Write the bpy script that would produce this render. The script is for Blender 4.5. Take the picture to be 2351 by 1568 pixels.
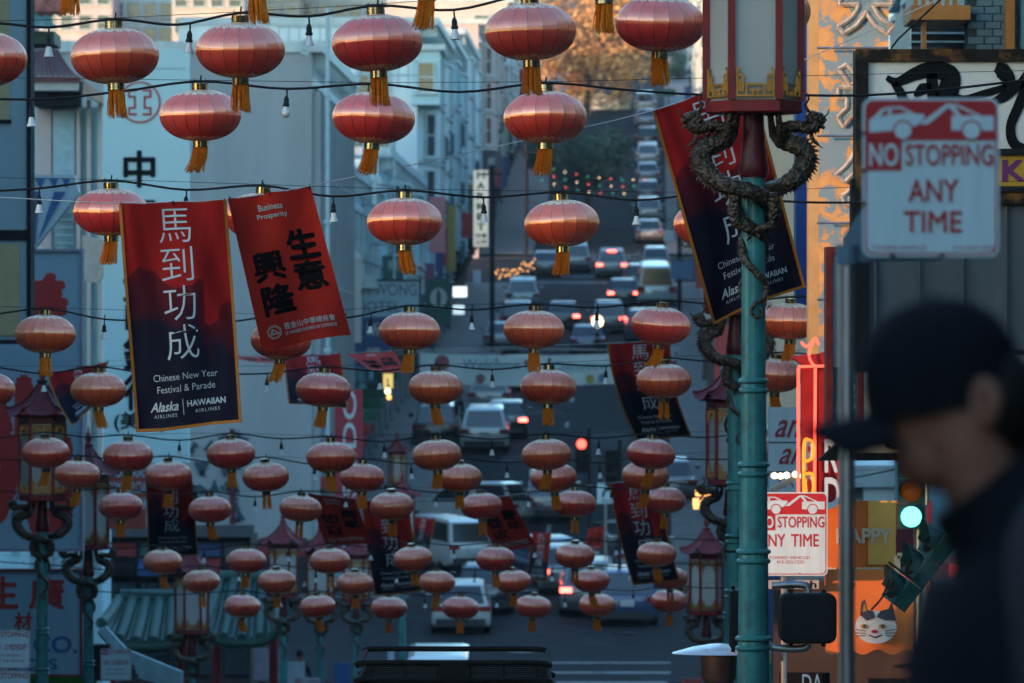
import bpy, bmesh, math, random
from mathutils import Vector, Matrix, noise

for _o in list(bpy.data.objects):
    bpy.data.objects.remove(_o)
SC = bpy.context.scene
COL = SC.collection
R = math.radians
random.seed(7)

# ---------------------------------------------------------------- camera, sky, sun, exposure
CAMZ = 1.65
_c = bpy.data.cameras.new('camera')
_c.lens = 200; _c.sensor_width = 36; _c.sensor_fit = 'HORIZONTAL'
_c.shift_y = 0.0493
_c.clip_start = 0.5; _c.clip_end = 6000
_c.dof.use_dof = True; _c.dof.focus_distance = 42.0; _c.dof.aperture_fstop = 5.8
_c.dof.aperture_blades = 9
CAM = bpy.data.objects.new('camera', _c); COL.objects.link(CAM)
CAM.location = (0, 0, CAMZ); CAM.rotation_euler = (R(90), 0, 0)
SC.camera = CAM

HAZE = 0.00012
SUN_TH = 42.0      # degrees left of straight behind the camera
SUN_EL = 4.5
w_ = bpy.data.worlds.new('World'); SC.world = w_; w_.use_nodes = True
_nt = w_.node_tree
_bg = _nt.nodes['Background']
_sky = _nt.nodes.new('ShaderNodeTexSky'); _sky.sky_type = 'NISHITA'; _sky.sun_disc = False
_sky.sun_elevation = R(SUN_EL); _sky.sun_rotation = R(180 + SUN_TH)
_sky.altitude = 60; _sky.air_density = 1.0; _sky.dust_density = 1.0; _sky.ozone_density = 2.0
_tint = _nt.nodes.new('ShaderNodeMixRGB'); _tint.blend_type = 'MULTIPLY'; _tint.inputs[0].default_value = 1.0; _tint.inputs[2].default_value = (.84, 1.06, 1.17, 1)
_nt.links.new(_sky.outputs[0], _tint.inputs[1]); _nt.links.new(_tint.outputs[0], _bg.inputs[0])
_bg.inputs[1].default_value = 0.15
_sl = bpy.data.lights.new('sun', 'SUN'); _sl.energy = 0.9; _sl.angle = R(0.5); _sl.color = (1.0, 0.54, 0.36)
SUN = bpy.data.objects.new('sun', _sl); COL.objects.link(SUN)
_ts = Vector((-math.sin(R(SUN_TH)) * math.cos(R(SUN_EL)), -math.cos(R(SUN_TH)) * math.cos(R(SUN_EL)), math.sin(R(SUN_EL))))
SUN.rotation_euler = (-_ts).to_track_quat('-Z', 'Y').to_euler(); SUN.location = _ts * 80
SC.view_settings.view_transform = 'Standard'; SC.view_settings.look = 'None'
SC.view_settings.gamma = 1.0; SC.view_settings.exposure = 2.8
SC.cycles.use_denoising = True
SC.cycles.max_bounces = 6; SC.cycles.diffuse_bounces = 4; SC.cycles.glossy_bounces = 3
SC.cycles.transmission_bounces = 4; SC.cycles.transparent_max_bounces = 6
SC.cycles.sample_clamp_indirect = 4.0
SC.cycles.caustics_reflective = False; SC.cycles.caustics_refractive = False

# ---------------------------------------------------------------- geometry helpers
SX = 13061.0; CX = 1175.5; HY = 900.0
def P(x, y, D):
    """the point of the place seen at photograph position x, y, D metres away"""
    return Vector(((x - CX) / SX * D, D, CAMZ + (HY - y) / SX * D))
def W(px, D): return px / SX * D
PROF = [(-220, 0), (0, 0), (12, -.15), (22, -.5), (36, -1.55), (50, -2.6), (75, -4.75), (100, -7.0), (115, -7.75), (128, -7.6), (142, -6.95),
        (153, -6.3), (177, -5.0), (200, -3.0), (220, -1.1), (260, 1.9), (300, 4.9), (335, 8.35), (400, 15), (466, 24), (560, 38),
        (700, 58), (850, 68), (1000, 74)]
def G(D):
    """height of the street at distance D (smooth through the survey points)"""
    n = len(PROF)
    for i in range(n - 1):
        if D <= PROF[i + 1][0]:
            x0, y0 = PROF[i]; x1, y1 = PROF[i + 1]
            h = x1 - x0
            def sl(j):
                if j <= 0 or j >= n - 1: return 0
                a = (PROF[j][1] - PROF[j - 1][1]) / (PROF[j][0] - PROF[j - 1][0])
                b = (PROF[j + 1][1] - PROF[j][1]) / (PROF[j + 1][0] - PROF[j][0])
                return 0 if a * b <= 0 else 2 * a * b / (a + b)
            m0, m1 = sl(i), sl(i + 1)
            t = max(0, (D - x0) / h)
            return ((2*t**3 - 3*t*t + 1) * y0 + (t**3 - 2*t*t + t) * h * m0 + (-2*t**3 + 3*t*t) * y1 + (t**3 - t*t) * h * m1)
    return PROF[-1][1]
def C0(D): return -3.2 + 0.026 * D          # the street's centre line
def ST(rel, D, z): return Vector((C0(D) + rel, D, z))
def groundD(y, lo=150.0, hi=560.0):
    """distance at which the street shows at photograph row y"""
    f = lambda D: G(D) - CAMZ - (HY - y) / SX * D
    D = lo
    while D < hi:
        if f(D) >= 0: return D
        D += 0.5
    return hi

ORG = {}
def org(o):
    return ORG.get(o.name, Vector((0, 0, 0))) if o else Vector((0, 0, 0))
def tag(o, label, cat, group=None):
    o['label'] = label; o['category'] = cat
    if group: o['group'] = group
    return o
def thing(name, label, cat, loc=(0, 0, 0), group=None):
    o = bpy.data.objects.new(name, None); COL.objects.link(o)
    o.empty_display_size = .1
    o.location = loc; ORG[o.name] = Vector(loc)
    return tag(o, label, cat, group)
def copy_tree(o, parent=None):
    c = o.copy(); COL.objects.link(c); c.parent = parent
    for ch in list(o.children): copy_tree(ch, c)
    return c

class MB:
    """collects shapes in place coordinates and links them as one mesh object"""
    def __init__(s): s.v = []; s.f = []; s.mi = []; s.uv = {}
    def add(s, vs, fs, m=0):
        b = len(s.v); s.v += [Vector(v) for v in vs]
        for f in fs: s.f.append(tuple(i + b for i in f)); s.mi.append(m)
        return s
    def box(s, c, d, rz=0, m=0, rx=0, ry=0):
        c = Vector(c); hx, hy, hz = d[0] / 2, d[1] / 2, d[2] / 2
        M = Matrix.Rotation(rz, 3, 'Z') @ Matrix.Rotation(ry, 3, 'Y') @ Matrix.Rotation(rx, 3, 'X') if (rz or rx or ry) else None
        vs = []
        for x in (-hx, hx):
            for y in (-hy, hy):
                for z in (-hz, hz):
                    p = Vector((x, y, z)); vs.append(c + (M @ p if M else p))
        return s.add(vs, [(0, 1, 3, 2), (4, 6, 7, 5), (0, 4, 5, 1), (2, 3, 7, 6), (0, 2, 6, 4), (1, 5, 7, 3)], m)
    def span(s, x0, x1, y0, y1, z0, z1, m=0):
        return s.box(((x0 + x1) / 2, (y0 + y1) / 2, (z0 + z1) / 2), (abs(x1 - x0), abs(y1 - y0), abs(z1 - z0)), m=m)
    def bar(s, a, b, w, h=None, m=0):
        """square bar from a to b"""
        return s.tube([a, b], [w * .7071] * 2, 4, m=m, tw=math.pi / 4)
    def tube(s, pts, rad, n=6, cap=True, m=0, tw=0, flat=1.0):
        pts = [Vector(p) for p in pts]
        if not isinstance(rad, (list, tuple)): rad = [rad] * len(pts)
        b = len(s.v); up = None
        for i, p in enumerate(pts):
            d = (pts[min(i + 1, len(pts) - 1)] - pts[max(i - 1, 0)])
            d = d.normalized() if d.length > 1e-9 else Vector((0, 0, 1))
            if up is None:
                up = Vector((0, 0, 1)) if abs(d.z) < .9 else Vector((0, 1, 0))
            u = d.cross(up)
            if u.length < 1e-6: u = d.orthogonal()
            u.normalize(); v = u.cross(d).normalized(); up = v
            for k in range(n):
                a = 2 * math.pi * k / n + tw
                s.v.append(p + u * (math.cos(a) * rad[i]) + v * (math.sin(a) * rad[i] * flat))
        for i in range(len(pts) - 1):
            for k in range(n):
                k2 = (k + 1) % n
                s.f.append((b + i * n + k, b + (i + 1) * n + k, b + (i + 1) * n + k2, b + i * n + k2)); s.mi.append(m)
        if cap:
            s.f.append(tuple(b + k for k in range(n))); s.mi.append(m)
            e = b + (len(pts) - 1) * n
            s.f.append(tuple(e + k for k in reversed(range(n)))); s.mi.append(m)
        return s
    def lathe(s, prof, c=(0, 0, 0), n=16, m=0, ph=0, cap=True, sc=(1, 1)):
        c = Vector(c); b = len(s.v)
        for r, z in prof:
            for k in range(n):
                a = 2 * math.pi * k / n + ph
                s.v.append(c + Vector((r * math.cos(a) * sc[0], r * math.sin(a) * sc[1], z)))
        for i in range(len(prof) - 1):
            for k in range(n):
                k2 = (k + 1) % n
                s.f.append((b + i * n + k, b + i * n + k2, b + (i + 1) * n + k2, b + (i + 1) * n + k)); s.mi.append(m)
        if cap:
            s.f.append(tuple(b + k for k in reversed(range(n)))); s.mi.append(m)
            e = b + (len(prof) - 1) * n
            s.f.append(tuple(e + k for k in range(n))); s.mi.append(m)
        return s
    def prism(s, poly, mp, t, m=0):
        """polygon (2D points) -> mp(u,v,depth) extruded by t"""
        n = len(poly)
        vs = [mp(u, v, 0) for u, v in poly] + [mp(u, v, t) for u, v in poly]
        fs = [tuple(reversed(range(n))), tuple(range(n, 2 * n))] + [(i, (i + 1) % n, n + (i + 1) % n, n + i) for i in range(n)]
        return s.add(vs, fs, m)
    def grid(s, fn, nu, nv, m=0, uv=True):
        b = len(s.v)
        for j in range(nv + 1):
            for i in range(nu + 1):
                s.v.append(Vector(fn(i / nu, j / nv)))
                if uv: s.uv[len(s.v) - 1] = (i / nu, j / nv)
        for j in range(nv):
            for i in range(nu):
                a = b + j * (nu + 1) + i
                s.f.append((a, a + 1, a + nu + 2, a + nu + 1)); s.mi.append(m)
        return s
    def mesh(s, name, mats, off=Vector((0, 0, 0)), smooth=None):
        me = bpy.data.meshes.new(name)
        me.from_pydata([tuple(v - off) for v in s.v], [], s.f)
        for mt in (mats if isinstance(mats, (list, tuple)) else [mats]): me.materials.append(mt)
        if any(s.mi): me.polygons.foreach_set('material_index', s.mi)
        if s.uv:
            l = me.uv_layers.new(name='UVMap')
            for lp in me.loops:
                l.data[lp.index].uv = s.uv.get(lp.vertex_index, (0, 0))
        if smooth is not None:
            me.polygons.foreach_set('use_smooth', [True] * len(me.polygons))
            me.set_sharp_from_angle(angle=R(smooth))
        me.update()
        return me
    def build(s, name, mats, parent=None, smooth=None, at=None, recalc=True):
        off = org(parent) if parent else (Vector(at) if at is not None else Vector((0, 0, 0)))
        me = s.mesh(name, mats, off, smooth)
        if recalc:
            bm = bmesh.new(); bm.from_mesh(me); bmesh.ops.recalc_face_normals(bm, faces=bm.faces); bm.to_mesh(me); bm.free()
            if smooth is not None: me.set_sharp_from_angle(angle=R(smooth))
        o = bpy.data.objects.new(name, me); COL.objects.link(o)
        if parent: o.parent = parent; ORG[o.name] = off
        elif at is not None: o.location = at; ORG[o.name] = off
        return o

def part(name, me, mats, parent, loc=(0, 0, 0), rot=None):
    o = bpy.data.objects.new(name, me); COL.objects.link(o); o.parent = parent; o.location = loc
    if rot: o.rotation_euler = rot
    return o

# ---------------------------------------------------------------- lettering
_GC = {}
def glyphs(text, bold=0.0, shear=0.0, res=3, space=1.0):
    key = (text, bold, shear, res, space)
    if key in _GC: return _GC[key]
    cu = bpy.data.curves.new('lettering', 'FONT')
    cu.body = text; cu.size = 1; cu.offset = bold; cu.shear = shear; cu.resolution_u = res; cu.space_character = space
    o = bpy.data.objects.new('lettering', cu); COL.objects.link(o)
    me = bpy.data.meshes.new_from_object(o.evaluated_get(bpy.context.evaluated_depsgraph_get()))
    vs = [(v.co.x, v.co.y) for v in me.vertices]; fs = [tuple(p.vertices) for p in me.polygons]
    bpy.data.objects.remove(o); bpy.data.curves.remove(cu); bpy.data.meshes.remove(me)
    xs = [a for a, b in vs] or [0]; ys = [b for a, b in vs] or [0]
    x0, x1, y0, y1 = min(xs), max(xs), min(ys), max(ys)
    _GC[key] = (vs, fs, (x0, x1, y0, y1))
    return _GC[key]
def letter(mb, text, mp, box, bold=0.0, shear=0.0, fit='both', res=3, depth=0.0, m=0, rot=0, space=1.0):
    """fit a line of text into box (u0,v0,u1,v1) of the surface mp(u,v,d)"""
    strikes = [(0, 0)]
    if bold > 0:                      # heavy type: the light outline struck several times
        strikes = [(0, 0)] + [(bold * math.cos(k * math.pi / 4), bold * math.sin(k * math.pi / 4)) for k in range(8)]
    vs, fs, (x0, x1, y0, y1) = glyphs(text, min(bold, 0), shear, res, space)
    x0 -= max(bold, 0); x1 += max(bold, 0); y0 -= max(bold, 0); y1 += max(bold, 0)
    u0, v0, u1, v1 = box
    gw, gh = max(x1 - x0, 1e-6), max(y1 - y0, 1e-6)
    for k, (sx, sy) in enumerate(strikes):
        out = []
        for x, y in vs:
            a, b = (x + sx - x0) / gw, (y + sy - y0) / gh
            if rot == 90: a, b = 1 - b, a
            elif rot == -90: a, b = b, 1 - a
            out.append(mp(u0 + (u1 - u0) * a, v0 + (v1 - v0) * b, depth + k * .0003))
        mb.add(out, fs, m)

# draw every line of lettering once while the scene is still small
for _k, _ts in {(0, 0.0, 3, 1.0): ['(美國)', '1AM - 12 MIDNIGHT', '1ST FRIDAY', '415-553-1235', '7', 'A', 'ANY', 'All Wishes', 'BANK', 'Business', 'CHINA', 'COMMERCIAL', 'Chinatown', 'Come True', 'D', 'DA', 'E', 'FOOD CO.', 'Fortune', 'Fruitful Year', 'Good', 'HAPPY', 'HAWAIIAN', 'HOTEL', 'Health', 'INDUSTRIAL', 'K', 'KEE', 'Luck', 'M', 'NO', 'O', 'OF THE MONTH', 'ONLY', 'P', 'PRODUCTS', 'Peaceful and', 'Prosperity', 'R', 'S', 'SAM WONG', 'SF CHINESE CHAMBER OF COMMERCE', 'SHISEIDO', 'STOPPING', 'SWEET', 'South', 'T', 'TA', 'TIME', 'TOWED VEHICLE?', 'Welcome to', '中', '事', '健', '光', '公', '公司', '利', '司', '吉', '商', '國', '壽', '大', '如', '工', '市場', '年', '康', '廣', '意', '慶', '收', '新', '材', '東', '生', '祥', '福', '美', '興', '舊金山中華總商會', '華', '萬', '行', '豐', '身', '運', '金', '銀', '隆', '體', '龍'], (0.0, 0.0, 3, 1.3): ['AIRLINES'], (0, 0.35, 3, 1.0): ['Alaska'], (-0.006, 0.0, 3, 1.0): ['Chinese New Year', 'Festival & Parade'], (0, 0.5, 3, 1.0): ['al', 'an'], (0.045, 0.0, 3, 1.0): ['公', '司', '大', '運'], (-0.008, 0.0, 3, 1.0): ['到', '功', '成', '馬']}.items():
    for _t in _ts: glyphs(_t, *_k)

# ---------------------------------------------------------------- materials
_MT = {}
TONE = .70
def mat(name, col, rough=.6, metal=0, spec=.18, emit=None, es=0, var=.12, scale=6, bump=0, dirt=None, dirt_amt=.45, coat=0, streak=False, trans=0):
    if name in _MT: return _MT[name]
    col = tuple(c * TONE for c in col); dirt = tuple(c * TONE for c in dirt) if dirt else None
    m = bpy.data.materials.new(name); m.use_nodes = True
    nt = m.node_tree; b = nt.nodes['Principled BSDF']
    b.inputs['Base Color'].default_value = (*col, 1)
    b.inputs['Roughness'].default_value = rough; b.inputs['Metallic'].default_value = metal
    b.inputs['Specular IOR Level'].default_value = spec
    if coat: b.inputs['Coat Weight'].default_value = coat; b.inputs['Coat Roughness'].default_value = .12
    if trans: b.inputs['Transmission Weight'].default_value = trans
    if emit: b.inputs['Emission Color'].default_value = (*emit, 1); b.inputs['Emission Strength'].default_value = es
    if var > 0:
        tc = nt.nodes.new('ShaderNodeTexCoord')
        src = tc.outputs['Object']
        if streak:
            mpn = nt.nodes.new('ShaderNodeMapping'); mpn.inputs['Scale'].default_value = (1, 1, .12)
            nt.links.new(src, mpn.inputs[0]); src = mpn.outputs[0]
        n1 = nt.nodes.new('ShaderNodeTexNoise'); n1.inputs['Scale'].default_value = scale; n1.inputs['Detail'].default_value = 6; n1.inputs['Roughness'].default_value = .65
        nt.links.new(src, n1.inputs['Vector'])
        rp = nt.nodes.new('ShaderNodeValToRGB')
        rp.color_ramp.elements[0].position = .3; rp.color_ramp.elements[1].position = .72
        lo = [max(0, c * (1 - var * 1.6)) for c in col]; hi = [min(1, c * (1 + var)) for c in col]
        rp.color_ramp.elements[0].color = (*lo, 1); rp.color_ramp.elements[1].color = (*hi, 1)
        nt.links.new(n1.outputs[0], rp.inputs[0])
        out = rp.outputs[0]
        if dirt:
            n2 = nt.nodes.new('ShaderNodeTexNoise'); n2.inputs['Scale'].default_value = scale * .37; n2.inputs['Detail'].default_value = 9; n2.inputs['Roughness'].default_value = .7
            nt.links.new(src, n2.inputs['Vector'])
            r2 = nt.nodes.new('ShaderNodeValToRGB'); r2.color_ramp.elements[0].position = .52; r2.color_ramp.elements[1].position = .66
            nt.links.new(n2.outputs[0], r2.inputs[0])
            mu = nt.nodes.new('ShaderNodeMath'); mu.operation = 'MULTIPLY'; mu.inputs[1].default_value = dirt_amt
            nt.links.new(r2.outputs[0], mu.inputs[0])
            mx = nt.nodes.new('ShaderNodeMixRGB'); mx.inputs[2].default_value = (*dirt, 1)
            nt.links.new(mu.outputs[0], mx.inputs[0]); nt.links.new(out, mx.inputs[1]); out = mx.outputs[0]
        nt.links.new(out, b.inputs['Base Color'])
        mr = nt.nodes.new('ShaderNodeMapRange'); mr.inputs['To Min'].default_value = max(.03, rough - .12); mr.inputs['To Max'].default_value = min(1, rough + .14)
        nt.links.new(n1.outputs[0], mr.inputs['Value']); nt.links.new(mr.outputs[0], b.inputs['Roughness'])
        if bump:
            bp = nt.nodes.new('ShaderNodeBump'); bp.inputs['Strength'].default_value = bump; bp.inputs['Distance'].default_value = .02
            nt.links.new(n1.outputs[0], bp.inputs['Height']); nt.links.new(bp.outputs[0], b.inputs['Normal'])
    _MT[name] = m
    return m
def emis(name, col, es):
    return mat(name, tuple(c * .5 for c in col), .4, emit=col, es=es, var=0)
ORD = ['first', 'second', 'third', 'fourth', 'fifth', 'sixth', 'seventh', 'eighth', 'ninth', 'tenth', 'eleventh', 'twelfth']

# ================================================================ THE SETTING
def struct(o): o['kind'] = 'structure'; return o
M_GROUND = mat('earth and paving', (.13, .12, .10), .9, var=.25, scale=.4, dirt=(.06, .08, .04), dirt_amt=.6)
def asphalt():
    m = mat('worn asphalt', (.028, .030, .034), .95, spec=.10, var=.3, scale=.9, dirt=(.05, .051, .055), dirt_amt=.5, bump=.15)
    return m
M_ASPH = asphalt()
M_PAVE = mat('pavement concrete', (.24, .235, .225), .8, var=.15, scale=1.4, dirt=(.12, .115, .11), dirt_amt=.6)
M_PAINT = mat('worn road paint', (.26, .27, .27), .6, var=.25, scale=5, dirt=(.08, .08, .085), dirt_amt=.9)

Ds = [-220, -120, -60, -30, -15] + [i * 3 for i in range(-3, 60)] + [180 + i * 5 for i in range(0, 78)] + [580, 620, 680, 760, 880, 1000]
def strip(name, xa, xb, dz, m, d0=-220, d1=1000, skirt=0, fx=None):
    mb = MB(); ds = [d for d in Ds if d0 <= d <= d1]
    if ds[0] > d0: ds.insert(0, d0)
    if ds[-1] < d1: ds.append(d1)
    b = []
    for d in ds:
        g = G(d) + dz; c = C0(d) if fx is None else 0
        row = [Vector((c + xa, d, g)), Vector((c + xb, d, g))]
        if skirt: row = [Vector((c + xa, d, g - skirt))] + row + [Vector((c + xb, d, g - skirt))]
        b.append(row)
    n = len(b[0])
    vs = [p for r_ in b for p in r_]
    fs = [(i * n + k, i * n + k + 1, (i + 1) * n + k + 1, (i + 1) * n + k) for i in range(len(b) - 1) for k in range(n - 1)]
    mb.add(vs, fs)
    return struct(mb.build(name, m, recalc=False))
strip('ground', -460, 460, -.02, M_GROUND, fx=0)
strip('road', -4.7, 3.6, .03, M_ASPH, -200, 640)
for nm, a, b_, d0, d1 in (('pavement_left', -8.2, -4.7, -200, 150), ('pavement_left', -8.2, -4.7, 181, 330), ('pavement_left', -8.2, -4.7, 352, 560),
                          ('pavement_right', 3.6, 6.7, -200, 152), ('pavement_right', 3.6, 6.7, 181, 330), ('pavement_right', 3.6, 6.7, 352, 560)):
    strip(nm, a, b_, .16, M_PAVE, d0, d1, skirt=.2)
# the cross streets
for d0, d1 in ((154, 179), (332, 350)):
    mb = MB()
    for s in (-1, 1):
        xs = [-4.7, -60] if s < 0 else [3.6, 60]
        ds = [d0 + (d1 - d0) * i / 5 for i in range(6)]
        vs = [Vector((C0(d) + x, d, G(d) + .034)) for d in ds for x in xs]
        mb.add(vs, [(i * 2, i * 2 + 1, i * 2 + 3, i * 2 + 2) for i in range(5)])
    struct(mb.build('road_crossing', M_ASPH))
# painted markings
def paint(name, r0, r1, d0, d1, wob=0):
    mb = MB(); n = 8
    for i in range(n):
        a, b_ = d0 + (d1 - d0) * i / n, d0 + (d1 - d0) * (i + 1) / n
        q = [(r0, a), (r1, a), (r1, b_), (r0, b_)]
        mb.add([ST(r_, d, G(d) + .045) for r_, d in q], [(0, 1, 2, 3)])
    return struct(mb.build(name, M_PAINT))
paint('crosswalk_line', -4.5, 3.5, 156.2, 156.7); paint('crosswalk_line', -1.5, 3.5, 159.0, 159.4)
paint('crosswalk_line', -4.4, 3.4, 180.5, 181.2); paint('crosswalk_line', -4.4, 3.4, 183.5, 184.2)
paint('stop_line', .4, 3.4, 153.6, 154.1)
for d in (190, 197, 204, 214, 224, 236, 250, 264, 280):
    paint('lane_dash', -.75, -.6, d, d + 2.6)
for d in (331.0, 335.5, 349, 352.5):
    paint('crosswalk_line', -4.4, 3.4, d, d + .7)
for r0, r1, d in ((.9, 2.6, 196), (1.2, 2.9, 200), (.6, 2.2, 206), (1.4, 3.0, 211)):
    mb = MB(); n = 14
    for i in range(n):
        t0, t1 = i / n, (i + 1) / n
        f = lambda t: d + 1.1 * math.sin(t * 5 + d) + .5 * math.sin(t * 13)
        vs = [ST(r0 + (r1 - r0) * t0, f(t0), 0), ST(r0 + (r1 - r0) * t1, f(t1), 0), ST(r0 + (r1 - r0) * t1, f(t1) + .9, 0), ST(r0 + (r1 - r0) * t0, f(t0) + .9, 0)]
        for v in vs: v.z = G(v.y) + .045
        mb.add(vs, [(0, 1, 2, 3)])
    struct(mb.build('road_paint', M_PAINT))

# ---------------------------------------------------------------- buildings
M_GLASS = mat('window glass', (.02, .03, .035), .12, spec=.8, var=.3, scale=.8)
M_TRIM = mat('pale trim paint', (.55, .66, .67), .6, var=.12, scale=3, dirt=(.25, .24, .22))
M_DARK = mat('dark steel paint', (.018, .020, .023), .8, spec=.08, var=.2, scale=8)
WALLS = {}
def wallm(key, col, **k):
    k.setdefault('var', .10); k.setdefault('scale', .55); k.setdefault('dirt', tuple(c * .55 for c in col)); k.setdefault('dirt_amt', .38)
    k.setdefault('streak', True)
    return mat('wall ' + key, col, .85, **k)
_WM = {}
def window_mesh(w, h, mull=1, frame=M_TRIM):
    key = (round(w, 2), round(h, 2), mull, frame.name)
    if key in _WM: return _WM[key]
    mb = MB(); f = .09
    for x in (-w / 2, w / 2): mb.box((x, -.05, 0), (f, .12, h + f))
    for z in (-h / 2, h / 2): mb.box((0, -.055, z), (w - f, .11, f))
    if mull: mb.box((0, -.04, 0), (w - f, .07, .06))
    mb.box((0, -.09, -h / 2 - .08), (w + .3, .2, .07))
    mb.box((0, .0, 0), (w - f, .03, h - f), m=1)
    _WM[key] = mb.mesh('window', [frame, M_GLASS]); return _WM[key]
def put_window(b, p, w, h, face='cam', mull=1, frame=M_TRIM):
    o = part('window', window_mesh(w, h, mull, frame), None, b, Vector(p) - org(b))
    o.rotation_euler = (0, 0, {'cam': 0, 'east': math.pi / 2, 'west': -math.pi / 2}[face])
    return o
def wallbox(b, rel0, rel1, d0, d1, z0, z1, m, name='wall'):
    mb = MB()
    vs = [ST(rel0, d0, z0), ST(rel1, d0, z0), ST(rel1, d1, z0), ST(rel0, d1, z0), ST(rel0, d0, z1), ST(rel1, d0, z1), ST(rel1, d1, z1), ST(rel0, d1, z1)]
    mb.add(vs, [(0, 3, 2, 1), (4, 5, 6, 7), (0, 1, 5, 4), (1, 2, 6, 5), (2, 3, 7, 6), (3, 0, 4, 7)])
    return mb.build(name, m, b)
def street_building(label, side, d0, d1, h, m, nfl=3, nw=4, ww=1.1, wh=1.7, depth=14, cornice=.5, bays=0, end_windows=0, z1=None, line=None, shop=None, frame=M_TRIM, name='street_building'):
    rel = line if line is not None else (-8.0 if side < 0 else 6.5)
    g = min(G(d0), G(d1)); top = z1 if z1 is not None else max(G(d0), G(d1)) + h
    b = thing(name, label, 'building', ST(rel, d0, g))
    far = rel + side * depth
    wallbox(b, min(rel, far), max(rel, far), d0, d1, g - 2, top, m)
    face = 'east' if side < 0 else 'west'
    if cornice:
        wallbox(b, min(rel - side * cornice, far), max(rel - side * cornice, far), d0 - .1, d1 - .05, top - .002 + .002, top + .35, M_TRIM, 'cornice')
        n = max(3, int((d1 - d0) / 1.6))
        for i in range(n):
            dd = d0 + (d1 - d0) * (i + .5) / n
            mb = MB(); mb.box(ST(rel - side * cornice * .45, dd, top - .25), (cornice * .9, .22, .5)); mb.build('bracket', M_TRIM, b)
        wallbox(b, min(rel - side * .12, rel), max(rel - side * .12, rel), d0 + .05, d1 - .1, top - 1.1, top - .85, M_TRIM, 'moulding')
    gf = max(G(d0), G(d1)) + 3.6
    fh = (top - .9 - gf) / nfl
    if bays:
        for k in range(bays):
            dc = d0 + (d1 - d0) * (k + .5) / bays; bw = (d1 - d0) / bays * .3
            mb = MB(); x0, x1 = rel, rel - side * .95
            pl = [(x0, dc - bw), (x1, dc - bw * .6), (x1, dc + bw * .6), (x0, dc + bw)]
            vs = [ST(r_, d, gf - .2) for r_, d in pl] + [ST(r_, d, top - 1.0) for r_, d in pl]
            mb.add(vs, [(0, 1, 5, 4), (1, 2, 6, 5), (2, 3, 7, 6), (0, 3, 2, 1), (4, 5, 6, 7)])
            mb.build('bay', m, b)
            for f in range(nfl):
                zc = gf + fh * (f + .45)
                put_window(b, ST(x1 - side * .02, dc, zc), min(1.1, bw), wh, face, frame=frame)
                # the bay's cheek towards the camera
                a = ST((x0 + x1) / 2, dc - bw * .8, zc); o = put_window(b, a + Vector((0, -.03, 0)), .7, wh, 'cam', frame=frame)
                o.rotation_euler.z = math.atan2(bw * .4, .95) * (-1 if side > 0 else 1)
                for zz, t in ((zc + fh * .5 - .1, .16), (zc - wh * .5 - .35, .1)):
                    mb = MB(); off = .12
                    pl2 = [(x0, dc - bw - off), (x1 - side * off, dc - bw * .6 - off * .5), (x1 - side * off, dc + bw * .6 + off), (x0, dc + bw + off)]
                    vs = [ST(r_, d, zz) for r_, d in pl2] + [ST(r_, d, zz + t) for r_, d in pl2]
                    mb.add(vs, [(0, 1, 5, 4), (1, 2, 6, 5), (2, 3, 7, 6), (0, 3, 2, 1), (4, 5, 6, 7)]); mb.build('moulding', M_TRIM, b)
    else:
        for f in range(nfl):
            for k in range(nw):
                dd = d0 + (d1 - d0) * (k + .5) / nw
                put_window(b, ST(rel - side * .01, dd, gf + fh * (f + .5)), ww, wh, face, frame=frame)
    for k in range(end_windows):
        for f in range(nfl):
            put_window(b, ST(rel + side * (2 + k * 3.2), d0 - .01, gf + fh * (f + .5)), ww, wh, 'cam', frame=frame)
    # shop front
    ms = shop or M_DARK
    for k in range(max(2, int((d1 - d0) / 4))):
        n = max(2, int((d1 - d0) / 4)); a = d0 + (d1 - d0) * (k + .08) / n; c = d0 + (d1 - d0) * (k + .92) / n
        g2 = (G(a) + G(c)) / 2
        wallbox(b, min(rel - side * .06, rel + side * .1), max(rel - side * .06, rel + side * .1), a, c, g2 + .3, g2 + 2.8, M_GLASS, 'shop_window')
        wallbox(b, min(rel - side * .9, rel), max(rel - side * .9, rel), a, c, g2 + 2.9, g2 + 3.25, ms, 'awning')
    return b

W_WHITE = wallm('white', (.72, .84, .85)); W_TEAL = wallm('pale teal', (.38, .62, .68)); W_BLUE = wallm('light blue', (.48, .72, .78))
W_GREY = wallm('grey render', (.35, .395, .42), scale=.8); W_CREAM = wallm('cream', (.64, .56, .50)); W_PINK = wallm('pale pink', (.62, .52, .50))
W_BRICK = wallm('brick red', (.30, .12, .09)); W_TAN = wallm('tan', (.45, .36, .27)); W_DKTEAL = wallm('deep teal', (.16, .30, .34))
A_RED = mat('red awning', (.35, .04, .04), .8); A_GREEN = mat('green awning', (.04, .16, .10), .8); A_BLUE = mat('blue awning', (.05, .11, .25), .8)

# left side, near: beside and behind the frame's left edge (the unseen ones are placed for shade, with a gap for sunlight)
street_building('unseen brick building left of the frame nearest the camera, placed for shade', -1, -70, 22.0, 7.5, W_BRICK, 2, 14, cornice=.4)
street_building('unseen tan building left of the frame past the gap kept for sunlight', -1, 41.0, 72, 14, W_TAN, 3, 7, cornice=.4)
street_building('white building carrying the big red lettered board', -1, 74, 101, 8.5, W_BLUE, 2, 7, cornice=.3, shop=A_GREEN)
street_building('unseen tan building added left of the frame to shade the first crossing', -1, 60, 181, 21.5, W_TAN, 4, 12, cornice=.4, line=-34)  # out of view, added to keep sun off the grey wall and bank sign
street_building('unseen white building added left of the frame to shade the Victorian end wall', -1, 186, 268, 21, W_WHITE, 5, 12, cornice=.4, line=-45)  # out of view, added to keep sun off the white end wall
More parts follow.
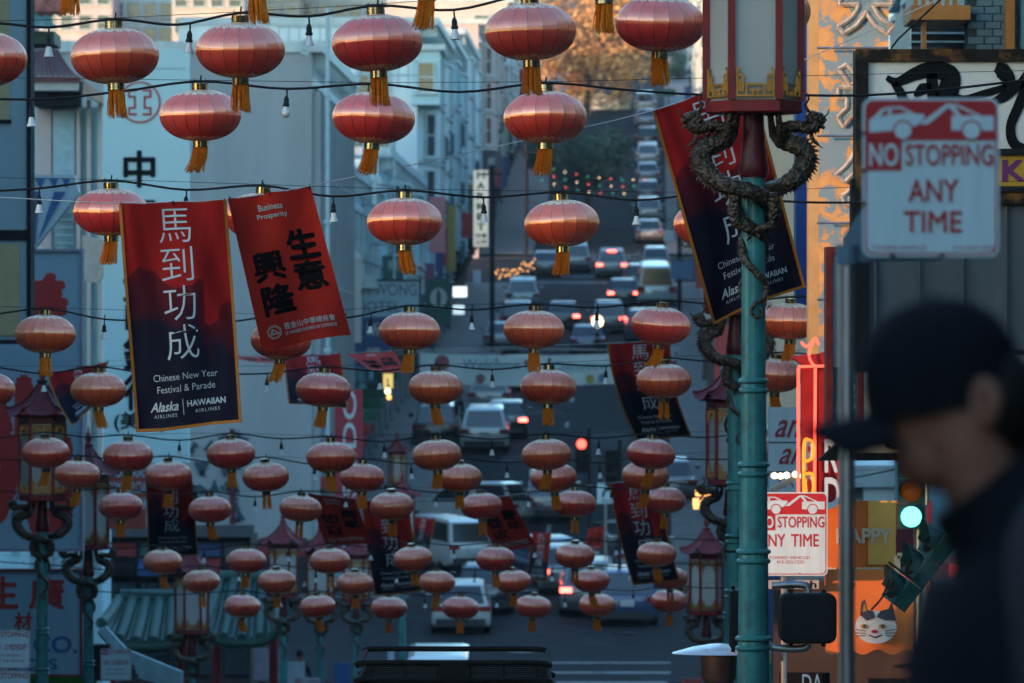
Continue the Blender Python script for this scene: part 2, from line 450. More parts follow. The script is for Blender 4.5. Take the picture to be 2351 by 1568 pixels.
# left side, beyond the first crossing
gb = street_building('tall grey rendered building with blank end wall behind the bank sign', -1, 183, 205, 0, W_GREY, 3, 9, ww=.8, wh=2.2, depth=26, z1=CAMZ + 780 / SX * 183, cornice=.35, shop=A_RED)
mb = MB()
for i in range(10):
    dd = 183.4 + i * 2.3
    mb.box(ST(-7.9, dd, 3.6), (.3, .35, 15.5))
    mb.build('pilaster', W_GREY, gb); mb = MB()
street_building('pale teal hotel building with roof pipes behind the hotel sign', -1, 205.2, 226, 10.0, W_TEAL, 3, 6, cornice=.3, depth=10, end_windows=2, shop=A_GREEN)
street_building('light blue walled building above the hotel sign', -1, 226.2, 262, 9.0, W_BLUE, 3, 9, cornice=.5, bays=3, end_windows=2, depth=9, shop=A_RED)
street_building('white Victorian with deep cornice and bay windows, nearest of its row', -1, 262.2, 283, 15.0, W_WHITE, 4, 5, bays=2, cornice=1.0, end_windows=3, depth=11, ww=1.5, wh=2.0)
street_building('blue Victorian with bracketed cornice behind the market sign', -1, 283.2, 305, 14.0, W_BLUE, 4, 5, bays=2, cornice=.9, end_windows=1, depth=9)
street_building('white bay-fronted house at the second crossing corner', -1, 305.2, 330, 13.0, W_WHITE, 4, 5, bays=2, cornice=.8, depth=9, end_windows=1)
street_building('pale pink corner house past the second crossing on the left', -1, 351, 385, 11, W_PINK, 3, 6, bays=3, cornice=.6, depth=9, end_windows=2)
street_building('white house with bays high on the left of the hill', -1, 385.2, 420, 9, W_WHITE, 3, 6, bays=3, cornice=.5, depth=9, end_windows=1)
street_building('cream house near the hill crest on the left', -1, 420.2, 455, 8, W_CREAM, 2, 6, bays=2, cornice=.4, depth=9, end_windows=1)
# right side
street_building('dark teal building right of the frame nearest the camera', 1, -40, 44, 6.5, W_DKTEAL, 1, 12, cornice=.4)  # out of view, length and height set for the light on the foreground
rb = street_building('blue brick building with orange beams at the upper right', 1, 56.5, 92, 12, W_DKTEAL, 3, 9, line=7.0, shop=A_RED)
street_building('white fronted building behind the red neon sign', 1, 92.2, 150, 6.5, W_WHITE, 1, 12, shop=A_GREEN)
street_building('tan corner building past the first crossing on the right', 1, 183, 222, 13, W_TAN, 4, 9, end_windows=3, shop=A_RED)
street_building('teal fronted building midway up the right side', 1, 222.2, 270, 13, W_TEAL, 4, 10, bays=4, shop=A_BLUE)
street_building('blue building before the second crossing on the right', 1, 270.2, 330, 12, W_BLUE, 4, 12, bays=4, shop=A_GREEN)
street_building('cream house past the second crossing on the right', 1, 351, 400, 11, W_CREAM, 3, 9, bays=4)
street_building('white house high on the right of the hill', 1, 400.2, 470, 9, W_WHITE, 3, 10, bays=4)

# clutter on the fronts: blade signs, fire escapes, air units, pipes, awnings
SIGNC = [mat('blade sign %d' % i, c, .6) for i, c in enumerate(((.35, .05, .05), (.05, .14, .12), (.05, .09, .22), (.45, .46, .40), (.42, .30, .08), (.10, .10, .11), (.28, .10, .20)))]
PALEM = mat('blade sign lettering', (.50, .52, .48), .6)
def clutter(b, side, d0, d1, h, seed, rel=None, dense=1.0):
    rnd = random.Random(seed); rel = rel if rel is not None else (-8.0 if side < 0 else 6.5); o = -side
    n = int((d1 - d0) / 4.2 * dense)
    for i in range(n):
        d = d0 + (d1 - d0) * (i + rnd.uniform(.2, .8)) / n; g = G(d); w = rnd.uniform(.7, 1.5); hh = rnd.uniform(.8, 3.4); z = g + rnd.uniform(3.4, 5.5); m = rnd.choice(SIGNC)
        x0, x1 = sorted((rel + o * .1, rel + o * (.1 + w)))
        wallbox(b, x0, x1, d, d + .25, z, z + hh, m, 'blade_sign')
        k = max(1, int(hh / .7))
        for j in range(k):
            zz = z + hh * (j + .5) / k; s = min(.5, w * .5, hh / k * .6) / 2; c = ST((x0 + x1) / 2, d - .012, zz)
            mb = MB(); ch = rnd.choice('福壽金龍興美華東新大'); letter(mb, ch, lambda u, v, dd: c + Vector((s * (2 * u - 1), -.004 - dd * 5, s * (2 * v - 1))), (0, 0, 1, 1), bold=.02); mb.build('sign_character', PALEM if m is not SIGNC[3] else SIGNC[0], b, recalc=False)
    for i in range(int((d1 - d0) / 7 * dense)):
        d = d0 + rnd.uniform(.1, .8) * (d1 - d0); g = G(d); nf = int((h - 4) / 3.1)
        for f in range(nf):                                   # fire escape
            z = g + 4.2 + f * 3.0; x0, x1 = sorted((rel, rel + o * 1.1))
            wallbox(b, x0, x1, d, d + 3, z, z + .09, M_ESC, 'escape_platform')
            mb = MB()
            for zz in (.5, 1.0): mb.tube([ST(rel, d, z + zz), ST(rel + o * 1.1, d, z + zz), ST(rel + o * 1.1, d + 3, z + zz), ST(rel, d + 3, z + zz)], .03, 4)
            for k in range(5): mb.tube([ST(rel + o * 1.1, d + .75 * k, z), ST(rel + o * 1.1, d + .75 * k, z + 1.0)], .02, 4)
            for k in range(3): mb.tube([ST(rel + o * .36 * (k + 1), d, z), ST(rel + o * .36 * (k + 1), d, z + 1.0)], .02, 4)
            mb.build('escape_railing', M_ESC, b)
            if f: MB().bar(ST(rel + o * .9, d + .3, z - 3), ST(rel + o * .9, d + 2.6, z), .16).build('escape_stair', M_ESC, b)
    for i in range(int((d1 - d0) / 6 * dense)):
        d = d0 + rnd.uniform(0, 1) * (d1 - d0); g = G(d); z = g + rnd.uniform(4, h - 2)
        if rnd.random() < .5: MB().box(ST(rel + o * .35, d, z), (.7, .8, .5)).build('air_unit', M_TRIM, b)
        else: MB().tube([ST(rel + o * .15, d, g), ST(rel + o * .15, d, g + h - 1)], .07, 6).build('drainpipe', M_ESC, b)
M_ESC = mat('fire escape paint', (.10, .17, .19), .6, var=.2)
for o_ in list(bpy.data.objects):
    if o_.name.startswith('street_building') and not o_.parent:
        lb = o_['label']
        for key, (s_, d0_, d1_, h_) in {'hotel building': (-1, 205.2, 226, 10), 'light blue walled': (-1, 226.2, 262, 9), 'white Victorian': (-1, 262.2, 283, 15), 'blue Victorian': (-1, 283.2, 305, 14), 'white bay-fronted': (-1, 305.2, 330, 13), 'pale pink corner': (-1, 351, 385, 11), 'white house with bays': (-1, 385.2, 420, 9),
                                        'tan corner building': (1, 183, 222, 13), 'teal fronted': (1, 222.2, 270, 13), 'blue building before': (1, 270.2, 330, 12), 'cream house past': (1, 351, 400, 11), 'white fronted building': (1, 92.2, 150, 6.5)}.items():
            if key in lb: clutter(o_, s_, d0_, d1_, h_, len(lb) * 7 + int(d0_))
for i, (r_, d) in enumerate(((-1.5, 190), (1.2, 200), (.4, 228), (-1.0, 245), (1.6, 300), (.2, 375), (-.8, 162), (2.2, 168))):
    mb = MB(); mb.lathe([(.38, 0), (.38, .02), (.33, .022)], ST(r_, d, G(d) + .035), 18); struct(mb.build('manhole_cover', mat('cast iron cover', (.03, .03, .032), .5), None))
for i in range(14):
    rnd = random.Random(i); d = rnd.uniform(158, 420); r0 = rnd.uniform(-3.5, 2); w = rnd.uniform(.8, 2.2); L = rnd.uniform(2, 9)
    mb = MB()
    for k in range(6):
        a_, c_ = d + L * k / 6, d + L * (k + 1) / 6
        mb.add([ST(r0, a_, G(a_) + .038), ST(r0 + w, a_, G(a_) + .038), ST(r0 + w, c_, G(c_) + .038), ST(r0, c_, G(c_) + .038)], [(0, 1, 2, 3)])
    struct(mb.build('road_patch', mat('tar patch %d' % (i % 3), ((.022, .022, .024), (.05, .05, .053), (.03, .03, .033))[i % 3], .85, spec=.15, var=.2), None))

# roof clutter seen over the grey building: railings, pent houses, pipe frames
M_RAIL = mat('pale blue rail', (.40, .55, .60), .5, var=.1)
def roof_house(label, x0, x1, y0, y1, D, m, depth=6):
    a, c = P(x0, y1, D), P(x1, y0, D)
    b = thing('roof_house', label, 'roof house', (a + c) / 2)
    MB().span(a.x, c.x, D, D + depth, a.z, c.z).build('wall', m, b)
    MB().span(a.x - .25, c.x + .25, D - .25, D + depth, c.z, c.z + .25).build('roof', M_TRIM, b)
    n = max(1, int((c.x - a.x) / 2.6))
    for i in range(n):
        put_window(b, (a.x + (c.x - a.x) * (i + .5) / n, D - .01, (a.z + c.z) / 2), min(1.3, (c.x - a.x) / n * .6), min(1.6, (c.z - a.z) * .55))
    return b
roof_house('pale blue roof house over the pipe frames', 770, 850, 240, 470, 235, W_TEAL)
roof_house('small teal roof house left of the Victorian cornice', 945, 1010, 115, 240, 262, W_BLUE)
roof_house('long low teal roof house behind the second lantern string', 700, 790, 215, 480, 250, W_BLUE)
def railing(label, x0, x1, ytop, ybot, D):
    b = thing('roof_railing', label, 'railing', P(x0, ybot, D))
    for y in (ytop, (ytop + ybot) / 2):
        MB().tube([P(x0, y, D), P(x1, y, D)], .04, 6).build('rail', M_RAIL, b)
    n = max(3, int((x1 - x0) / 22))
    for i in range(n + 1):
        x = x0 + (x1 - x0) * i / n
        MB().tube([P(x, ybot, D), P(x, ytop, D)], .03, 6).build('post', M_RAIL, b)
    return b
railing('pale blue roof railing behind the top string, over the grey building', 640, 900, 62, 130, 210)
railing('second pale blue roof railing lower behind the lanterns', 780, 960, 140, 205, 212)
for i, (x, y0, y1, lab) in enumerate(((752, 20, 1000, 'tall pale blue drainpipe in front of the grey facade'), (860, 170, 470, 'shorter pale blue pipe right of the tall drainpipe'), (700, 90, 130, 'short pale blue vent pipe on the grey roof'))):
    b = thing('roof_pipe', lab, 'pipe', P(x, y1, 182))
    MB().tube([P(x, y1, 182), P(x, y0, 182)], .07, 8).build('pipe', M_RAIL, b)
    for k in range(3):
        yy = y0 + (y1 - y0) * (.2 + .3 * k)
        MB().box(P(x, yy, 182), (.24, .2, .12)).build('bracket', M_RAIL, b)
# fire escape frame between the grey building and the hotel
fe = thing('fire_escape', 'pale blue steel fire escape between grey building and hotel sign', 'fire escape', P(850, 640, 214))
for y in (360, 470, 560):
    MB().box(P(850, y, 214), (1.9, 1.1, .1)).build('platform', M_RAIL, fe)
    MB().tube([P(800, y - 48, 213.5), P(905, y - 48, 213.5)], .035, 6).build('rail', M_RAIL, fe)
    for k in range(6): MB().tube([P(800 + 21 * k, y, 213.5), P(800 + 21 * k, y - 48, 213.5)], .02, 5).build('baluster', M_RAIL, fe)
for k, (a, c) in enumerate((((790, 520), (860, 365)), ((870, 560), (905, 480)), ((800, 630), (845, 560)))):
    MB().bar(P(*a, 213.4), P(*c, 213.4), .22).build('stair', M_RAIL, fe)
for x in (795, 835, 905): MB().tube([P(x, 640, 213.6), P(x, 320, 213.6)], .05, 6).build('post', M_RAIL, fe)
# cream water tank
tk = thing('water_tank', 'cream round-topped tank beside the hotel sign', 'tank', P(800, 785, 205))
rr = W(30, 205)
MB().lathe([(rr, 0), (rr, W(190, 205)), (rr * .9, W(202, 205)), (rr * .55, W(212, 205)), (.02, W(216, 205))], P(800, 787, 205), 24).build('tank_shell', W_CREAM, tk, smooth=40)
MB().lathe([(rr * 1.02, 0), (rr * 1.02, .08)], P(800, 600, 205), 24).build('band', W_CREAM, tk)

# houses on the sunlit hill
def hill_house(label, x0, x1, ytop, D, m, nfl, nw, roof=None, ww=1.1, wh=1.5, parapet=.5):
    a, c = P(x0, 0, D), P(x1, 0, D); g = G(D); top = CAMZ + (HY - ytop) / SX * D
    b = thing('hill_house', label, 'house', (a.x, D, g))
    MB().span(a.x, c.x, D, D + 12, g - 2, top).build('wall', m, b)
    if roof == 'gable':
        mx = (a.x + c.x) / 2; hh = (c.x - a.x) * .28
        mb = MB(); vs = [(a.x - .4, D - .3, top), (c.x + .4, D - .3, top), (mx, D - .3, top + hh)]
        vs += [(x, D + 12, z) for x, y, z in vs]
        mb.add(vs, [(0, 1, 2), (3, 5, 4), (0, 2, 5, 3), (1, 4, 5, 2), (0, 3, 4, 1)]); mb.build('roof', mat('roof shingle', (.16, .13, .12), .9), b)
    else:
        MB().span(a.x - .2, c.x + .2, D - .25, D + 12, top, top + parapet).build('cornice', M_TRIM, b)
    fh = (top - g) / nfl
    for f in range(nfl):
        for k in range(nw):
            put_window(b, (a.x + (c.x - a.x) * (k + .5) / nw, D - .01, g + fh * (f + .55)), ww, min(wh, fh * .6))
    return b
hill_house('pale pink house high on the hill at the far upper left', 90, 258, -90, 495, W_PINK, 5, 4)
hill_house('white sunlit house on the hill behind the top string left', 250, 400, -120, 505, W_WHITE, 5, 4)
hill_house('cream sunlit house with gable on the hill, upper left', 395, 560, -30, 488, W_CREAM, 4, 4, roof='gable')
hill_house('tan sunlit house on the hill beside the cream gable', 560, 690, -60, 500, W_TAN, 4, 3)
hill_house('cream sunlit apartment house on the hill, upper middle', 690, 905, -110, 510, W_CREAM, 5, 6)
hill_house('broad pale pink house with blank wall on the hill', 880, 1120, 32, 478, W_PINK, 2, 3)
hill_house('tall white house behind the pale pink blank wall', 930, 1180, -110, 530, W_WHITE, 5, 6)
hill_house('narrow cream house beside the orange tree', 1165, 1255, -60, 508, W_CREAM, 5, 3)
hill_house('white sunlit house right of the orange tree, upper right', 1478, 1640, 60, 540, W_WHITE, 3, 3)
hill_house('cream sunlit house behind the hill-top parked cars', 1330, 1500, -120, 600, W_CREAM, 4, 4)
hill_house('pale house at the top right of the hill behind the lamp', 1600, 1850, -100, 560, W_PINK, 4, 5)
tw = thing('garden_wall', 'white sunlit garden wall under the orange tree', 'wall', P(1330, 262, 474))
MB().span(P(1250, 0, 474).x, P(1448, 0, 474).x, 474, 474.5, G(474) - 1, P(0, 222, 474).z).build('wall', W_WHITE, tw)
MB().span(P(1246, 0, 474).x, P(1452, 0, 474).x, 473.8, 474.7, P(0, 222, 474).z, P(0, 216, 474).z).build('coping', M_TRIM, tw)

# ---------------------------------------------------------------- trees
def leafm(name, c1, c2):
    if name in _MT: return _MT[name]
    m = bpy.data.materials.new(name); m.use_nodes = True; nt = m.node_tree; b = nt.nodes['Principled BSDF']
    oi = nt.nodes.new('ShaderNodeTexCoord'); n = nt.nodes.new('ShaderNodeTexNoise'); n.inputs['Scale'].default_value = 1.3
    nt.links.new(oi.outputs['Object'], n.inputs['Vector'])
    r_ = nt.nodes.new('ShaderNodeValToRGB'); r_.color_ramp.elements[0].color = (*c1, 1); r_.color_ramp.elements[1].color = (*c2, 1)
    r_.color_ramp.elements[0].position = .35; r_.color_ramp.elements[1].position = .65
    nt.links.new(n.outputs[0], r_.inputs[0]); nt.links.new(r_.outputs[0], b.inputs['Base Color'])
    b.inputs['Roughness'].default_value = .7
    _MT[name] = m; return m
M_BARK = mat('bark', (.10, .075, .055), .9, var=.3, scale=12, bump=.4)
def tree(label, base, top, rx, rz, lm, n=2600, leaf=.22, seed=1, clumps=26, trunk=.3):
    rnd = random.Random(seed); base = Vector(base); cz = top - rz
    t = thing('street_tree', label, 'tree', base)
    mb = MB(); c = Vector((base.x, base.y, cz))
    mb.tube([base - Vector((0, 0, .3)), base.lerp(c, .4) + Vector((.2, 0, 0)), base.lerp(c, .8), c], [trunk, trunk * .8, trunk * .6, trunk * .35], 8)
    cl = []
    for i in range(clumps):
        while True:
            d = Vector((rnd.uniform(-1, 1), rnd.uniform(-1, 1), rnd.uniform(-1, 1)))
            if .25 < d.length < 1: break
        p = c + Vector((d.x * rx, d.y * rx, d.z * rz)); cl.append((p, rnd.uniform(.22, .42) * min(rx, rz)))
        mb.tube([base.lerp(c, .75), (base.lerp(c, .8) + p) / 2 + Vector((0, 0, .2)), p], [trunk * .3, trunk * .18, .02], 5)
    mb.build('trunk', M_BARK, t, smooth=60)
    lf = MB()
    for i in range(n):
        p, r_ = cl[rnd.randrange(len(cl))]
        d = Vector((rnd.gauss(0, .55), rnd.gauss(0, .55), rnd.gauss(0, .5))) * r_ * 1.15
        q = p + d; a = Vector((rnd.uniform(-1, 1), rnd.uniform(-1, 1), rnd.uniform(-.6, .6))).normalized(); b_ = a.orthogonal().normalized()
        s = leaf * rnd.uniform(.6, 1.4)
        lf.add([q - a * s, q + b_ * s * .5, q + a * s, q - b_ * s * .5], [(0, 1, 2, 3)])
    o = lf.build('crown', lm, t, recalc=False); o['kind'] = 'stuff'
    return t
LM_OR = leafm('autumn leaves', (.46, .19, .04), (.66, .36, .10)); LM_GR = leafm('evergreen leaves', (.02, .05, .03), (.05, .09, .045)); LM_OL = leafm('olive leaves', (.07, .09, .03), (.16, .14, .05))
pt = P(1345, 262, 470); tree('sunlit orange-leaved tree at the crest of the hill', (pt.x, 470, G(470)), pt.z + 11.5, 4.6, 5.2, LM_OR, 6500, .26, 3, 40)
pt = P(1440, 262, 476); tree('thin olive tree right of the orange tree on the hill', (pt.x, 476, G(476)), pt.z + 8.5, 2.6, 3.6, LM_OL, 1400, .2, 5, 20, .2)
pt = P(1345, 455, 372); tree('dark evergreen street tree hung with coloured lights', (pt.x, 372, G(372)), pt.z + 4.6, 3.9, 1.9, LM_GR, 4200, .2, 9, 34)
pt = P(1262, 420, 368); tree('smaller dark street tree left of the lit evergreen', (pt.x, 368, G(368)), pt.z + 4.0, 1.6, 1.5, LM_GR, 1500, .18, 11, 16, .2)
pt = P(1555, 150, 500); tree('dark green tree beside the white hill house', (pt.x, 500, G(500)), pt.z + 3.8, 1.4, 2.6, LM_GR, 1200, .2, 13, 14, .2)
pt = P(1590, 640, 262); tree('dark street tree on the right pavement past the banners', (pt.x + .6, 262, G(262)), pt.z + 4.4, 1.5, 1.8, LM_GR, 1400, .16, 17, 16, .2)

# ================================================================ LANTERNS
def lantern_mat():
    m = bpy.data.materials.new('red satin'); m.use_nodes = True; nt = m.node_tree
    b = nt.nodes['Principled BSDF']; out = nt.nodes['Material Output']
    uv = nt.nodes.new('ShaderNodeUVMap'); sp = nt.nodes.new('ShaderNodeSeparateXYZ'); nt.links.new(uv.outputs[0], sp.inputs[0])
    def math_(op, a, bb=None, c=None):
        n = nt.nodes.new('ShaderNodeMath'); n.operation = op
        for i, q in enumerate((a, bb, c)):
            if q is None: continue
            if isinstance(q, (int, float)): n.inputs[i].default_value = q
            else: nt.links.new(q, n.inputs[i])
        return n.outputs[0]
    U, V = sp.outputs[0], sp.outputs[1]
    g = math_('FRACT', U)                                    # 0..1 across a gore
    edge = math_('ABSOLUTE', math_('SUBTRACT', g, .5))        # .5 at the seam
    seam = math_('GREATER_THAN', edge, .468)
    tc = nt.nodes.new('ShaderNodeTexCoord')
    nz = nt.nodes.new('ShaderNodeTexNoise'); nz.inputs['Scale'].default_value = 9; nz.inputs['Detail'].default_value = 5
    nt.links.new(tc.outputs['Object'], nz.inputs['Vector'])
    rp = nt.nodes.new('ShaderNodeValToRGB'); rp.color_ramp.elements[0].position = .3; rp.color_ramp.elements[1].position = .75
    rp.color_ramp.elements[0].color = (.86, .050, .018, 1); rp.color_ramp.elements[1].color = (.96, .070, .026, 1)
    nt.links.new(nz.outputs[0], rp.inputs[0])
    mx = nt.nodes.new('ShaderNodeMixRGB'); mx.inputs[2].default_value = (.30, .015, .010, 1)
    nt.links.new(seam, mx.inputs[0]); nt.links.new(rp.outputs[0], mx.inputs[1])
    # scalloped gold print near both ends
    wv = math_('ABSOLUTE', math_('SINE', math_('MULTIPLY', U, math.pi)))
    vo = nt.nodes.new('ShaderNodeTexVoronoi'); vo.feature = 'DISTANCE_TO_EDGE'; vo.inputs['Scale'].default_value = 24
    nt.links.new(tc.outputs['Object'], vo.inputs['Vector'])
    lace = math_('LESS_THAN', vo.outputs['Distance'], .17)
    topz = math_('GREATER_THAN', V, math_('SUBTRACT', .845, math_('MULTIPLY', wv, .035)))
    botz = math_('LESS_THAN', V, math_('ADD', .12, math_('MULTIPLY', wv, .035)))
    band = math_('MAXIMUM', topz, botz)
    gold = math_('MULTIPLY', band, lace)
    mx2 = nt.nodes.new('ShaderNodeMixRGB'); mx2.inputs[2].default_value = (.90, .78, .52, 1)
    nt.links.new(gold, mx2.inputs[0]); nt.links.new(mx.outputs[0], mx2.inputs[1])
    oi = nt.nodes.new('ShaderNodeObjectInfo'); hs = nt.nodes.new('ShaderNodeHueSaturation')
    nt.links.new(math_('MULTIPLY_ADD', oi.outputs['Random'], .22, .86), hs.inputs['Value']); nt.links.new(math_('MULTIPLY_ADD', oi.outputs['Random'], .018, .493), hs.inputs['Hue'])
    nt.links.new(mx2.outputs[0], hs.inputs['Color']); nt.links.new(hs.outputs[0], b.inputs['Base Color'])
    b.inputs['Roughness'].default_value = .5; b.inputs['Specular IOR Level'].default_value = .2
    bp = nt.nodes.new('ShaderNodeBump'); bp.inputs['Strength'].default_value = .05; bp.inputs['Distance'].default_value = .01
    n3 = nt.nodes.new('ShaderNodeTexNoise'); n3.inputs['Scale'].default_value = 14; n3.inputs['Detail'].default_value = 3
    nt.links.new(tc.outputs['Object'], n3.inputs['Vector']); nt.links.new(n3.outputs[0], bp.inputs['Height'])
    nt.links.new(bp.outputs[0], b.inputs['Normal'])
    gl = nt.nodes.new('ShaderNodeBsdfAnisotropic'); gl.inputs['Roughness'].default_value = .24; gl.inputs['Anisotropy'].default_value = -.88; gl.inputs['Color'].default_value = (1.0, .65, .50, 1)
    tg = nt.nodes.new('ShaderNodeTangent'); tg.direction_type = 'RADIAL'; tg.axis = 'Z'; nt.links.new(tg.outputs[0], gl.inputs['Tangent'])
    nt.links.new(bp.outputs[0], gl.inputs['Normal'])
    fr = nt.nodes.new('ShaderNodeLayerWeight'); fr.inputs['Blend'].default_value = .35
    fac = math_('ADD', math_('MULTIPLY', fr.outputs['Facing'], .26), .30)
    ms = nt.nodes.new('ShaderNodeMixShader')
    tr = nt.nodes.new('ShaderNodeBsdfTranslucent'); tr.inputs[0].default_value = (.95, .16, .07, 1); m0 = nt.nodes.new('ShaderNodeMixShader'); m0.inputs[0].default_value = .3; nt.links.new(mx2.outputs[0], tr.inputs[0])
    nt.links.new(b.outputs[0], m0.inputs[1]); nt.links.new(tr.outputs[0], m0.inputs[2])
    nt.links.new(fac, ms.inputs[0]); nt.links.new(m0.outputs[0], ms.inputs[1]); nt.links.new(gl.outputs[0], ms.inputs[2])
    nt.links.new(ms.outputs[0], out.inputs[0])
    return m
M_SATIN = lantern_mat()
M_GOLD = mat('brass foil', (.36, .27, .16), .16, metal=1, var=.2, scale=20)
M_TASSEL = mat('orange silk fringe', (.95, .24, .010), .6, var=.25, scale=30)
M_CABLE = mat('black cable', (.012, .012, .013), .6, var=.1)
M_WIRE = mat('pale wire', (.5, .52, .52), .5, var=.1)

NG = 18
def lantern_body(seed):
    rnd = random.Random(seed); mb = MB(); nv = 18
    for g in range(NG):
        a0, a1 = 2 * math.pi * g / NG, 2 * math.pi * (g + 1) / NG
        jit = rnd.uniform(-.003, .003); puck = rnd.random() < .2; pk = rnd.uniform(.45, .6)
        b = len(mb.v)
        for j in range(nv + 1):
            v = j / nv; t = (v - .5) * 2
            an = t * 1.40
            z = .308 * math.sin(an) / math.sin(1.40)
            r_ = .5 * math.cos(an) ** .9
            for i in range(3):
                u = i / 2; a = a0 + (a1 - a0) * u
                rr_ = r_ * (1 - .006 * (1 - abs(2 * u - 1)))     # slightly drawn in between the ribs
                chord = math.cos((a1 - a0) / 2) / math.cos(a - (a0 + a1) / 2)
                rr_ *= (1 - .8 * (1 - chord))
                dz = jit * (1 - abs(t))
                if puck and i == 1 and abs(v - pk) < .08: rr_ *= .985 + rnd.uniform(-.006, .006)
                mb.v.append(Vector((rr_ * math.cos(a), rr_ * math.sin(a), z + dz * (0 if i != 1 else 1))))
                mb.uv[len(mb.v) - 1] = (g + .001 + .998 * u, v)
        for j in range(nv):
            for i in range(2):
                q = b + j * 3 + i
                mb.f.append((q, q + 1, q + 4, q + 3)); mb.mi.append(0)
    me = mb.mesh('lantern_body', M_SATIN)
    me.polygons.foreach_set('use_smooth', [True] * len(me.polygons))
    return me
def ring_mesh(r_, h, n=20):
    mb = MB()
    prof = [(r_ * .9, 0), (r_, .002), (r_, h * .22), (r_ * .95, h * .27), (r_ * .95, h * .42), (r_, h * .47), (r_, h * .68), (r_ * .95, h * .73), (r_ * .95, h * .9), (r_, h * .95), (r_, h), (r_ * .8, h)]
    mb.lathe(prof, (0, 0, 0), n)
    return mb.mesh('ring', M_GOLD, smooth=35)
def tassel_mesh(seed, lean):
    rnd = random.Random(seed); mb = MB()
    for k in range(64):
        a = rnd.uniform(0, 2 * math.pi); r0 = .088 * math.sqrt(rnd.random()) ** .6; L = .31 * rnd.uniform(.86, 1.03)
        x0, y0 = r0 * math.cos(a), r0 * math.sin(a)
        lx = lean * rnd.uniform(.6, 1.3) + rnd.gauss(0, .012); ly = rnd.gauss(0, .02); sp = rnd.uniform(1.0, 1.35)
        pts = []
        for i in range(5):
            t = i / 4; pts.append((x0 * (1 + (sp - 1) * t) + lx * t ** 1.6 + rnd.gauss(0, .003), y0 * (1 + (sp - 1) * t) + ly * t, -L * t))
        mb.tube(pts, [.008, .0085, .008, .0075, .005], 3, cap=False)
    return mb.mesh('tassel', M_TASSEL)
def hook_mesh():
    mb = MB()
    for s in (-1, 1):
        mb.tube([(s * .08, 0, 0), (s * .085, 0, .04), (s * .075, .004, .062)], .0045, 4)
    mb.tube([(-.09, 0, .022), (.09, 0, .024)], .008, 5)
    return mb.mesh('hook', M_CABLE)
BODIES = [lantern_body(s) for s in range(5)]
RINGT, RINGB, HOOK = ring_mesh(.102, .088), ring_mesh(.097, .085), hook_mesh()
TASS = [tassel_mesh(s, l) for s, l in ((1, 0), (2, .015), (3, -.04), (4, .07), (5, -.09), (6, .0))]
LPROTO = None
def lantern(p, w, label, tass=None, body=None, tilt=0):
    """p: centre of the body, w: diameter in metres; built once with its parts, then copied"""
    global LPROTO
    i = random.randrange(5) if body is None else body
    if LPROTO is None:
        t = thing('paper_lantern', label, 'lantern', (0, 0, 0), 'red lanterns strung over the street')
        part('body', BODIES[0], None, t)
        rt = part('top_ring', RINGT, None, t, (0, 0, .298)); part('hook', HOOK, None, rt, (0, 0, .088))
        part('bottom_ring', RINGB, None, t, (0, 0, -.383))
        part('tassel', TASS[0], None, t, (0, 0, -.378))
        LPROTO = t
    else:
        t = copy_tree(LPROTO)
    t['label'] = label
    t.location = p; s = w; t.scale = (s, s, s)
    t.rotation_euler = (random.uniform(-.07, .05), tilt, random.uniform(0, 6.28))
    for c in t.children:
        if c.name.startswith('body'): c.data = BODIES[i]
        if c.name.startswith('tassel'):
            c.data = TASS[tass if tass is not None else random.choice((0, 1, 2, 3, 5, 5))]
            c.rotation_euler = (0, 0, -t.rotation_euler.z)
    return t
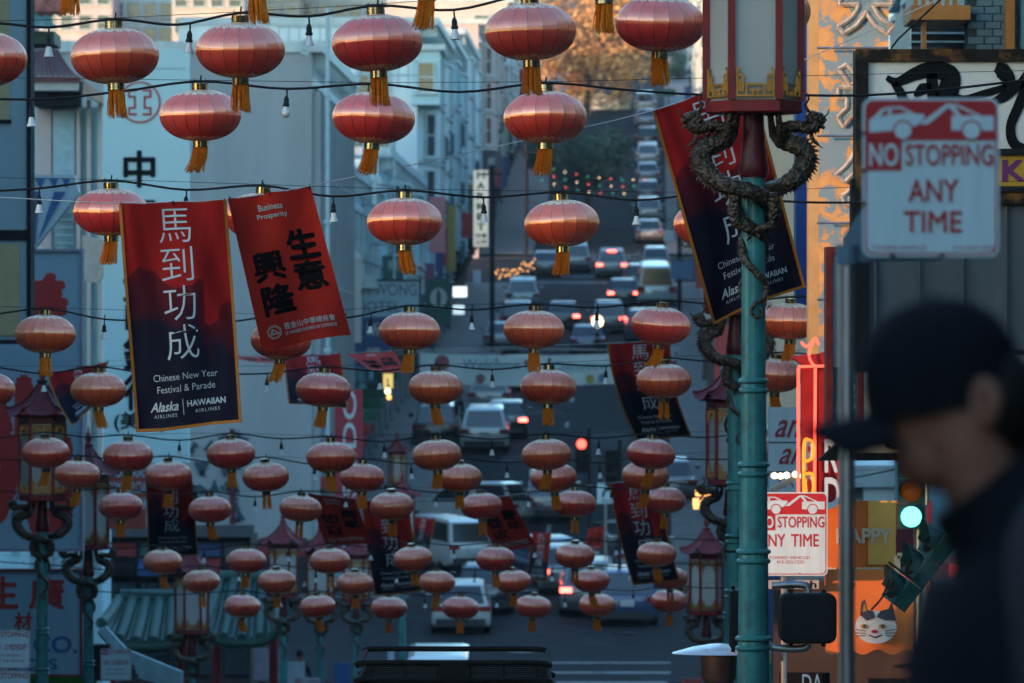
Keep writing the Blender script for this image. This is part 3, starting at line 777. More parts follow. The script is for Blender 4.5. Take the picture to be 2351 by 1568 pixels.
ROWS = [  # distance, lanterns (x, y, width), bulbs x, wire wobble
    (36.0, [(167, -112, 214, 1), (583, -92, 214, 0), (980, -80, 216, 2), (1388, -72, 216, 0)], []),
    (37.6, [(-40, 137, 206, 0), (264, 129, 206, 0), (552, 115, 207, 0), (866, 99, 210, 0), (1218, 73, 212, 0), (1516, 55, 207, 1), (1760, 28, 204, 0)], [108, 422, 713, 1030]),
    (41.1, [(460, 265, 190, 4), (858, 271, 191, 2), (1252, 270, 193, 2)], [67, 660]),
    (44.8, [(255, 487, 176, 2), (601, 498, 175, 0), (929, 509, 175, 3), (1290, 513, 174, 2), (1632, 515, 172, 0)], [80, 423, 766, 1120, 1472]),
    (55.8, [(104, 767, 142, 1), (645, 782, 140, 4), (940, 760, 141, 2), (1226, 757, 142, 1), (1517, 748, 140, 4), (1815, 738, 136, 2)], [247, 855, 1085, 1372]),
    (61.6, [(-28, 895, 128, 0), (226, 895, 129, 3), (743, 895, 128, 2), (1000, 890, 126, 3), (1259, 889, 130, 1), (1524, 875, 128, 0), (1780, 862, 126, 0)], [95, 615, 875, 1130, 1393]),
    (68.4, [(105, 1040, 113, 4), (294, 1047, 117, 0), (530, 1042, 113, 0), (760, 1050, 115, 0), (1003, 1045, 115, 2), (1255, 1044, 116, 4), (1495, 1042, 114, 2), (1742, 1037, 114, 0)], [413, 650, 880, 1132, 1375]),
    (73.0, [(178, 1090, 106, 0), (387, 1092, 108, 2), (610, 1095, 109, 0), (832, 1097, 105, 0), (1055, 1097, 105, 0), (1271, 1097, 108, 1), (1482, 1092, 110, 4)], [730, 935, 1160, 1385]),
    (77.5, [(277, 1163, 103, 0), (482, 1170, 100, 0), (690, 1168, 98, 0), (900, 1162, 103, 0), (1105, 1162, 98, 0), (1320, 1157, 100, 0), (1527, 1148, 98, 0)], [592, 800, 1008, 1218, 1412]),
    (84.7, [(373, 1290, 92, 0), (565, 1288, 93, 0), (757, 1288, 94, 0), (948, 1283, 92, 0), (1138, 1284, 93, 0), (1320, 1276, 93, 0), (1508, 1272, 92, 0)], [468, 660, 852, 1040, 1228, 1415]),
    (89.2, [(462, 1335, 87, 0), (635, 1335, 90, 0), (815, 1339, 86, 0), (1003, 1337, 86, 0), (1178, 1335, 84, 0), (1358, 1333, 86, 0), (1538, 1328, 84, 0)], [552, 725, 908, 1090, 1268, 1448]),
    (92.2, [(556, 1392, 86, 0), (729, 1392, 84, 0), (893, 1396, 85, 0), (1057, 1396, 86, 0), (1224, 1393, 85, 0), (1371, 1389, 86, 0), (1537, 1380, 85, 0)], [643, 810, 975, 1140, 1298, 1455]),
]
def socket_mesh():
    mb = MB()
    mb.tube([(0, 0, 0), (.003, 0, -.06)], .006, 6)
    mb.lathe([(.008, -.05), (.014, -.062), (.019, -.075), (.019, -.105), (.024, -.11), (.024, -.124), (.018, -.128)][::-1], (0, 0, 0), 10)
    return mb.mesh('socket', M_CABLE, smooth=50)
M_BULB = mat('frosted bulb', (.75, .74, .70), .35, var=.05, spec=.5)
def bulb_mesh(kind):
    mb = MB()
    pr = [(.016, -.126), (.019, -.14), (.024, -.165), (.033, -.19), (.034, -.196), (.01, -.198)] if kind == 0 else [(.015, -.126), (.019, -.14), (.031, -.165), (.033, -.178), (.026, -.196), (.012, -.206), (.003, -.208)]
    mb.lathe(pr[::-1], (0, 0, 0), 12)
    return mb.mesh('bulb', M_BULB, smooth=50)
SOCK, BULBS = socket_mesh(), [bulb_mesh(0), bulb_mesh(1)]
def curve_through(pts, n=6):
    out = []
    for i in range(len(pts) - 1):
        p0, p1, p2, p3 = pts[max(i - 1, 0)], pts[i], pts[i + 1], pts[min(i + 2, len(pts) - 1)]
        for k in range(n):
            t = k / n
            out.append(.5 * ((2 * p1) + (p2 - p0) * t + (2 * p0 - 5 * p1 + 4 * p2 - p3) * t * t + (3 * p1 - p0 - 3 * p2 + p3) * t ** 3))
    out.append(pts[-1]); return out
for ri, (D, ls, bx) in enumerate(ROWS):
    ls = sorted(ls); tops = []
    for k, (x, y, w, ts) in enumerate(ls):
        dj = random.uniform(-.25, .25)
        p = P(x, y, D + dj); wm = W(w, D + dj)
        lab = 'red satin lantern, %s from the left on the %s lantern string from the top' % (ORD[k], ORD[ri])
        lantern(p, wm, lab, ts if (ts or ri < 3) else None, tilt=random.uniform(-.075, .075))
        tops.append((x, y - .41 * w, D + dj))
    # anchors on the house fronts
    xl = CX + (C0(D) - 7.9) / D * SX; xr = CX + (C0(D) + 6.4) / D * SX
    ends = [(xl, tops[0][1] - 30, D)] + tops + [(xr, tops[-1][1] - 30, D)]
    st = thing('light_string', 'black cable with hanging bulbs carrying the %s lantern string from the top' % ORD[ri], 'light string', P(ends[0][0], ends[0][1], D), 'light strings over the street')
    thin = [P(x, y - .03 * 100 * 40 / D, d) for x, y, d in ends]
    MB().tube(thin, .0022, 4).build('support_wire', M_CABLE, st)
    pts = []; at = {}
    for i in range(len(ends) - 1):
        a, b = ends[i], ends[i + 1]
        px = abs(b[0] - a[0]); n = max(2, int(W(px, D) / .55))
        for k in range(n):
            t = k / n; sag = (0 if k == 0 else random.uniform(.2, 1.0) * .045)
            q = P(a[0] + (b[0] - a[0]) * t, a[1] + (b[1] - a[1]) * t, a[2] + (b[2] - a[2]) * t); q.z -= sag + .10 * 4 * t * (1 - t) * (W(px, D) / 4)
            pts.append(q)
    pts.append(P(*ends[-1])); pts.sort(key=lambda q: q.x)
    cv = curve_through(pts, 5)
    MB().tube(cv, .0095, 5).build('cable', M_CABLE, st)
    # clips along the cable
    mb = MB()
    for q in pts[::2]: mb.tube([q - Vector((0, 0, .012)), q + Vector((.006, 0, .045))], .006, 4)
    mb.build('clip', M_CABLE, st)
    for x in bx:
        X = P(x, 0, D).x
        q = min(cv, key=lambda c: abs(c.x - X))
        so = part('socket', SOCK, None, st, q - org(st))
        part('bulb', BULBS[1] if (ri == 2 and x == 660) else BULBS[0], None, so)
        so.rotation_euler = (random.uniform(-.1, .1), random.uniform(-.06, .06), 0)

# ================================================================ BANNERS
def banner_mat(kind):
    nm = 'banner ' + kind
    if nm in _MT: return _MT[nm]
    m = bpy.data.materials.new(nm); m.use_nodes = True; nt = m.node_tree; b = nt.nodes['Principled BSDF']
    uv = nt.nodes.new('ShaderNodeUVMap')
    if kind == 'dark':
        sp = nt.nodes.new('ShaderNodeSeparateXYZ'); nt.links.new(uv.outputs[0], sp.inputs[0])
        nz = nt.nodes.new('ShaderNodeTexNoise'); nz.inputs['Scale'].default_value = 1.6; nz.inputs['Detail'].default_value = 1.5; nz.inputs['Distortion'].default_value = 1.2
        nt.links.new(uv.outputs[0], nz.inputs['Vector'])
        wv = nt.nodes.new('ShaderNodeTexWave'); wv.inputs['Scale'].default_value = .55; wv.inputs['Distortion'].default_value = 15; wv.inputs['Detail'].default_value = 1.0; wv.inputs['Detail Scale'].default_value = .9
        nt.links.new(uv.outputs[0], wv.inputs['Vector'])
        ad = nt.nodes.new('ShaderNodeMath'); ad.operation = 'MULTIPLY_ADD'; ad.inputs[1].default_value = .75
        nt.links.new(nz.outputs[0], ad.inputs[0])
        sh = nt.nodes.new('ShaderNodeMath'); sh.operation = 'MULTIPLY_ADD'; sh.inputs[1].default_value = .22; sh.inputs[2].default_value = -.06
        nt.links.new(sp.outputs[0], sh.inputs[0])
        sv = nt.nodes.new('ShaderNodeMath'); sv.operation = 'ADD'; nt.links.new(sp.outputs[1], sv.inputs[0]); nt.links.new(sh.outputs[0], sv.inputs[1])
        nt.links.new(sv.outputs[0], ad.inputs[2])
        rp = nt.nodes.new('ShaderNodeValToRGB'); e = rp.color_ramp.elements
        e[0].position = .80; e[0].color = (.010, .009, .018, 1); e[1].position = 1.22; e[1].color = (.26, .011, .010, 1)
        k = e.new(.99); k.color = (.095, .008, .011, 1)
        nt.links.new(ad.outputs[0], rp.inputs[0])
        mu = nt.nodes.new('ShaderNodeMixRGB'); mu.blend_type = 'MULTIPLY'; mu.inputs[0].default_value = .55
        r2 = nt.nodes.new('ShaderNodeValToRGB'); r2.color_ramp.elements[0].position = .0; r2.color_ramp.elements[0].color = (.35, .3, .35, 1); r2.color_ramp.elements[1].position = .35
        nt.links.new(wv.outputs[0], r2.inputs[0])
        nt.links.new(rp.outputs[0], mu.inputs[1]); nt.links.new(r2.outputs[0], mu.inputs[2])
        nt.links.new(mu.outputs[0], b.inputs['Base Color'])
    else:
        nz = nt.nodes.new('ShaderNodeTexNoise'); nz.inputs['Scale'].default_value = 3; nz.inputs['Detail'].default_value = 5
        nt.links.new(uv.outputs[0], nz.inputs['Vector'])
        rp = nt.nodes.new('ShaderNodeValToRGB'); e = rp.color_ramp.elements
        e[0].position = .3; e[0].color = (.32, .018, .013, 1); e[1].position = .7; e[1].color = (.39, .026, .017, 1)
        nt.links.new(nz.outputs[0], rp.inputs[0]); nt.links.new(rp.outputs[0], b.inputs['Base Color'])
    b.inputs['Roughness'].default_value = .8; b.inputs['Specular IOR Level'].default_value = .05
    tcb = nt.nodes.new('ShaderNodeTexCoord'); nb = nt.nodes.new('ShaderNodeTexNoise'); nb.inputs['Scale'].default_value = 3.2; nb.inputs['Detail'].default_value = 4; nb.inputs['Distortion'].default_value = .8
    mpb = nt.nodes.new('ShaderNodeMapping'); mpb.inputs['Scale'].default_value = (1, 1, .45); nt.links.new(tcb.outputs['Object'], mpb.inputs[0]); nt.links.new(mpb.outputs[0], nb.inputs['Vector'])
    bb = nt.nodes.new('ShaderNodeBump'); bb.inputs['Strength'].default_value = .5; bb.inputs['Distance'].default_value = .06; nt.links.new(nb.outputs[0], bb.inputs['Height']); nt.links.new(bb.outputs[0], b.inputs['Normal'])
    _MT[nm] = m; return m
M_BORD = mat('orange banner hem', (.40, .13, .010), .6, var=.1)
M_PALE = mat('pale print', (.52, .56, .58), .6, var=.05)
M_INK = mat('black print', (.008, .008, .010), .9, spec=.04, var=.1)
def banner(label, q, D, kind, dd=(0, 0, 0, 0), bow=(0, 0), wave=.03, chars=None, detail=2, seed=0):
    """q: four corners (top left, top right, bottom right, bottom left) as seen; dd: depth offsets of the corners; bow: sideways and depth bulge"""
    pts = [P(x, y, D + e) for (x, y), e in zip(q, dd)]
    tl, tr, br, bl = pts
    wid = ((tr - tl).length + (br - bl).length) / 2; hei = ((bl - tl).length + (br - tr).length) / 2
    def surf(u, v, d=0):                       # v = 1 at the top
        a = bl.lerp(br, u); b = tl.lerp(tr, u); p = a.lerp(b, v)
        s = 4 * v * (1 - v)
        p = p + Vector((W(bow[0], D) * s, bow[1] * s, 0))
        p.y += wave * math.sin(u * 5.1 + v * 3.3 + seed) * (1 - v * .7) + wave * .6 * math.sin(u * 9.0 - v * 4.7 + seed * 2)
        p.z -= wave * .4 * (1 - v) * math.sin(u * 4 + seed)
        p.y -= wave * 2.2 * max(0, abs(2 * u - 1) - .6) * (1 - v) ** 2 * (1 if seed % 2 else -1)
        p.z -= .012 * math.sin(u * math.pi * 2) ** 2 * v ** 6
        p.y -= d
        return p
    t = thing('street_banner', label, 'banner', tl.lerp(tr, .5), 'banners hung over the street')
    MB().grid(lambda u, v: surf(u, v), 14, 26).build('cloth', banner_mat(kind), t, smooth=80, recalc=False)
    e = .004
    if kind == 'dark':
        bw = .028
        for (u0, v0, u1, v1) in ((0, 0, bw, 1), (1 - bw, 0, 1, 1), (bw, 0, 1 - bw, bw * wid / hei)):
            mb = MB(); mb.grid(lambda u, v: surf(u0 + (u1 - u0) * u, v0 + (v1 - v0) * v, .014), 4, 26 if v1 == 1 else 2); mb.build('hem', M_BORD, t, recalc=False)
        mb = MB(); asp = wid / hei
        for i, ch in enumerate('馬到功成'):
            vc = .895 - .172 * i; hs = .076; hu = hs / asp * .93
            letter(mb, ch, surf, (.5 - hu, vc - hs, .5 + hu, vc + hs), bold=-.008, depth=e)
        mb.build('lettering', M_PALE, t, recalc=False)
        mb = MB()
        letter(mb, 'Chinese New Year', surf, (.20, .215, .80, .245), bold=-.006, depth=e)
        letter(mb, 'Festival & Parade', surf, (.23, .163, .77, .193), bold=-.006, depth=e)
        mb.build('festival_print', M_PALE, t, recalc=False); mb = MB()
        letter(mb, 'Alaska', surf, (.15, .083, .42, .125), bold=.02, shear=.35, depth=e)
        letter(mb, 'AIRLINES', surf, (.18, .056, .40, .071), depth=e, space=1.3)
        mb.build('sponsor_print', M_PALE, t, recalc=False); mb = MB()
        letter(mb, 'HAWAIIAN', surf, (.50, .092, .86, .120), bold=.028, depth=e)
        letter(mb, 'AIRLINES', surf, (.57, .063, .80, .078), depth=e, space=1.3)
        mb.build('sponsor_print', M_PALE, t, recalc=False); mb = MB()
        u0 = .46; mb.add([surf(u0, .06, e), surf(u0 + .006, .06, e), surf(u0 + .006, .13, e), surf(u0, .13, e)], [(0, 1, 2, 3)])
        mb.build('divider', M_PALE, t, recalc=False)
    else:
        l1, l2, cc = chars
        mb = MB()
        for ch, uc, vc in zip(cc, (.73, .73, .29, .31), (.64, .43, .53, .31)):
            letter(mb, ch, surf, (uc - .185, vc - .1, uc + .185, vc + .1), bold=.035, depth=e)
        mb.build('lettering', M_INK, t, recalc=False)
        mb = MB()
        n1 = .018 * len(l1); n2 = .018 * len(l2)
        letter(mb, l1, surf, (.47 - n1, .888, .47 + n1, .932), bold=.02, depth=e)
        letter(mb, l2, surf, (.47 - n2, .826, .47 + n2, .870), bold=.02, depth=e)
        mb.build('title_print', M_PALE, t, recalc=False); mb = MB()
        letter(mb, '舊金山中華總商會', surf, (.30, .108, .88, .152), bold=.01, depth=e)
        letter(mb, 'SF CHINESE CHAMBER OF COMMERCE', surf, (.30, .072, .88, .094), bold=.01, depth=e)
        mb.build('chamber_print', M_PALE, t, recalc=False); mb = MB()
        # octagonal seal
        asp = wid / hei; cu, cv_, rr_ = .18, .108, .085
        for ro, ri in ((1, .9), (.8, .74)):
            for k in range(8):
                a0, a1 = (k + .5) * math.pi / 4, (k + 1.5) * math.pi / 4
                mb.add([surf(cu + rr_ * r_ * math.cos(a), cv_ + rr_ * asp * r_ * math.sin(a), e) for r_, a in ((ro, a0), (ro, a1), (ri, a1), (ri, a0))], [(0, 1, 2, 3)])
        for (a, b, c, d) in ((-.6, -.35, .6, -.22), (-.25, -.3, -.15, .5), (.15, -.3, .22, .3)):
            mb.add([surf(cu + rr_ * x, cv_ + rr_ * asp * y, e) for x, y in ((a, b), (c, b), (c, d), (a, d))], [(0, 1, 2, 3)])
        mb.add([surf(cu + rr_ * x, cv_ + rr_ * asp * y, e) for x, y in ((-.6, -.25), (-.2, .5), (-.12, .42), (-.45, -.25))], [(0, 1, 2, 3)])
        mb.add([surf(cu + rr_ * x, cv_ + rr_ * asp * y, e) for x, y in ((-.2, .5), (.6, -.25), (.45, -.25), (-.2, .36))], [(0, 1, 2, 3)])
        mb.build('seal', M_PALE, t, recalc=False)
    for u in (.02, .5, .98):
        p = surf(u, .985)
        MB().lathe([(.008, -.001), (.016, -.001), (.016, .001), (.008, .001)], (0, 0, 0), 10, cap=False)
        mb = MB(); mb.tube([p + Vector((0, -.01, -.005)), p + Vector((0, -.006, .03))], .006, 5); mb.build('tie', M_CABLE, t)
    return t
RB = ('Business', 'Prosperity', '生意興隆')
banner('dark red and navy banner at left with four white characters, biggest and nearest', [(273, 467), (520, 458), (557, 976), (312, 987)], 41.5, 'dark', dd=(0, 0, -.15, -.1), seed=1, wave=.05)
banner('plain red banner reading Business Prosperity with black characters', [(523, 456), (713, 427), (805, 770), (603, 805)], 41.6, 'red', dd=(0, 0, .35, .35), chars=RB, seed=2, wave=.035)
banner('dark banner swung behind the nearest dragon lamp post', [(1498, 254), (1722, 175), (1850, 655), (1637, 746)], 41.4, 'dark', dd=(0, 0, .35, .35), seed=3, wave=.05)
banner('dark banner hanging right of centre behind two lanterns, above the red signal', [(1395, 789), (1540, 780), (1588, 998), (1465, 1016)], 75, 'dark', dd=(0, 0, .7, .7), bow=(-14, -.1), seed=4)
banner('dark banner low on the right beside the cars with red tail lights', [(1400, 1110), (1512, 1102), (1561, 1330), (1453, 1346)], 88, 'dark', dd=(0, 0, .5, .5), bow=(-6, 0), seed=5)
banner('dark banner low in the middle beside the red wishes banner', [(830, 1150), (937, 1146), (973, 1357), (861, 1368)], 90, 'dark', dd=(0, 0, .5, .5), bow=(-3, 0), seed=6)
banner('dark banner low on the left in front of the orange storefront board', [(334, 1085), (441, 1092), (456, 1276), (341, 1277)], 88, 'dark', dd=(0, 0, 1.0, 1.0), seed=7)
banner('small red banner with black characters left of the middle dark banner', [(707, 1132), (815, 1145), (852, 1250), (748, 1253)], 89, 'red', dd=(0, 0, .9, .9), chars=('All Wishes', 'Come True', '萬事如意'), seed=8)
banner('small red tilted banner reading Peaceful and Fruitful Year', [(1082, 1146), (1170, 1138), (1230, 1252), (1141, 1273)], 90, 'red', dd=(0, 0, .7, .7), chars=('Peaceful and', 'Fruitful Year', '慶年豐收'), seed=9)
banner('dark banner blown forward behind a lantern left of the red storefront sign', [(650, 818), (783, 811), (800, 936), (662, 929)], 75, 'dark', dd=(0, 0, -1.2, -1.2), seed=10)
banner('dark banner twisted by the wind at far left over the lamp roofs', [(108, 855), (250, 830), (258, 880), (168, 984)], 75, 'dark', dd=(0, 0, -.4, -1.0), bow=(-10, 0), seed=11, wave=.06)
banner('red banner blown flat, thin sliver right of the big dark banner', [(540, 815), (640, 820), (640, 836), (545, 826)], 75.2, 'red', dd=(0, 0, -1.4, -1.4), chars=('Good', 'Fortune', '吉祥如意'), seed=12)
banner('dark banner blown flat over the yellow light left of centre', [(795, 812), (905, 806), (933, 858), (850, 848)], 75.4, 'red', dd=(0, 0, -1.3, -1.3), chars=('Good', 'Health', '身體健康'), seed=13, wave=.06)
banner('far small red banner right of the middle dark banner', [(948, 1186), (1000, 1190), (986, 1262), (936, 1258)], 168, 'dark', dd=(0, 0, .2, .2), seed=14)
banner('far dark banner below the fruitful year banner', [(1222, 1221), (1266, 1223), (1256, 1336), (1208, 1331)], 166, 'dark', dd=(0, 0, .2, .2), seed=15)
banner('far small red banner in front of the blue cars', [(1352, 1212), (1388, 1208), (1380, 1262), (1340, 1266)], 168, 'red', dd=(0, 0, .3, .3), chars=('Good', 'Luck', '大吉大利'), seed=16)
def line_thing(label, pts, r_=.004):
    t = thing('banner_line', label, 'wire', pts[0], 'wires carrying the banners')
    MB().tube(curve_through([Vector(p) for p in pts], 4), r_, 5).build('wire', M_WIRE, t)
line_thing('pale wire carrying the nearest banners across the street', [P(-400, 432, 41.6), P(0, 453, 41.6), P(273, 466, 41.5), P(520, 457, 41.6), P(713, 426, 41.6), P(1100, 345, 41.5), P(1498, 254, 41.4), P(1722, 172, 41.4), P(1840, 140, 41), P(2150, 0, 40.6), P(2330, -90, 40.4)])
line_thing('pale wire carrying the banners under the fifth lantern string', [P(-300, 860, 75), P(108, 854, 75), P(250, 829, 75), P(540, 814, 75.2), P(650, 817, 75), P(905, 805, 75.4), P(1395, 788, 75), P(1540, 779, 75), P(1640, 770, 75)])
line_thing('pale wire carrying the low middle banners', [P(330, 1080, 88.5), P(441, 1091, 88), P(707, 1131, 89), P(815, 1144, 89), P(937, 1145, 90), P(1082, 1145, 90), P(1170, 1137, 90), P(1400, 1109, 88), P(1512, 1101, 88), P(1640, 1085, 88)])

# ================================================================ DRAGON LAMP POSTS
M_POST = mat('verdigris green enamel', (.045, .22, .215), .42, var=.22, scale=7, dirt=(.05, .045, .03), dirt_amt=.75, coat=.15, bump=.12)
M_BRONZE = mat('weathered bronze', (.11, .075, .05), .42, metal=.55, var=.5, scale=22, dirt=(.03, .035, .035), dirt_amt=.6)
def _scales(m):
    nt = m.node_tree; b = nt.nodes['Principled BSDF']; tc = nt.nodes.new('ShaderNodeTexCoord'); v = nt.nodes.new('ShaderNodeTexVoronoi'); v.inputs['Scale'].default_value = 42
    nt.links.new(tc.outputs['Object'], v.inputs['Vector']); bp = nt.nodes.new('ShaderNodeBump'); bp.invert = True; bp.inputs['Strength'].default_value = .7; bp.inputs['Distance'].default_value = .02
    nt.links.new(v.outputs['Distance'], bp.inputs['Height']); nt.links.new(bp.outputs[0], b.inputs['Normal'])
_scales(M_BRONZE)
M_LRED = mat('lamp red lacquer', (.24, .018, .02), .4, var=.2, scale=6)
M_LROOF = mat('lamp roof maroon', (.22, .035, .045), .5, var=.25, scale=8)
M_LPANE = mat('frosted lamp glass', (.72, .70, .66), .5, var=.06, scale=40, spec=.4)
def _translucent(m):
    nt = m.node_tree; b = nt.nodes['Principled BSDF']; out = nt.nodes['Material Output']
    tr = nt.nodes.new('ShaderNodeBsdfTranslucent'); tr.inputs[0].default_value = (.82, .80, .76, 1); mx = nt.nodes.new('ShaderNodeMixShader'); mx.inputs[0].default_value = .5
    nt.links.new(b.outputs[0], mx.inputs[1]); nt.links.new(tr.outputs[0], mx.inputs[2]); nt.links.new(mx.outputs[0], out.inputs[0])
_translucent(M_LPANE)
M_NECK = mat('dark red neck', (.10, .012, .014), .35, var=.4, scale=14, bump=.4)
M_FRET = mat('gilt fretwork', (.50, .22, .04), .4, metal=.6, var=.3, scale=20)
PH = 5.0           # height of the lantern floor above the pavement
def dragon_points():
    k = 1037.0
    raw = [  # body of the left dragon: x, y in studied detail, depth, radius
        (196, 195, -.05, .020), (172, 250, -.06, .034), (215, 270, -.06, .036), (290, 255, -.05, .036), (365, 265, -.04, .040), (405, 300, -.04, .046),
        (385, 350, -.03, .052), (310, 378, -.03, .058), (245, 420, -.03, .064), (238, 490, -.04, .066), (275, 560, -.07, .062), (345, 625, -.11, .058),
        (440, 662, -.15, .054), (560, 690, -.16, .050), (660, 740, -.10, .046), (690, 820, .02, .042), (640, 900, .10, .038), (540, 960, .06, .034),
        (505, 1040, -.03, .030), (520, 1140, -.09, .026), (600, 1225, -.13, .023), (655, 1300, -.10, .020), (640, 1385, -.11, .017), (580, 1425, -.13, .014),
        (556, 1475, -.13, .012), (590, 1512, -.13, .010), (632, 1495, -.13, .009), (628, 1460, -.13, .008), (604, 1452, -.13, .007)]
    return [(Vector(((x - 577) / k, d, PH + (175 - y) / k)), r_) for x, y, d, r_ in raw]
def lamp_post_parts(t):
    # pole
    zs = [0, .08, .1, .45, .5, .55]
    prof = [(.20, 0), (.20, .10), (.165, .14), (.165, .5), (.135, .56), (.135, .60), (.112, .64)]
    z = .64
    rings = [1.05, 1.65, 2.2, 2.75, 3.28]
    for rz in rings:
        r0 = .110 - .0125 * (rz - .64)
        prof += [(r0 + .003, rz - .05), (r0 + .018, rz - .035), (r0 + .018, rz - .022), (r0 + .004, rz - .012), (r0 + .002, rz + .012), (r0 + .020, rz + .024), (r0 + .020, rz + .038), (r0, rz + .052)]
    prof += [(.074, PH - .42), (.068, PH - .36)]
    MB().lathe(prof, (0, 0, 0), 20).build('pole', M_POST, t, smooth=35)
    for k in range(4):
        a = .35 + k * math.pi / 2
        MB().tube([(.108 * math.cos(a), .108 * math.sin(a), .66), (.070 * math.cos(a), .070 * math.sin(a), 3.2)], .008, 5).build('rib', M_POST, t)
    # neck
    MB().lathe([(.085, PH - .40), (.098, PH - .36), (.088, PH - .30), (.075, PH - .2), (.068, PH - .1), (.066, PH)], (0, 0, 0), 18).build('neck', M_NECK, t, smooth=50)
    # dragons
    pts = dragon_points()
    for s in (-1, 1):
        mb = MB(); P3 = []; rr_ = []
        for p, r_ in pts:
            q = p.copy()
            if s > 0: q.x = -q.x; q.y = -q.y if abs(q.x) < .2 else q.y; 
            P3.append(q); rr_.append(r_ * 1.0)
        cv = curve_through(P3, 5)
        rad = []
        for i in range(len(P3) - 1):
            for j in range(5): rad.append(rr_[i] + (rr_[i + 1] - rr_[i]) * j / 5)
        rad.append(rr_[-1])
        rad = [r_ * (1 + .08 * math.sin(i * 2.2)) for i, r_ in enumerate(rad)]
        mb.tube(cv, rad, 10)
        o = mb.build('dragon', M_BRONZE, t, smooth=60)
        # back spines
        sp = MB()
        for i in range(6, len(cv) - 46, 1):
            d = (cv[i + 1] - cv[i - 1]).normalized(); out = Vector((d.z, 0, -d.x)) * (1 if s < 0 else -1)
            if out.length < .2: continue
            out.normalize(); h = rad[i] * 1.1
            b = cv[i] + out * rad[i] * .8
            sp.add([b - d * .016 + Vector((0, .006, 0)), b + d * .016, b + out * h * .55 + d * .02, b - d * .016 - Vector((0, .006, 0))], [(0, 1, 2), (1, 3, 2), (0, 2, 3)])
        sp.build('spines', M_BRONZE, o)['kind'] = 'stuff'
        # head: muzzle, jaw, mane, horns, whiskers
        hd = MB(); h0 = P3[0]; sx = s
        def hp(x, z, y=0): return h0 + Vector((sx * x * -1 * -1, y, z))
        hd.tube([hp(-.02, -.03), hp(.012, .0), hp(.05, -.008), hp(.085, -.035)], [.040, .046, .036, .018], 8)       # skull and muzzle
        hd.tube([hp(.02, -.045), hp(.06, -.06), hp(.082, -.072)], [.024, .018, .010], 6)                            # jaw
        for k in range(6):
            a = -1.2 + k * .5
            hd.tube([hp(-.01, -.02 - k * .015), hp(-.045 + .01 * k, -.03 - k * .025), hp(-.055 + .025 * k, -.06 - k * .028)], [.016, .012, .002], 5)   # mane
        for yy in (-.025, .025):
            hd.tube([hp(-.02, .03, yy), hp(-.045, .075, yy * 1.4), hp(-.02, .11, yy * 1.6), hp(-.03, .15, yy * 1.8)], [.012, .009, .006, .002], 5)     # horn
            hd.tube([hp(.07, -.01, yy), hp(.10, .02, yy), hp(.11, .055, yy)], [.006, .004, .002], 4)                # whisker
            hd.lathe([(.004, -.008), (.010, 0), (.004, .008)], hp(.03, .018, yy * 1.4), 6)
        hd.build('head', M_BRONZE, o, smooth=55)
        # arms holding the lamp floor and hind leg gripping the pole
        for dx, dy in ((.0, -.06), (.045, .08)):
            ar = MB(); a = Vector((s * (.17 - dx), dy - .03, PH - .13)); b = Vector((s * (.155 - dx), dy - .09, PH - .05)); c = Vector((s * (.15 - dx), dy - .10, PH + .0))
            ar.tube([Vector((s * .17, -.03, PH - .19)), a, b, c], [.036, .028, .022, .02], 7)
            for k in (-1, 0, 1):
                ar.tube([c + Vector((k * .024, 0, -.005)), c + Vector((k * .03, -.02, .025)), c + Vector((k * .028, -.012, .052))], [.011, .012, .005], 5)
            ar.build('arm', M_BRONZE, o, smooth=60)
        lg = MB()
        lg.tube([Vector((s * .115, -.14, PH - .50)), Vector((s * .13, -.13, PH - .62)), Vector((s * .118, -.12, PH - .70)), Vector((s * .04, -.12, PH - .735)), Vector((s * -.01, -.10, PH - .745))], [.04, .045, .034, .026, .02], 7)
        for k in (-1, 0, 1): lg.tube([Vector((s * -.01, -.10, PH - .745)), Vector((s * -.03, -.115, PH - .75 + k * .03)), Vector((s * -.045, -.09, PH - .77 + k * .035))], [.014, .013, .004], 5)
        lg.build('leg', M_BRONZE, o, smooth=60)
    # lantern: floor, bars, panes, fretwork, lintel, roof
    RL = .30; HB = 1.02
    def hexpt(r_, k, z): a = math.pi / 3 * k; return Vector((r_ * math.cos(a), r_ * math.sin(a), z))
    mb = MB(); mb.lathe([(RL * .96, PH), (RL * 1.02, PH + .01), (RL * 1.02, PH + .075), (RL * .97, PH + .08)], (0, 0, 0), 6); mb.build('lamp_floor', M_LRED, t)
    mb = MB(); mb.lathe([(RL * 1.0, PH + HB), (RL * 1.06, PH + HB + .01), (RL * 1.06, PH + HB + .10), (RL, PH + HB + .11)], (0, 0, 0), 6); mb.build('lintel', M_LRED, t)
    for k in range(6):
        MB().bar(hexpt(RL, k, PH + .08), hexpt(RL, k, PH + HB), .045).build('lamp_bar', M_LRED, t)
        a, b = hexpt(RL * .95, k, 0), hexpt(RL * .95, k + 1, 0)
        mb = MB(); n = (a + b).normalized() * .012
        mb.add([a + Vector((0, 0, PH + .08)), b + Vector((0, 0, PH + .08)), b + Vector((0, 0, PH + HB)), a + Vector((0, 0, PH + HB)),
                a - n + Vector((0, 0, PH + .08)), b - n + Vector((0, 0, PH + .08)), b - n + Vector((0, 0, PH + HB)), a - n + Vector((0, 0, PH + HB))],
               [(0, 1, 2, 3), (4, 7, 6, 5), (0, 4, 5, 1), (1, 5, 6, 2), (2, 6, 7, 3), (3, 7, 4, 0)])
        mb.build('pane', M_LPANE, t)
        # key-pattern fret, bottom and top
        fr = MB()
        def fp(u, z):
            q = a.lerp(b, u); return q + n * 1.6 + Vector((0, 0, z))
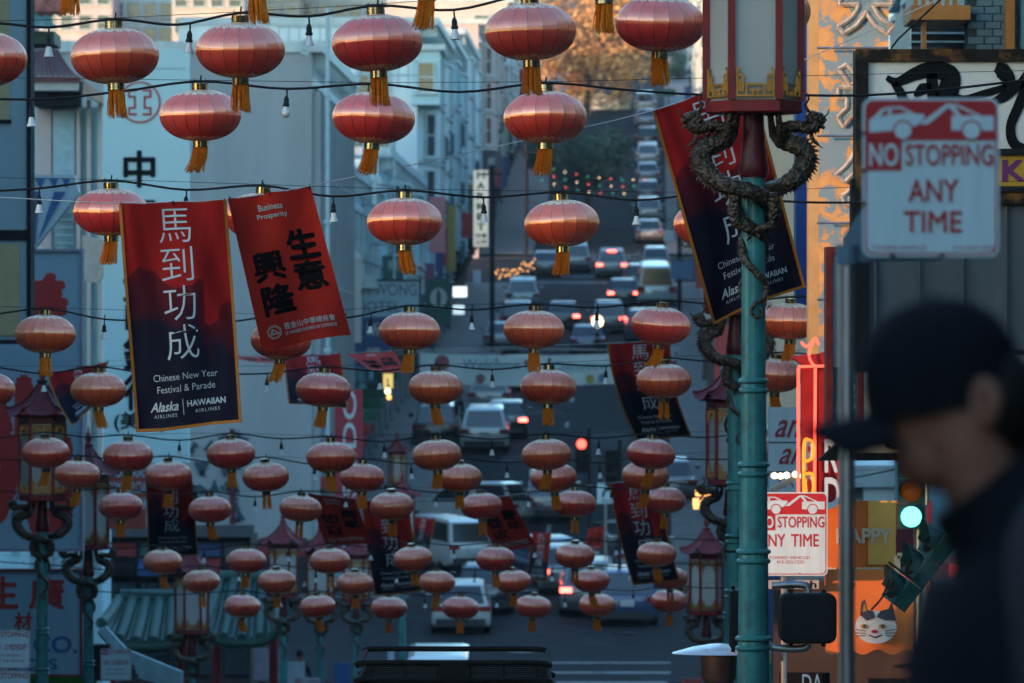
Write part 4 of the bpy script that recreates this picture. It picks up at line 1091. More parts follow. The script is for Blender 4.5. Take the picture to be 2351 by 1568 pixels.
        segs = [(.08, .02, .92, .02), (.10, .02, .10, .15), (.10, .15, .22, .15), (.22, .15, .22, .05), (.22, .05, .16, .05), (.16, .05, .16, .12),
                (.30, .02, .30, .09), (.30, .09, .70, .09), (.70, .09, .70, .02), (.38, .055, .62, .055), (.45, .02, .45, .055), (.55, .02, .55, .055),
                (.90, .02, .90, .15), (.90, .15, .78, .15), (.78, .15, .78, .05), (.78, .05, .84, .05), (.84, .05, .84, .12), (.10, .15, .10, .19), (.16, .19, .10, .19), (.90, .15, .90, .19), (.84, .19, .90, .19)]
        for (u0, z0, u1, z1) in segs:
            for flip in (0, 1):
                zz = (lambda z: PH + .085 + z) if not flip else (lambda z: PH + HB - .01 - z)
                fr.bar(fp(u0, zz(z0)), fp(u1, zz(z1)), .014)
        fr.build('fretwork', M_FRET, t)['kind'] = 'stuff'
    # roof: six curved tiles faces with upturned corners
    z0 = PH + HB + .10; n = 8
    for k in range(6):
        def rf(u, v, k=k):
            a = math.pi / 3 * (k + u); r_ = (.50 * (1 - v) ** 1.0 + .06 * v) * (1 - .10 * math.sin(v * math.pi))
            flat = math.cos(math.pi / 6) / math.cos((u - .5) * math.pi / 3)
            rr2 = r_ * (flat * (1 - .35 * abs(2 * u - 1) ** 3) + .35 * abs(2 * u - 1) ** 3)
            z = z0 + .40 * v ** 1.35 + .10 * (abs(2 * u - 1) ** 3) * (1 - v) ** 2 + .012 * abs(math.sin(u * math.pi * 5)) * (1 - v * .6)
            return Vector((rr2 * math.cos(a), rr2 * math.sin(a), z))
        MB().grid(rf, 12, 8).build('roof_face', M_LROOF, t, smooth=60, recalc=False)
        # hip ridge
        pr = [rf(0, j / 8) + Vector((0, 0, .012)) for j in range(9)]
        MB().tube(pr, .014, 5).build('ridge', M_LROOF, t)
    MB().lathe([(.46, z0 - .01), (.30, z0 + .02)], (0, 0, 0), 6, cap=False).build('soffit', M_LRED, t)
    MB().lathe([(.07, z0 + .39), (.055, z0 + .42), (.075, z0 + .45), (.075, z0 + .47), (.035, z0 + .50), (.055, z0 + .55), (.05, z0 + .60), (.015, z0 + .66), (.005, z0 + .74)], (0, 0, 0), 12).build('finial', M_LROOF, t, smooth=45)
POST = thing('dragon_lamp_post', 'x', 'street lamp', (0, 0, 0), 'dragon lamp posts along the kerbs')
lamp_post_parts(POST)
_first = [True]
def post(label, x, ybase, D, rz=0, s=1.0):
    """x: pole axis; ybase: photograph row of the lantern floor"""
    o = POST if _first[0] else copy_tree(POST)
    _first[0] = False
    p = P(x, ybase, D)
    o.location = (p.x, D, p.z - PH * s); o.scale = (s, s, s); o.rotation_euler = (0, 0, rz); o['label'] = label
    ORG[o.name] = Vector(o.location)
    return o
post('green dragon lamp post nearest the camera, its lantern cut by the top edge', 1730, 262, 36.0)
post('second green dragon lamp post on the right, lantern hidden behind the swung banner', 1688, 722, 57.0, .2)
post('third dragon lamp post on the right, its white lantern left of the green poles', 1676, 1114, 75.0, -.15)
post('fourth dragon lamp post on the right, low beside the dark low banner', 1622, 1412, 104.0, .1)
post('dragon lamp post at far left with its roof over the red characters', 97, 1150, 75.0, .05)
post('second dragon lamp post from the left edge', 203, 1262, 86.0, -.1)
post('dragon lamp post in front of the green tiled canopy', 440, 1456, 104.0, .12)
post('dragon lamp post left of the small red banner, low middle', 650, 1372, 119.0, -.05)
post('dragon lamp post half hidden behind the small red banner', 735, 1380, 128.0, .2)
post('dragon lamp post right of the small red banner, low middle', 818, 1382, 136.0, .1)
post('far dragon lamp post under the red storefront sign', 912, 1112, 196.0, 0)
post('far dragon lamp post with lantern roof left of the white car', 924, 1240, 150.0, .1)

# ================================================================ SIGNS
M_STEEL = mat('galvanised steel', (.34, .35, .36), .38, metal=.85, var=.2, scale=9, streak=True)
M_SIGNW = mat('sign white sheeting', (.50, .66, .71), .6, spec=.2, var=.06, scale=14, streak=True, dirt=(.38, .46, .5), dirt_amt=.5)
M_SIGNR = mat('sign red', (.42, .022, .03), .45, var=.08)
M_BOLT = mat('bolt', (.02, .02, .02), .5)
M_BLACKP = mat('black plastic housing', (.012, .014, .016), .6, spec=.12, var=.25, scale=6)
def plane_at(x0, y0, x1, y1, D, yaw=0):
    """upright panel seen between the given rows and columns; returns map(u,v,d), width, height, normal"""
    a, c = P(x0, y1, D), P(x1, y0, D); w = c.x - a.x; h = c.z - a.z
    ctr = Vector(((a.x + c.x) / 2, D, a.z)); M = Matrix.Rotation(yaw, 3, 'Z')
    ex, ey = M @ Vector((1, 0, 0)), M @ Vector((0, -1, 0))
    def mp(u, v, d=0): return ctr + ex * ((u - .5) * w) + Vector((0, 0, v * h)) + ey * d
    return mp, w, h
def rounded(r_, w, h, n=5, ins=0):
    pts = []
    ru, rv = r_ / w, r_ / h; iu, iv = ins / w, ins / h
    for cx, cy, a0 in ((1 - ru - iu, 1 - rv - iv, 0), (ru + iu, 1 - rv - iv, 90), (ru + iu, rv + iv, 180), (1 - ru - iu, rv + iv, 270)):
        for i in range(n + 1):
            a = R(a0 + 90 * i / n); pts.append((cx + ru * math.cos(a), cy + rv * math.sin(a)))
    return pts
def fill(mb, poly, mp, d, m=0): mb.add([mp(u, v, d) for u, v in poly], [tuple(range(len(poly)))], m)
def rect(mb, u0, v0, u1, v1, mp, d, m=0): mb.add([mp(u0, v0, d), mp(u1, v0, d), mp(u1, v1, d), mp(u0, v1, d)], [(0, 1, 2, 3)], m)
def panel(t, name, mp, w, h, r_, thick, m, front=0.0):
    mb = MB(); poly = rounded(r_, w, h)
    mb.prism(poly, lambda u, v, d: mp(u, v, front + d), -thick); return mb.build(name, m, t)
def tow_emblem(mb, mp, box, d, m=0):
    """a towed car hanging from a tow truck"""
    u0, v0, u1, v1 = box
    f = lambda u, v: (u0 + (u1 - u0) * u, v0 + (v1 - v0) * v)
    polys = [[(0, .10), (0, .48), (.06, .55), (.30, .66), (.44, .62), (.44, .50), (.38, .30), (.30, .20)],
             [(.02, .50), (.10, .78), (.16, .84), (.26, .84), (.36, .66), (.32, .66), (.25, .78), (.18, .78), (.13, .75), (.08, .55)],
             [(.15, .57), (.15, .80), (.18, .80), (.18, .57)],
             [(.40, .34), (.47, .34), (.64, .84), (.62, .92)], [(.62, .92), (.67, .92), (.74, .58), (.70, .58)], [(.66, .92), (.70, .92), (.90, .58), (.86, .58)],
             [(.66, .16), (.66, .58), (1.0, .58), (1.0, .16)]]
    for p in polys: fill(mb, [f(*q) for q in p], mp, d, m)
    asp = (u1 - u0) / (v1 - v0)
    return f
def no_stopping(label, x0, y0, x1, y1, D, kind=0, yaw=0):
    mp, w, h = plane_at(x0, y0, x1, y1, D, yaw)
    t = thing('parking_sign', label, 'sign', mp(.5, 0, 0), 'parking signs')
    panel(t, 'plate', mp, w, h, w * .07, .004, M_SIGNW)
    e = .003
    mb = MB()
    # thin red border
    outer, inner = rounded(w * .06, w, h, 5, w * .018), rounded(w * .055, w, h, 5, w * .030)
    n = len(outer)
    mb.add([mp(u, v, e) for u, v in outer] + [mp(u, v, e) for u, v in inner], [(i, (i + 1) % n, n + (i + 1) % n, n + i) for i in range(n)])
    if kind < 2:
        top = rounded(w * .06, w, h, 5, w * .018)
        vt = .735
        fill(mb, [p for p in top if p[1] > .8] + [(.018, vt), (.982, vt)][:2], mp, e * 1.3)
        rect(mb, .018, .545, .285, .74, mp, e * 1.3)
        letter(mb, 'STOPPING', mp, (.315, .575, .955, .71), bold=.012, depth=e)
        if kind == 0:
            letter(mb, 'ANY', mp, (.335, .345, .700, .49), bold=.012, depth=e)
            letter(mb, 'TIME', mp, (.30, .155, .725, .29), bold=.012, depth=e)
            letter(mb, 'TOWED VEHICLE?', mp, (.07, .045, .47, .072), depth=e); letter(mb, '415-553-1235', mp, (.66, .045, .96, .072), depth=e)
        else:
            letter(mb, 'ANY', mp, (.06, .35, .42, .50), bold=.012, depth=e); letter(mb, 'TIME', mp, (.50, .35, .88, .50), bold=.012, depth=e)
            letter(mb, 'TOWED VEHICLE?', mp, (.20, .20, .76, .235), depth=e); letter(mb, '415-553-1235', mp, (.30, .145, .68, .185), depth=e)
        mb.build('red_print', M_SIGNR, t, recalc=False)
        mb = MB(); f = tow_emblem(mb, mp, (.05, .76, .96, .98), e * 1.9)
        for cx in (.27, .82):
            cu, cv_ = f(cx, .16); rr_ = .062
            fill(mb, [(cu + rr_ * math.cos(a), cv_ + rr_ * w / h * math.sin(a)) for a in [2 * math.pi * i / 20 for i in range(20)]], mp, e * 2.6)
        letter(mb, 'NO', mp, (.05, .57, .262, .715), bold=.02, depth=e * 1.9)
        mb.build('white_print', M_SIGNW, t, recalc=False)
        mb = MB()
        for cx in (.27, .82):
            cu, cv_ = f(cx, .16)
            mb = MB()
            for i in range(20):
                a0, a1 = 2 * math.pi * i / 20, 2 * math.pi * (i + 1) / 20
                mb.add([mp(cu + r_ * math.cos(a), cv_ + r_ * w / h * math.sin(a), e * 2.3) for r_, a in ((.076, a0), (.076, a1), (.055, a1), (.055, a0))], [(0, 1, 2, 3)])
            mb.build('wheel_ring', M_SIGNR, t, recalc=False)
    else:
        rect(mb, .03, .80, .24, .97, mp, e)
        letter(mb, 'STOPPING', mp, (.27, .82, .95, .95), bold=.01, depth=e)
        letter(mb, '1AM - 12 MIDNIGHT', mp, (.10, .48, .92, .64), bold=.005, depth=e)
        letter(mb, '1ST FRIDAY', mp, (.22, .30, .78, .38), depth=e); letter(mb, 'OF THE MONTH', mp, (.16, .16, .84, .24), depth=e)
        mb.build('red_print', M_SIGNR, t, recalc=False)
        mb = MB(); letter(mb, 'NO', mp, (.05, .83, .22, .945), bold=.01, depth=e * 1.9); mb.build('white_print', M_SIGNW, t, recalc=False)
    return t, mp, w, h
# the near blurred sign with its bracket and pipe
t, mp, w, h = no_stopping('big blurred red and white no stopping sign in front, upper right', 1980, 225, 2294, 590, 19.0)
for u, v in ((.005, .78), (.005, .545), (.005, .335), (.22, .012), (.58, .012)):
    p = mp(u, v, .004); MB().lathe([(.001, -.004), (.009, -.003), (.008, .004), (.002, .006)], p, 10).build('bolt', M_BOLT, t)
mb = MB(); br = thing('sign_post', 'galvanised pipe post with angled bracket under the big blurred sign', 'post', (P(1944, 0, 19.03).x, 19.03, G(19)))
zt = P(0, 600, 19).z
MB().tube([(P(1944, 0, 19.03).x, 19.03, G(19) - .3), (P(1944, 0, 19.03).x, 19.03, zt)], W(19, 19), 20).build('pipe', M_STEEL, br, smooth=40)
MB().tube([(P(1944, 0, 19.03).x, 19.03, zt - .01), (P(1944, 0, 19.03).x, 19.03, zt + .055)], W(25, 19), 16).build('collar', mat('blue grey cap', (.10, .17, .22), .5), br, smooth=40)
mb = MB()
mb.prism([(1935, 545), (1935, 600), (2160, 600), (2160, 592), (1990, 585), (1982, 480)], lambda x, y, d: P(x, y, 19.04) + Vector((0, d, 0)), .02)
mb.build('bracket', mat('blue grey cap', (.10, .17, .22), .5), br)
# joint on the pipe
MB().tube([P(1944, 925, 19.03), P(1944, 950, 19.03)], W(20.5, 19), 18).build('coupling', M_STEEL, br, smooth=40)
# lit lower sign behind the nearest post
t, mp, w, h = no_stopping('sunlit red and white no stopping sign behind the nearest lamp post', 1732, 1130, 1900, 1322, 52.9, 1)
for u, v in ((.62, .03),): MB().lathe([(.001, -.003), (.009, -.002), (.002, .005)], mp(u, v, .004), 8).build('bolt', M_BOLT, t)
sp_ = thing('sign_post', 'pipe post carrying the sunlit no stopping sign', 'post', (P(1800, 0, 53).x, 53.0, G(53)))
MB().tube([(P(1800, 0, 53).x, 53.03, G(53)), (P(1800, 1135, 53).x, 53.03, P(0, 1135, 53).z)], .03, 10).build('pipe', M_STEEL, sp_)
# left and lower little parking signs on thin posts
for lab, (x0, y0, x1, y1), D in (('no stopping sign cut by the left edge beside the far-left lamp post', (-22, 1447, 69, 1535), 66), ('no parking sign below it in the bottom left corner', (-22, 1540, 69, 1640), 66),
                                ('no stopping sign low on the left before the green canopy', (231, 1489, 302, 1562), 84), ('no stopping sign at the bottom edge right of the low middle posts', (676, 1556, 736, 1630), 100)):
    t, mp, w, h = no_stopping(lab, x0, y0, x1, y1, D, 2)
    if 'below' not in lab:
        q = thing('sign_post', 'thin post of a ' + lab.split(' ', 1)[1] if len(lab.split()) < 11 else 'thin pipe post of the ' + ' '.join(lab.split()[:8]), 'post', mp(.5, 0, -.02) + Vector((0, 0, -2)))
        gz = min(G(D), mp(.5, 0, 0).z - .5)
        MB().tube([Vector((mp(.5, 0, 0).x, D + .03, gz)), Vector((mp(.5, 0, 0).x, D + .03, mp(0, 1, 0).z))], .025, 8).build('pipe', M_STEEL, q)

# ---------------------------------------------------------------- generic boxed sign
def box_sign(label, x0, y0, x1, y1, D, face, frame=None, fw=.0, thick=.25, name='shop_sign', cat='sign', yaw=0):
    mp, w, h = plane_at(x0, y0, x1, y1, D, yaw)
    t = thing(name, label, cat, mp(.5, 0, 0))
    mb = MB(); mb.prism([(0, 0), (1, 0), (1, 1), (0, 1)], lambda u, v, d: mp(u, v, d), -thick); mb.build('face', face, t)
    if frame:
        fu, fv = fw / w, fw / h
        for nm, q in (('frame_side', (-fu, 0, 0, 1)), ('frame_side', (1, 0, 1 + fu, 1)), ('frame_top', (-fu, 1, 1 + fu, 1 + fv)), ('frame_bottom', (-fu, -fv, 1 + fu, 0))):
            u0, v0, u1, v1 = q
            mb = MB(); mb.prism([(u0, v0), (u1, v0), (u1, v1), (u0, v1)], lambda u, v, d: mp(u, v, .05 + d), -(thick + .08)); mb.build(nm, frame, t)
    return t, mp, w, h
def text_on(t, mp, m, items, name='lettering', depth=.006, **k):
    mb = MB()
    for txt, box, *o in items:
        kw = dict(o[0]) if o else {}
        letter(mb, txt, mp, box, depth=depth, **{**k, **kw})
    return mb.build(name, m, t, recalc=False)
M_INKS = mat('sign black', (.008, .009, .011), .8, spec=.06, var=.1)
M_RUST = mat('rusted black steel', (.020, .017, .016), .85, spec=.08, var=.4, scale=9, dirt=(.28, .12, .03), dirt_amt=.7)
M_ACRY = mat('white acrylic', (.62, .62, .62), .25, var=.04, scale=1.5, spec=.6)
t, mp, w, h = box_sign('large white shop sign with bold black brush characters, upper right', 1993, 142, 2400, 440, 46, M_ACRY, M_RUST, .10, .35)
mb = MB()
# brush strokes as thick shaped ribbons
def brush(mb, pts, wid, n=7, d=.012):
    c = curve_through([Vector((x, y, 0)) for x, y in pts], n); m_ = len(c)
    ws = []
    for i in range(m_):
        f = i / (m_ - 1) * (len(wid) - 1); k = min(int(f), len(wid) - 2); ws.append(wid[k] + (wid[k + 1] - wid[k]) * (f - k))
    L, Rr = [], []
    for i in range(m_):
        dv = (c[min(i + 1, m_ - 1)] - c[max(i - 1, 0)]).normalized(); nn = Vector((-dv.y, dv.x, 0))
        L.append(c[i] + nn * ws[i]); Rr.append(c[i] - nn * ws[i])
    for i in range(m_ - 1):
        mb.add([P(q.x, q.y, 46) - Vector((0, d, 0)) for q in (L[i], L[i + 1], Rr[i + 1], Rr[i])], [(0, 1, 2, 3)])
brush(mb, [(2035, 178), (2060, 188), (2100, 170), (2140, 160), (2180, 172), (2178, 205), (2160, 240), (2152, 275)], [6, 10, 15, 20, 22, 24, 22, 18])
brush(mb, [(2052, 190), (2068, 215), (2078, 245), (2088, 280)], [8, 11, 12, 12])
brush(mb, [(2138, 168), (2142, 215), (2146, 280)], [12, 14, 14])
brush(mb, [(2100, 222), (2118, 205), (2140, 200)], [4, 14, 8])
brush(mb, [(2285, 155), (2300, 162), (2315, 185), (2302, 200)], [10, 19, 16, 3])
brush(mb, [(2190, 218), (2215, 225), (2260, 215), (2310, 200)], [5, 6, 9, 8])
brush(mb, [(2275, 235), (2305, 222), (2340, 195), (2370, 165), (2400, 170)], [6, 12, 10, 14, 16])
brush(mb, [(2360, 190), (2340, 240), (2320, 290), (2328, 330), (2360, 345), (2400, 340)], [12, 12, 11, 12, 13, 12])
mb.build('brush_character', M_INKS, t, recalc=False)
wr = thing('sign_guy_wire', 'rusty guy wire tied to the top of the brush character sign', 'wire', P(2045, 115, 46))
MB().tube([P(2045, 112, 46), P(2062, 90, 46), P(2180, -20, 46.2)], .008, 5).build('wire', M_RUST, wr)
M_YEL = mat('yellow panel', (.50, .28, .03), .5, var=.1)
t, mp, w, h = box_sign('yellow sign strip below the brush character sign', 2240, 356, 2400, 428, 45.98, M_YEL, M_DARK, .05, .2)
text_on(t, mp, mat('purple print', (.16, .03, .16), .5), [('KEE', (.38, .15, 1.2, .85), {'bold': .03})])
text_on(t, mp, mat('teal print', (.15, .45, .50), .5), [('7', (.26, .3, .34, .9))], name='small_print')
M_SHEET = mat('brushed sheet metal', (.10, .12, .14), .6, metal=.2, var=.12, scale=5, streak=True)
t, mp, w, h = box_sign('dull metal panel under the yellow strip behind the person', 1994, 452, 2400, 815, 46.05, M_SHEET, M_DARK, .14, .2)
for x in (2010, 2110, 2210, 2310): 
    p = P(x, 640, 46.0); MB().span(p.x - .008, p.x + .008, 46.0, 46.03, P(0, 815, 46).z, P(0, 455, 46).z).build('rib', M_SHEET, t)
# narrow upright sign in a red frame left of the pipe
M_REDF = mat('red painted frame', (.26, .03, .02), .5, var=.3, scale=8, dirt=(.08, .02, .02))
t, mp, w, h = box_sign('narrow upright sign in a red frame behind the sign pipe', 1912, 582, 1968, 978, 47.5, mat('pale blue sign face', (.42, .52, .56), .4), M_REDF, .055, .3)
mb = MB(); rect(mb, 0, .02, 1, .34, mp, .006); mb.build('blue_band', mat('deep blue band', (.02, .14, .20), .4), t)
text_on(t, mp, M_ACRY, [('S', (.35, .2, .95, .3)), ('S', (.35, .09, .95, .19))], depth=.012)
# cream sign reading CH
t, mp, w, h = box_sign('cream board reading CH with black upswept ends behind the person', 1930, 965, 2330, 1040, 48.5, mat('cream board', (.62, .48, .34), .5), None, 0, .2)
text_on(t, mp, M_INKS, [('CHINA', (.225, .10, .92, 1.0), {'bold': .015})])
mb = MB(); mb.prism([(1878, 1058), (1935, 1006), (1985, 920), (1960, 1000), (1940, 1040), (2340, 1040), (2340, 1056)], lambda x, y, d: P(x, y, 48.4) + Vector((0, d, 0)), .25); mb.build('eave', M_DARK, t)
# edge sign with P and O
t, mp, w, h = box_sign('white sign with red letters at the right edge beside the cap', 2318, 815, 2420, 945, 44, M_SIGNW, M_DARK, .04, .2)
text_on(t, mp, M_SIGNR, [('P', (.32, .58, .58, .92), {'bold': .02}), ('O', (.42, .08, .70, .42), {'bold': .02})])

# weathered yellow and teal upright sign with channel letters
def peel_mat():
    m = bpy.data.materials.new('peeling yellow and teal paint'); m.use_nodes = True; nt = m.node_tree; b = nt.nodes['Principled BSDF']
    tc = nt.nodes.new('ShaderNodeTexCoord'); n = nt.nodes.new('ShaderNodeTexNoise'); n.inputs['Scale'].default_value = 4.2; n.inputs['Detail'].default_value = 9; n.inputs['Roughness'].default_value = .62; n.inputs['Distortion'].default_value = .5
    nt.links.new(tc.outputs['Object'], n.inputs['Vector'])
    r_ = nt.nodes.new('ShaderNodeValToRGB'); e = r_.color_ramp.elements; r_.color_ramp.interpolation = 'LINEAR'
    e[0].position = .50; e[0].color = (.10, .17, .20, 1); e[1].position = .54; e[1].color = (.38, .19, .05, 1)
    k = e.new(.70); k.color = (.44, .26, .09, 1)
    nt.links.new(n.outputs[0], r_.inputs[0]); nt.links.new(r_.outputs[0], b.inputs['Base Color']); b.inputs['Roughness'].default_value = .7
    bp = nt.nodes.new('ShaderNodeBump'); bp.inputs['Strength'].default_value = .3; nt.links.new(n.outputs[0], bp.inputs['Height']); nt.links.new(bp.outputs[0], b.inputs['Normal'])
    return m
M_PEEL = peel_mat()
t, mp, w, h = box_sign('tall peeling yellow and teal sign with outlined channel characters', 1880, -60, 2040, 835, 54.4, M_PEEL, None, 0, .4)
mb = MB(); mb.prism([(1856, 835), (1880, 835), (1880, -60), (1856, -60)], lambda x, y, d: P(x, y, 54.45) + Vector((0, d, 0)), .3); mb.build('edge', mat('dull yellow edge', (.46, .31, .13), .6), t)
M_CHAN = mat('dirty white channel letter', (.50, .45, .38), .5, var=.3, scale=18, dirt=(.25, .12, .05), dirt_amt=.7)
for k, (ch, x0, y0, x1, y1) in enumerate((('大', 1922, -42, 2052, 78), ('運', 1922, 148, 2072, 292), ('公', 1918, 340, 2075, 480), ('司', 1936, 545, 2075, 690))):
    u = lambda x: (x - 1880) / 160; v = lambda y: 1 - (y + 60) / 895
    mb = MB(); letter(mb, ch, mp, (u(x0), v(y1), u(x1), v(y0)), bold=.045, depth=.03); mb.build('channel_character', mat('faded teal letter', (.16, .26, .28), .6, var=.4, scale=10, dirt=(.5, .45, .38), dirt_amt=.6), t, recalc=False)
    # raised rim: outline of the strokes
    vs, fs, (a0, a1, b0, b1) = glyphs(ch, .045)
    from collections import Counter
    ec = Counter(tuple(sorted((f[i], f[(i + 1) % len(f)]))) for f in fs for i in range(len(f)))
    rim = MB()
    for (i, j), n_ in ec.items():
        if n_ == 1:
            q = [mp(u(x0) + (u(x1) - u(x0)) * (vs[z][0] - a0) / (a1 - a0), v(y1) + (v(y0) - v(y1)) * (vs[z][1] - b0) / (b1 - b0), .05) for z in (i, j)]
            if (q[0] - q[1]).length > 1e-4: rim.tube(q, .022, 4)
    rim.build('letter_rim', M_CHAN, t)['kind'] = 'stuff'
for y in (110, 312, 512, 688):
    MB().tube([P(1876, y, 54.2), P(2040, y, 54.2)], .014, 6).build('cross_rod', M_STEEL, t)
t, mp, w, h = box_sign('narrow deep blue sign edge left of the peeling sign', 1828, -60, 1862, 735, 58, mat('deep blue enamel', (.02, .07, .28), .4), None, 0, .5)
# upper right building detail
ob = thing('orange_balcony', 'orange painted timber balcony at the upper right', 'balcony', P(2130, 115, 60))
M_ORT = mat('orange timber paint', (.52, .20, .05), .5, var=.12)
MB().span(P(2092, 0, 60).x, P(2228, 0, 60).x, 60, 61.2, P(0, 45, 60).z, P(0, 12, 60).z).build('beam', M_ORT, ob)
for x in (2100, 2118, 2136, 2154, 2172, 2190): MB().span(P(x, 0, 60).x, P(x + 9, 0, 60).x, 60.1, 60.2, P(0, 12, 60).z, P(0, -60, 60).z).build('baluster', M_ORT, ob)
MB().span(P(2308, 0, 60).x, P(2328, 0, 60).x, 59.9, 60.2, P(0, 125, 60).z, P(0, -60, 60).z).build('post', M_ORT, ob)
MB().span(P(2120, 0, 60).x, P(2130, 0, 60).x, 60.2, 60.4, P(0, 125, 60).z, P(0, 45, 60).z).build('post', M_ORT, ob)
M_BBRICK = mat('blue painted brick', (.13, .22, .27), .7, var=.15, scale=4)
bw = thing('brick_wall', 'blue painted block wall at the upper right corner', 'wall', P(2300, 125, 60.4))
MB().span(P(2228, 0, 60).x, P(2440, 0, 60).x, 60.4, 60.8, P(0, 150, 60).z, P(0, -70, 60).z).build('backing', mat('dark mortar', (.05, .08, .10), .9), bw)
for r_ in range(11):
    for c_ in range(6):
        xa = 2230 + c_ * 38 + (19 if r_ % 2 else 0); ya = -60 + r_ * 17.5
        if xa > 2400: continue
        MB().span(P(xa, 0, 60).x, P(xa + 35, 0, 60).x, 60.36 + random.uniform(0, .015), 60.42, P(0, ya + 15.5, 60).z, P(0, ya, 60).z).build('brick', M_BBRICK, bw)
sw = thing('shop_window', 'dark shop window under the orange balcony', 'window', P(2160, 140, 62))
MB().span(P(2092, 0, 62).x, P(2228, 0, 62).x, 62, 62.2, P(0, 150, 62).z, P(0, 50, 62).z).build('pane', M_GLASS, sw)
for y in (75, 95): MB().span(P(2092, 0, 62).x, P(2228, 0, 62).x, 61.9, 61.95, P(0, y + 4, 62).z, P(0, y, 62).z).build('bar', M_RAIL, sw)

# red upright neon sign
NEON = emis('red neon', (1.0, .07, .04), .55); NEONY = emis('yellow neon', (1.0, .42, .04), .12)
M_NRED = mat('neon sign red', (.24, .011, .014), .45, var=.12, scale=4)
t, mp, w, h = box_sign('tall red neon sign with yellow edged letters behind the sign pipe', 1880, 835, 1942, 1150, 53.6, M_NRED, None, 0, .4)
mb = MB(); mb.prism([(1842, 1150), (1880, 1150), (1880, 835), (1842, 835)], lambda x, y, d: P(x, y, 53.75 if x < 1850 else 53.6) + Vector((0, d, 0)), .3); mb.build('side', M_NRED, t)
mb = MB(); mb.prism([(1815, 818), (1880, 812), (1945, 790), (1960, 835), (1845, 838)], lambda x, y, d: P(x, y, 53.5) + Vector((0, d, 0)), .4); mb.build('head_board', M_NRED, t)
for x in (1833, 1870): MB().tube([P(x, 1150, 53.4), P(x + (2 if x > 1850 else 0), 845, 53.4)], .014, 6).build('neon_tube', NEON, t)
MB().tube([P(1832, 842, 53.4), P(1905, 840, 53.4)], .014, 6).build('neon_tube', NEON, t)
MB().tube(curve_through([P(x, y, 53.4) for x, y in ((1840, 785), (1850, 796), (1862, 788), (1872, 776), (1880, 792))], 4), .013, 6).build('neon_tube', NEON, t)
MB().tube(curve_through([P(x, y, 53.4) for x, y in ((1872, 780), (1860, 800), (1858, 820), (1866, 836), (1876, 842))], 4), .013, 6).build('neon_tube', NEON, t)
def loopy(t, pts, D, m, r_=.016, nm='neon_tube'): MB().tube(curve_through([P(x, y, D) for x, y in pts], 4), r_, 6).build(nm, m, t)
for oy, ks in ((0, ((1846, 1130), (1846, 1020), (1858, 1010), (1868, 1020), (1866, 1050), (1850, 1060))), (80, ((1848, 1020), (1852, 1060), (1860, 1072), (1868, 1040), (1866, 1010), (1850, 1008)))):
    loopy(t, [(x, y + oy) for x, y in ks], 53.36, NEONY)
mb = MB(); letter(mb, 'P', lambda u, v, d: P(1848 + 20 * u, 1080 - 70 * v, 53.42) - Vector((0, d * 5, 0)), (0, 0, 1, 1), bold=.03); letter(mb, 'O', lambda u, v, d: P(1848 + 20 * u, 1148 - 62 * v, 53.42) - Vector((0, d * 5, 0)), (0, 0, 1, 1), bold=.03)
letter(mb, 'R', lambda u, v, d: P(1893 + 32 * u, 1085 - 78 * v, 53.42) - Vector((0, d * 5, 0)), (0, 0, 1, 1), bold=.03); letter(mb, 'D', lambda u, v, d: P(1893 + 36 * u, 1168 - 72 * v, 53.42) - Vector((0, d * 5, 0)), (0, 0, 1, 1), bold=.03)
mb.build('lettering', M_SIGNW, t, recalc=False)
# white script signs
t, mp, w, h = box_sign('white sign boards with red script letters beside the neon sign', 1765, 935, 1842, 1140, 60, M_SIGNW, None, 0, .2)
text_on(t, mp, mat('faded red script', (.34, .05, .06), .6), [('an', (.18, .66, .98, .86), {'shear': .5, 'bold': .01}), ('al', (.3, .36, 1.0, .62), {'shear': .5, 'bold': .01}), ('TA', (.2, .10, .75, .25))])
for v in (.60, .27): 
    mb = MB(); rect(mb, 0, v, 1, v + .012, mp, .008); mb.build('seam', M_DARK, t)
LIT = emis('warm lamp glow', (1.0, .42, .12), .4); LITW = emis('white lamp glow', (1.0, .72, .42), .6)
lr = thing('lamp_row', 'row of lit round bulbs above the sunlit no stopping sign', 'lamps', P(1800, 1100, 58))
MB().bar(P(1770, 1128, 58.1), P(1850, 1082, 58.1), .06).build('rail', M_STEEL, lr)
for x, y in ((1778, 1092), (1792, 1093), (1806, 1091), (1826, 1089), (1844, 1093)):
    MB().lathe([(.002, -.035), (.03, -.02), (.035, 0), (.03, .02), (.002, .035)], P(x, y, 58), 10).build('bulb', LITW, lr, smooth=60)
# orange awning with the cat
M_AWN = mat('orange awning canvas', (.62, .15, .025), .7, var=.12, scale=3); M_AWNY = mat('ochre awning canvas', (.78, .42, .09), .7, var=.12, scale=3)
aw = thing('cat_awning', 'orange awning with a painted white cat face at lower right', 'awning', P(2000, 1500, 53.6))
mb = MB(); mb.grid(lambda u, v: P(1895 + 240 * u, 1497 - 190 * v + 6 * math.sin(u * 22) * (1 - v) ** 6, 53.6 - .5 * (1 - v)), 60, 8); mb.build('valance', M_AWN, aw, recalc=False)
cm = lambda x, y, d=0: P(x, y, 53.0 - d)
M_CATW = mat('cat white print', (.62, .62, .60), .6); M_CATB = mat('cat dark print', (.05, .06, .08), .6)
def oval(cx, cy, rx, ry, n=28): return [(cx + rx * math.cos(2 * math.pi * i / n), cy + ry * math.sin(2 * math.pi * i / n)) for i in range(n)]
mb = MB(); fill(mb, oval(2010, 1440, 48, 38), lambda u, v, d: cm(u, v, d), .02); mb.build('cat_face', M_CATW, aw, recalc=False)
mb = MB()
fill(mb, [(1974, 1412), (1978, 1382), (1986, 1376), (1992, 1400), (2004, 1402), (2010, 1418), (1990, 1425)], lambda u, v, d: cm(u, v, d), .03)
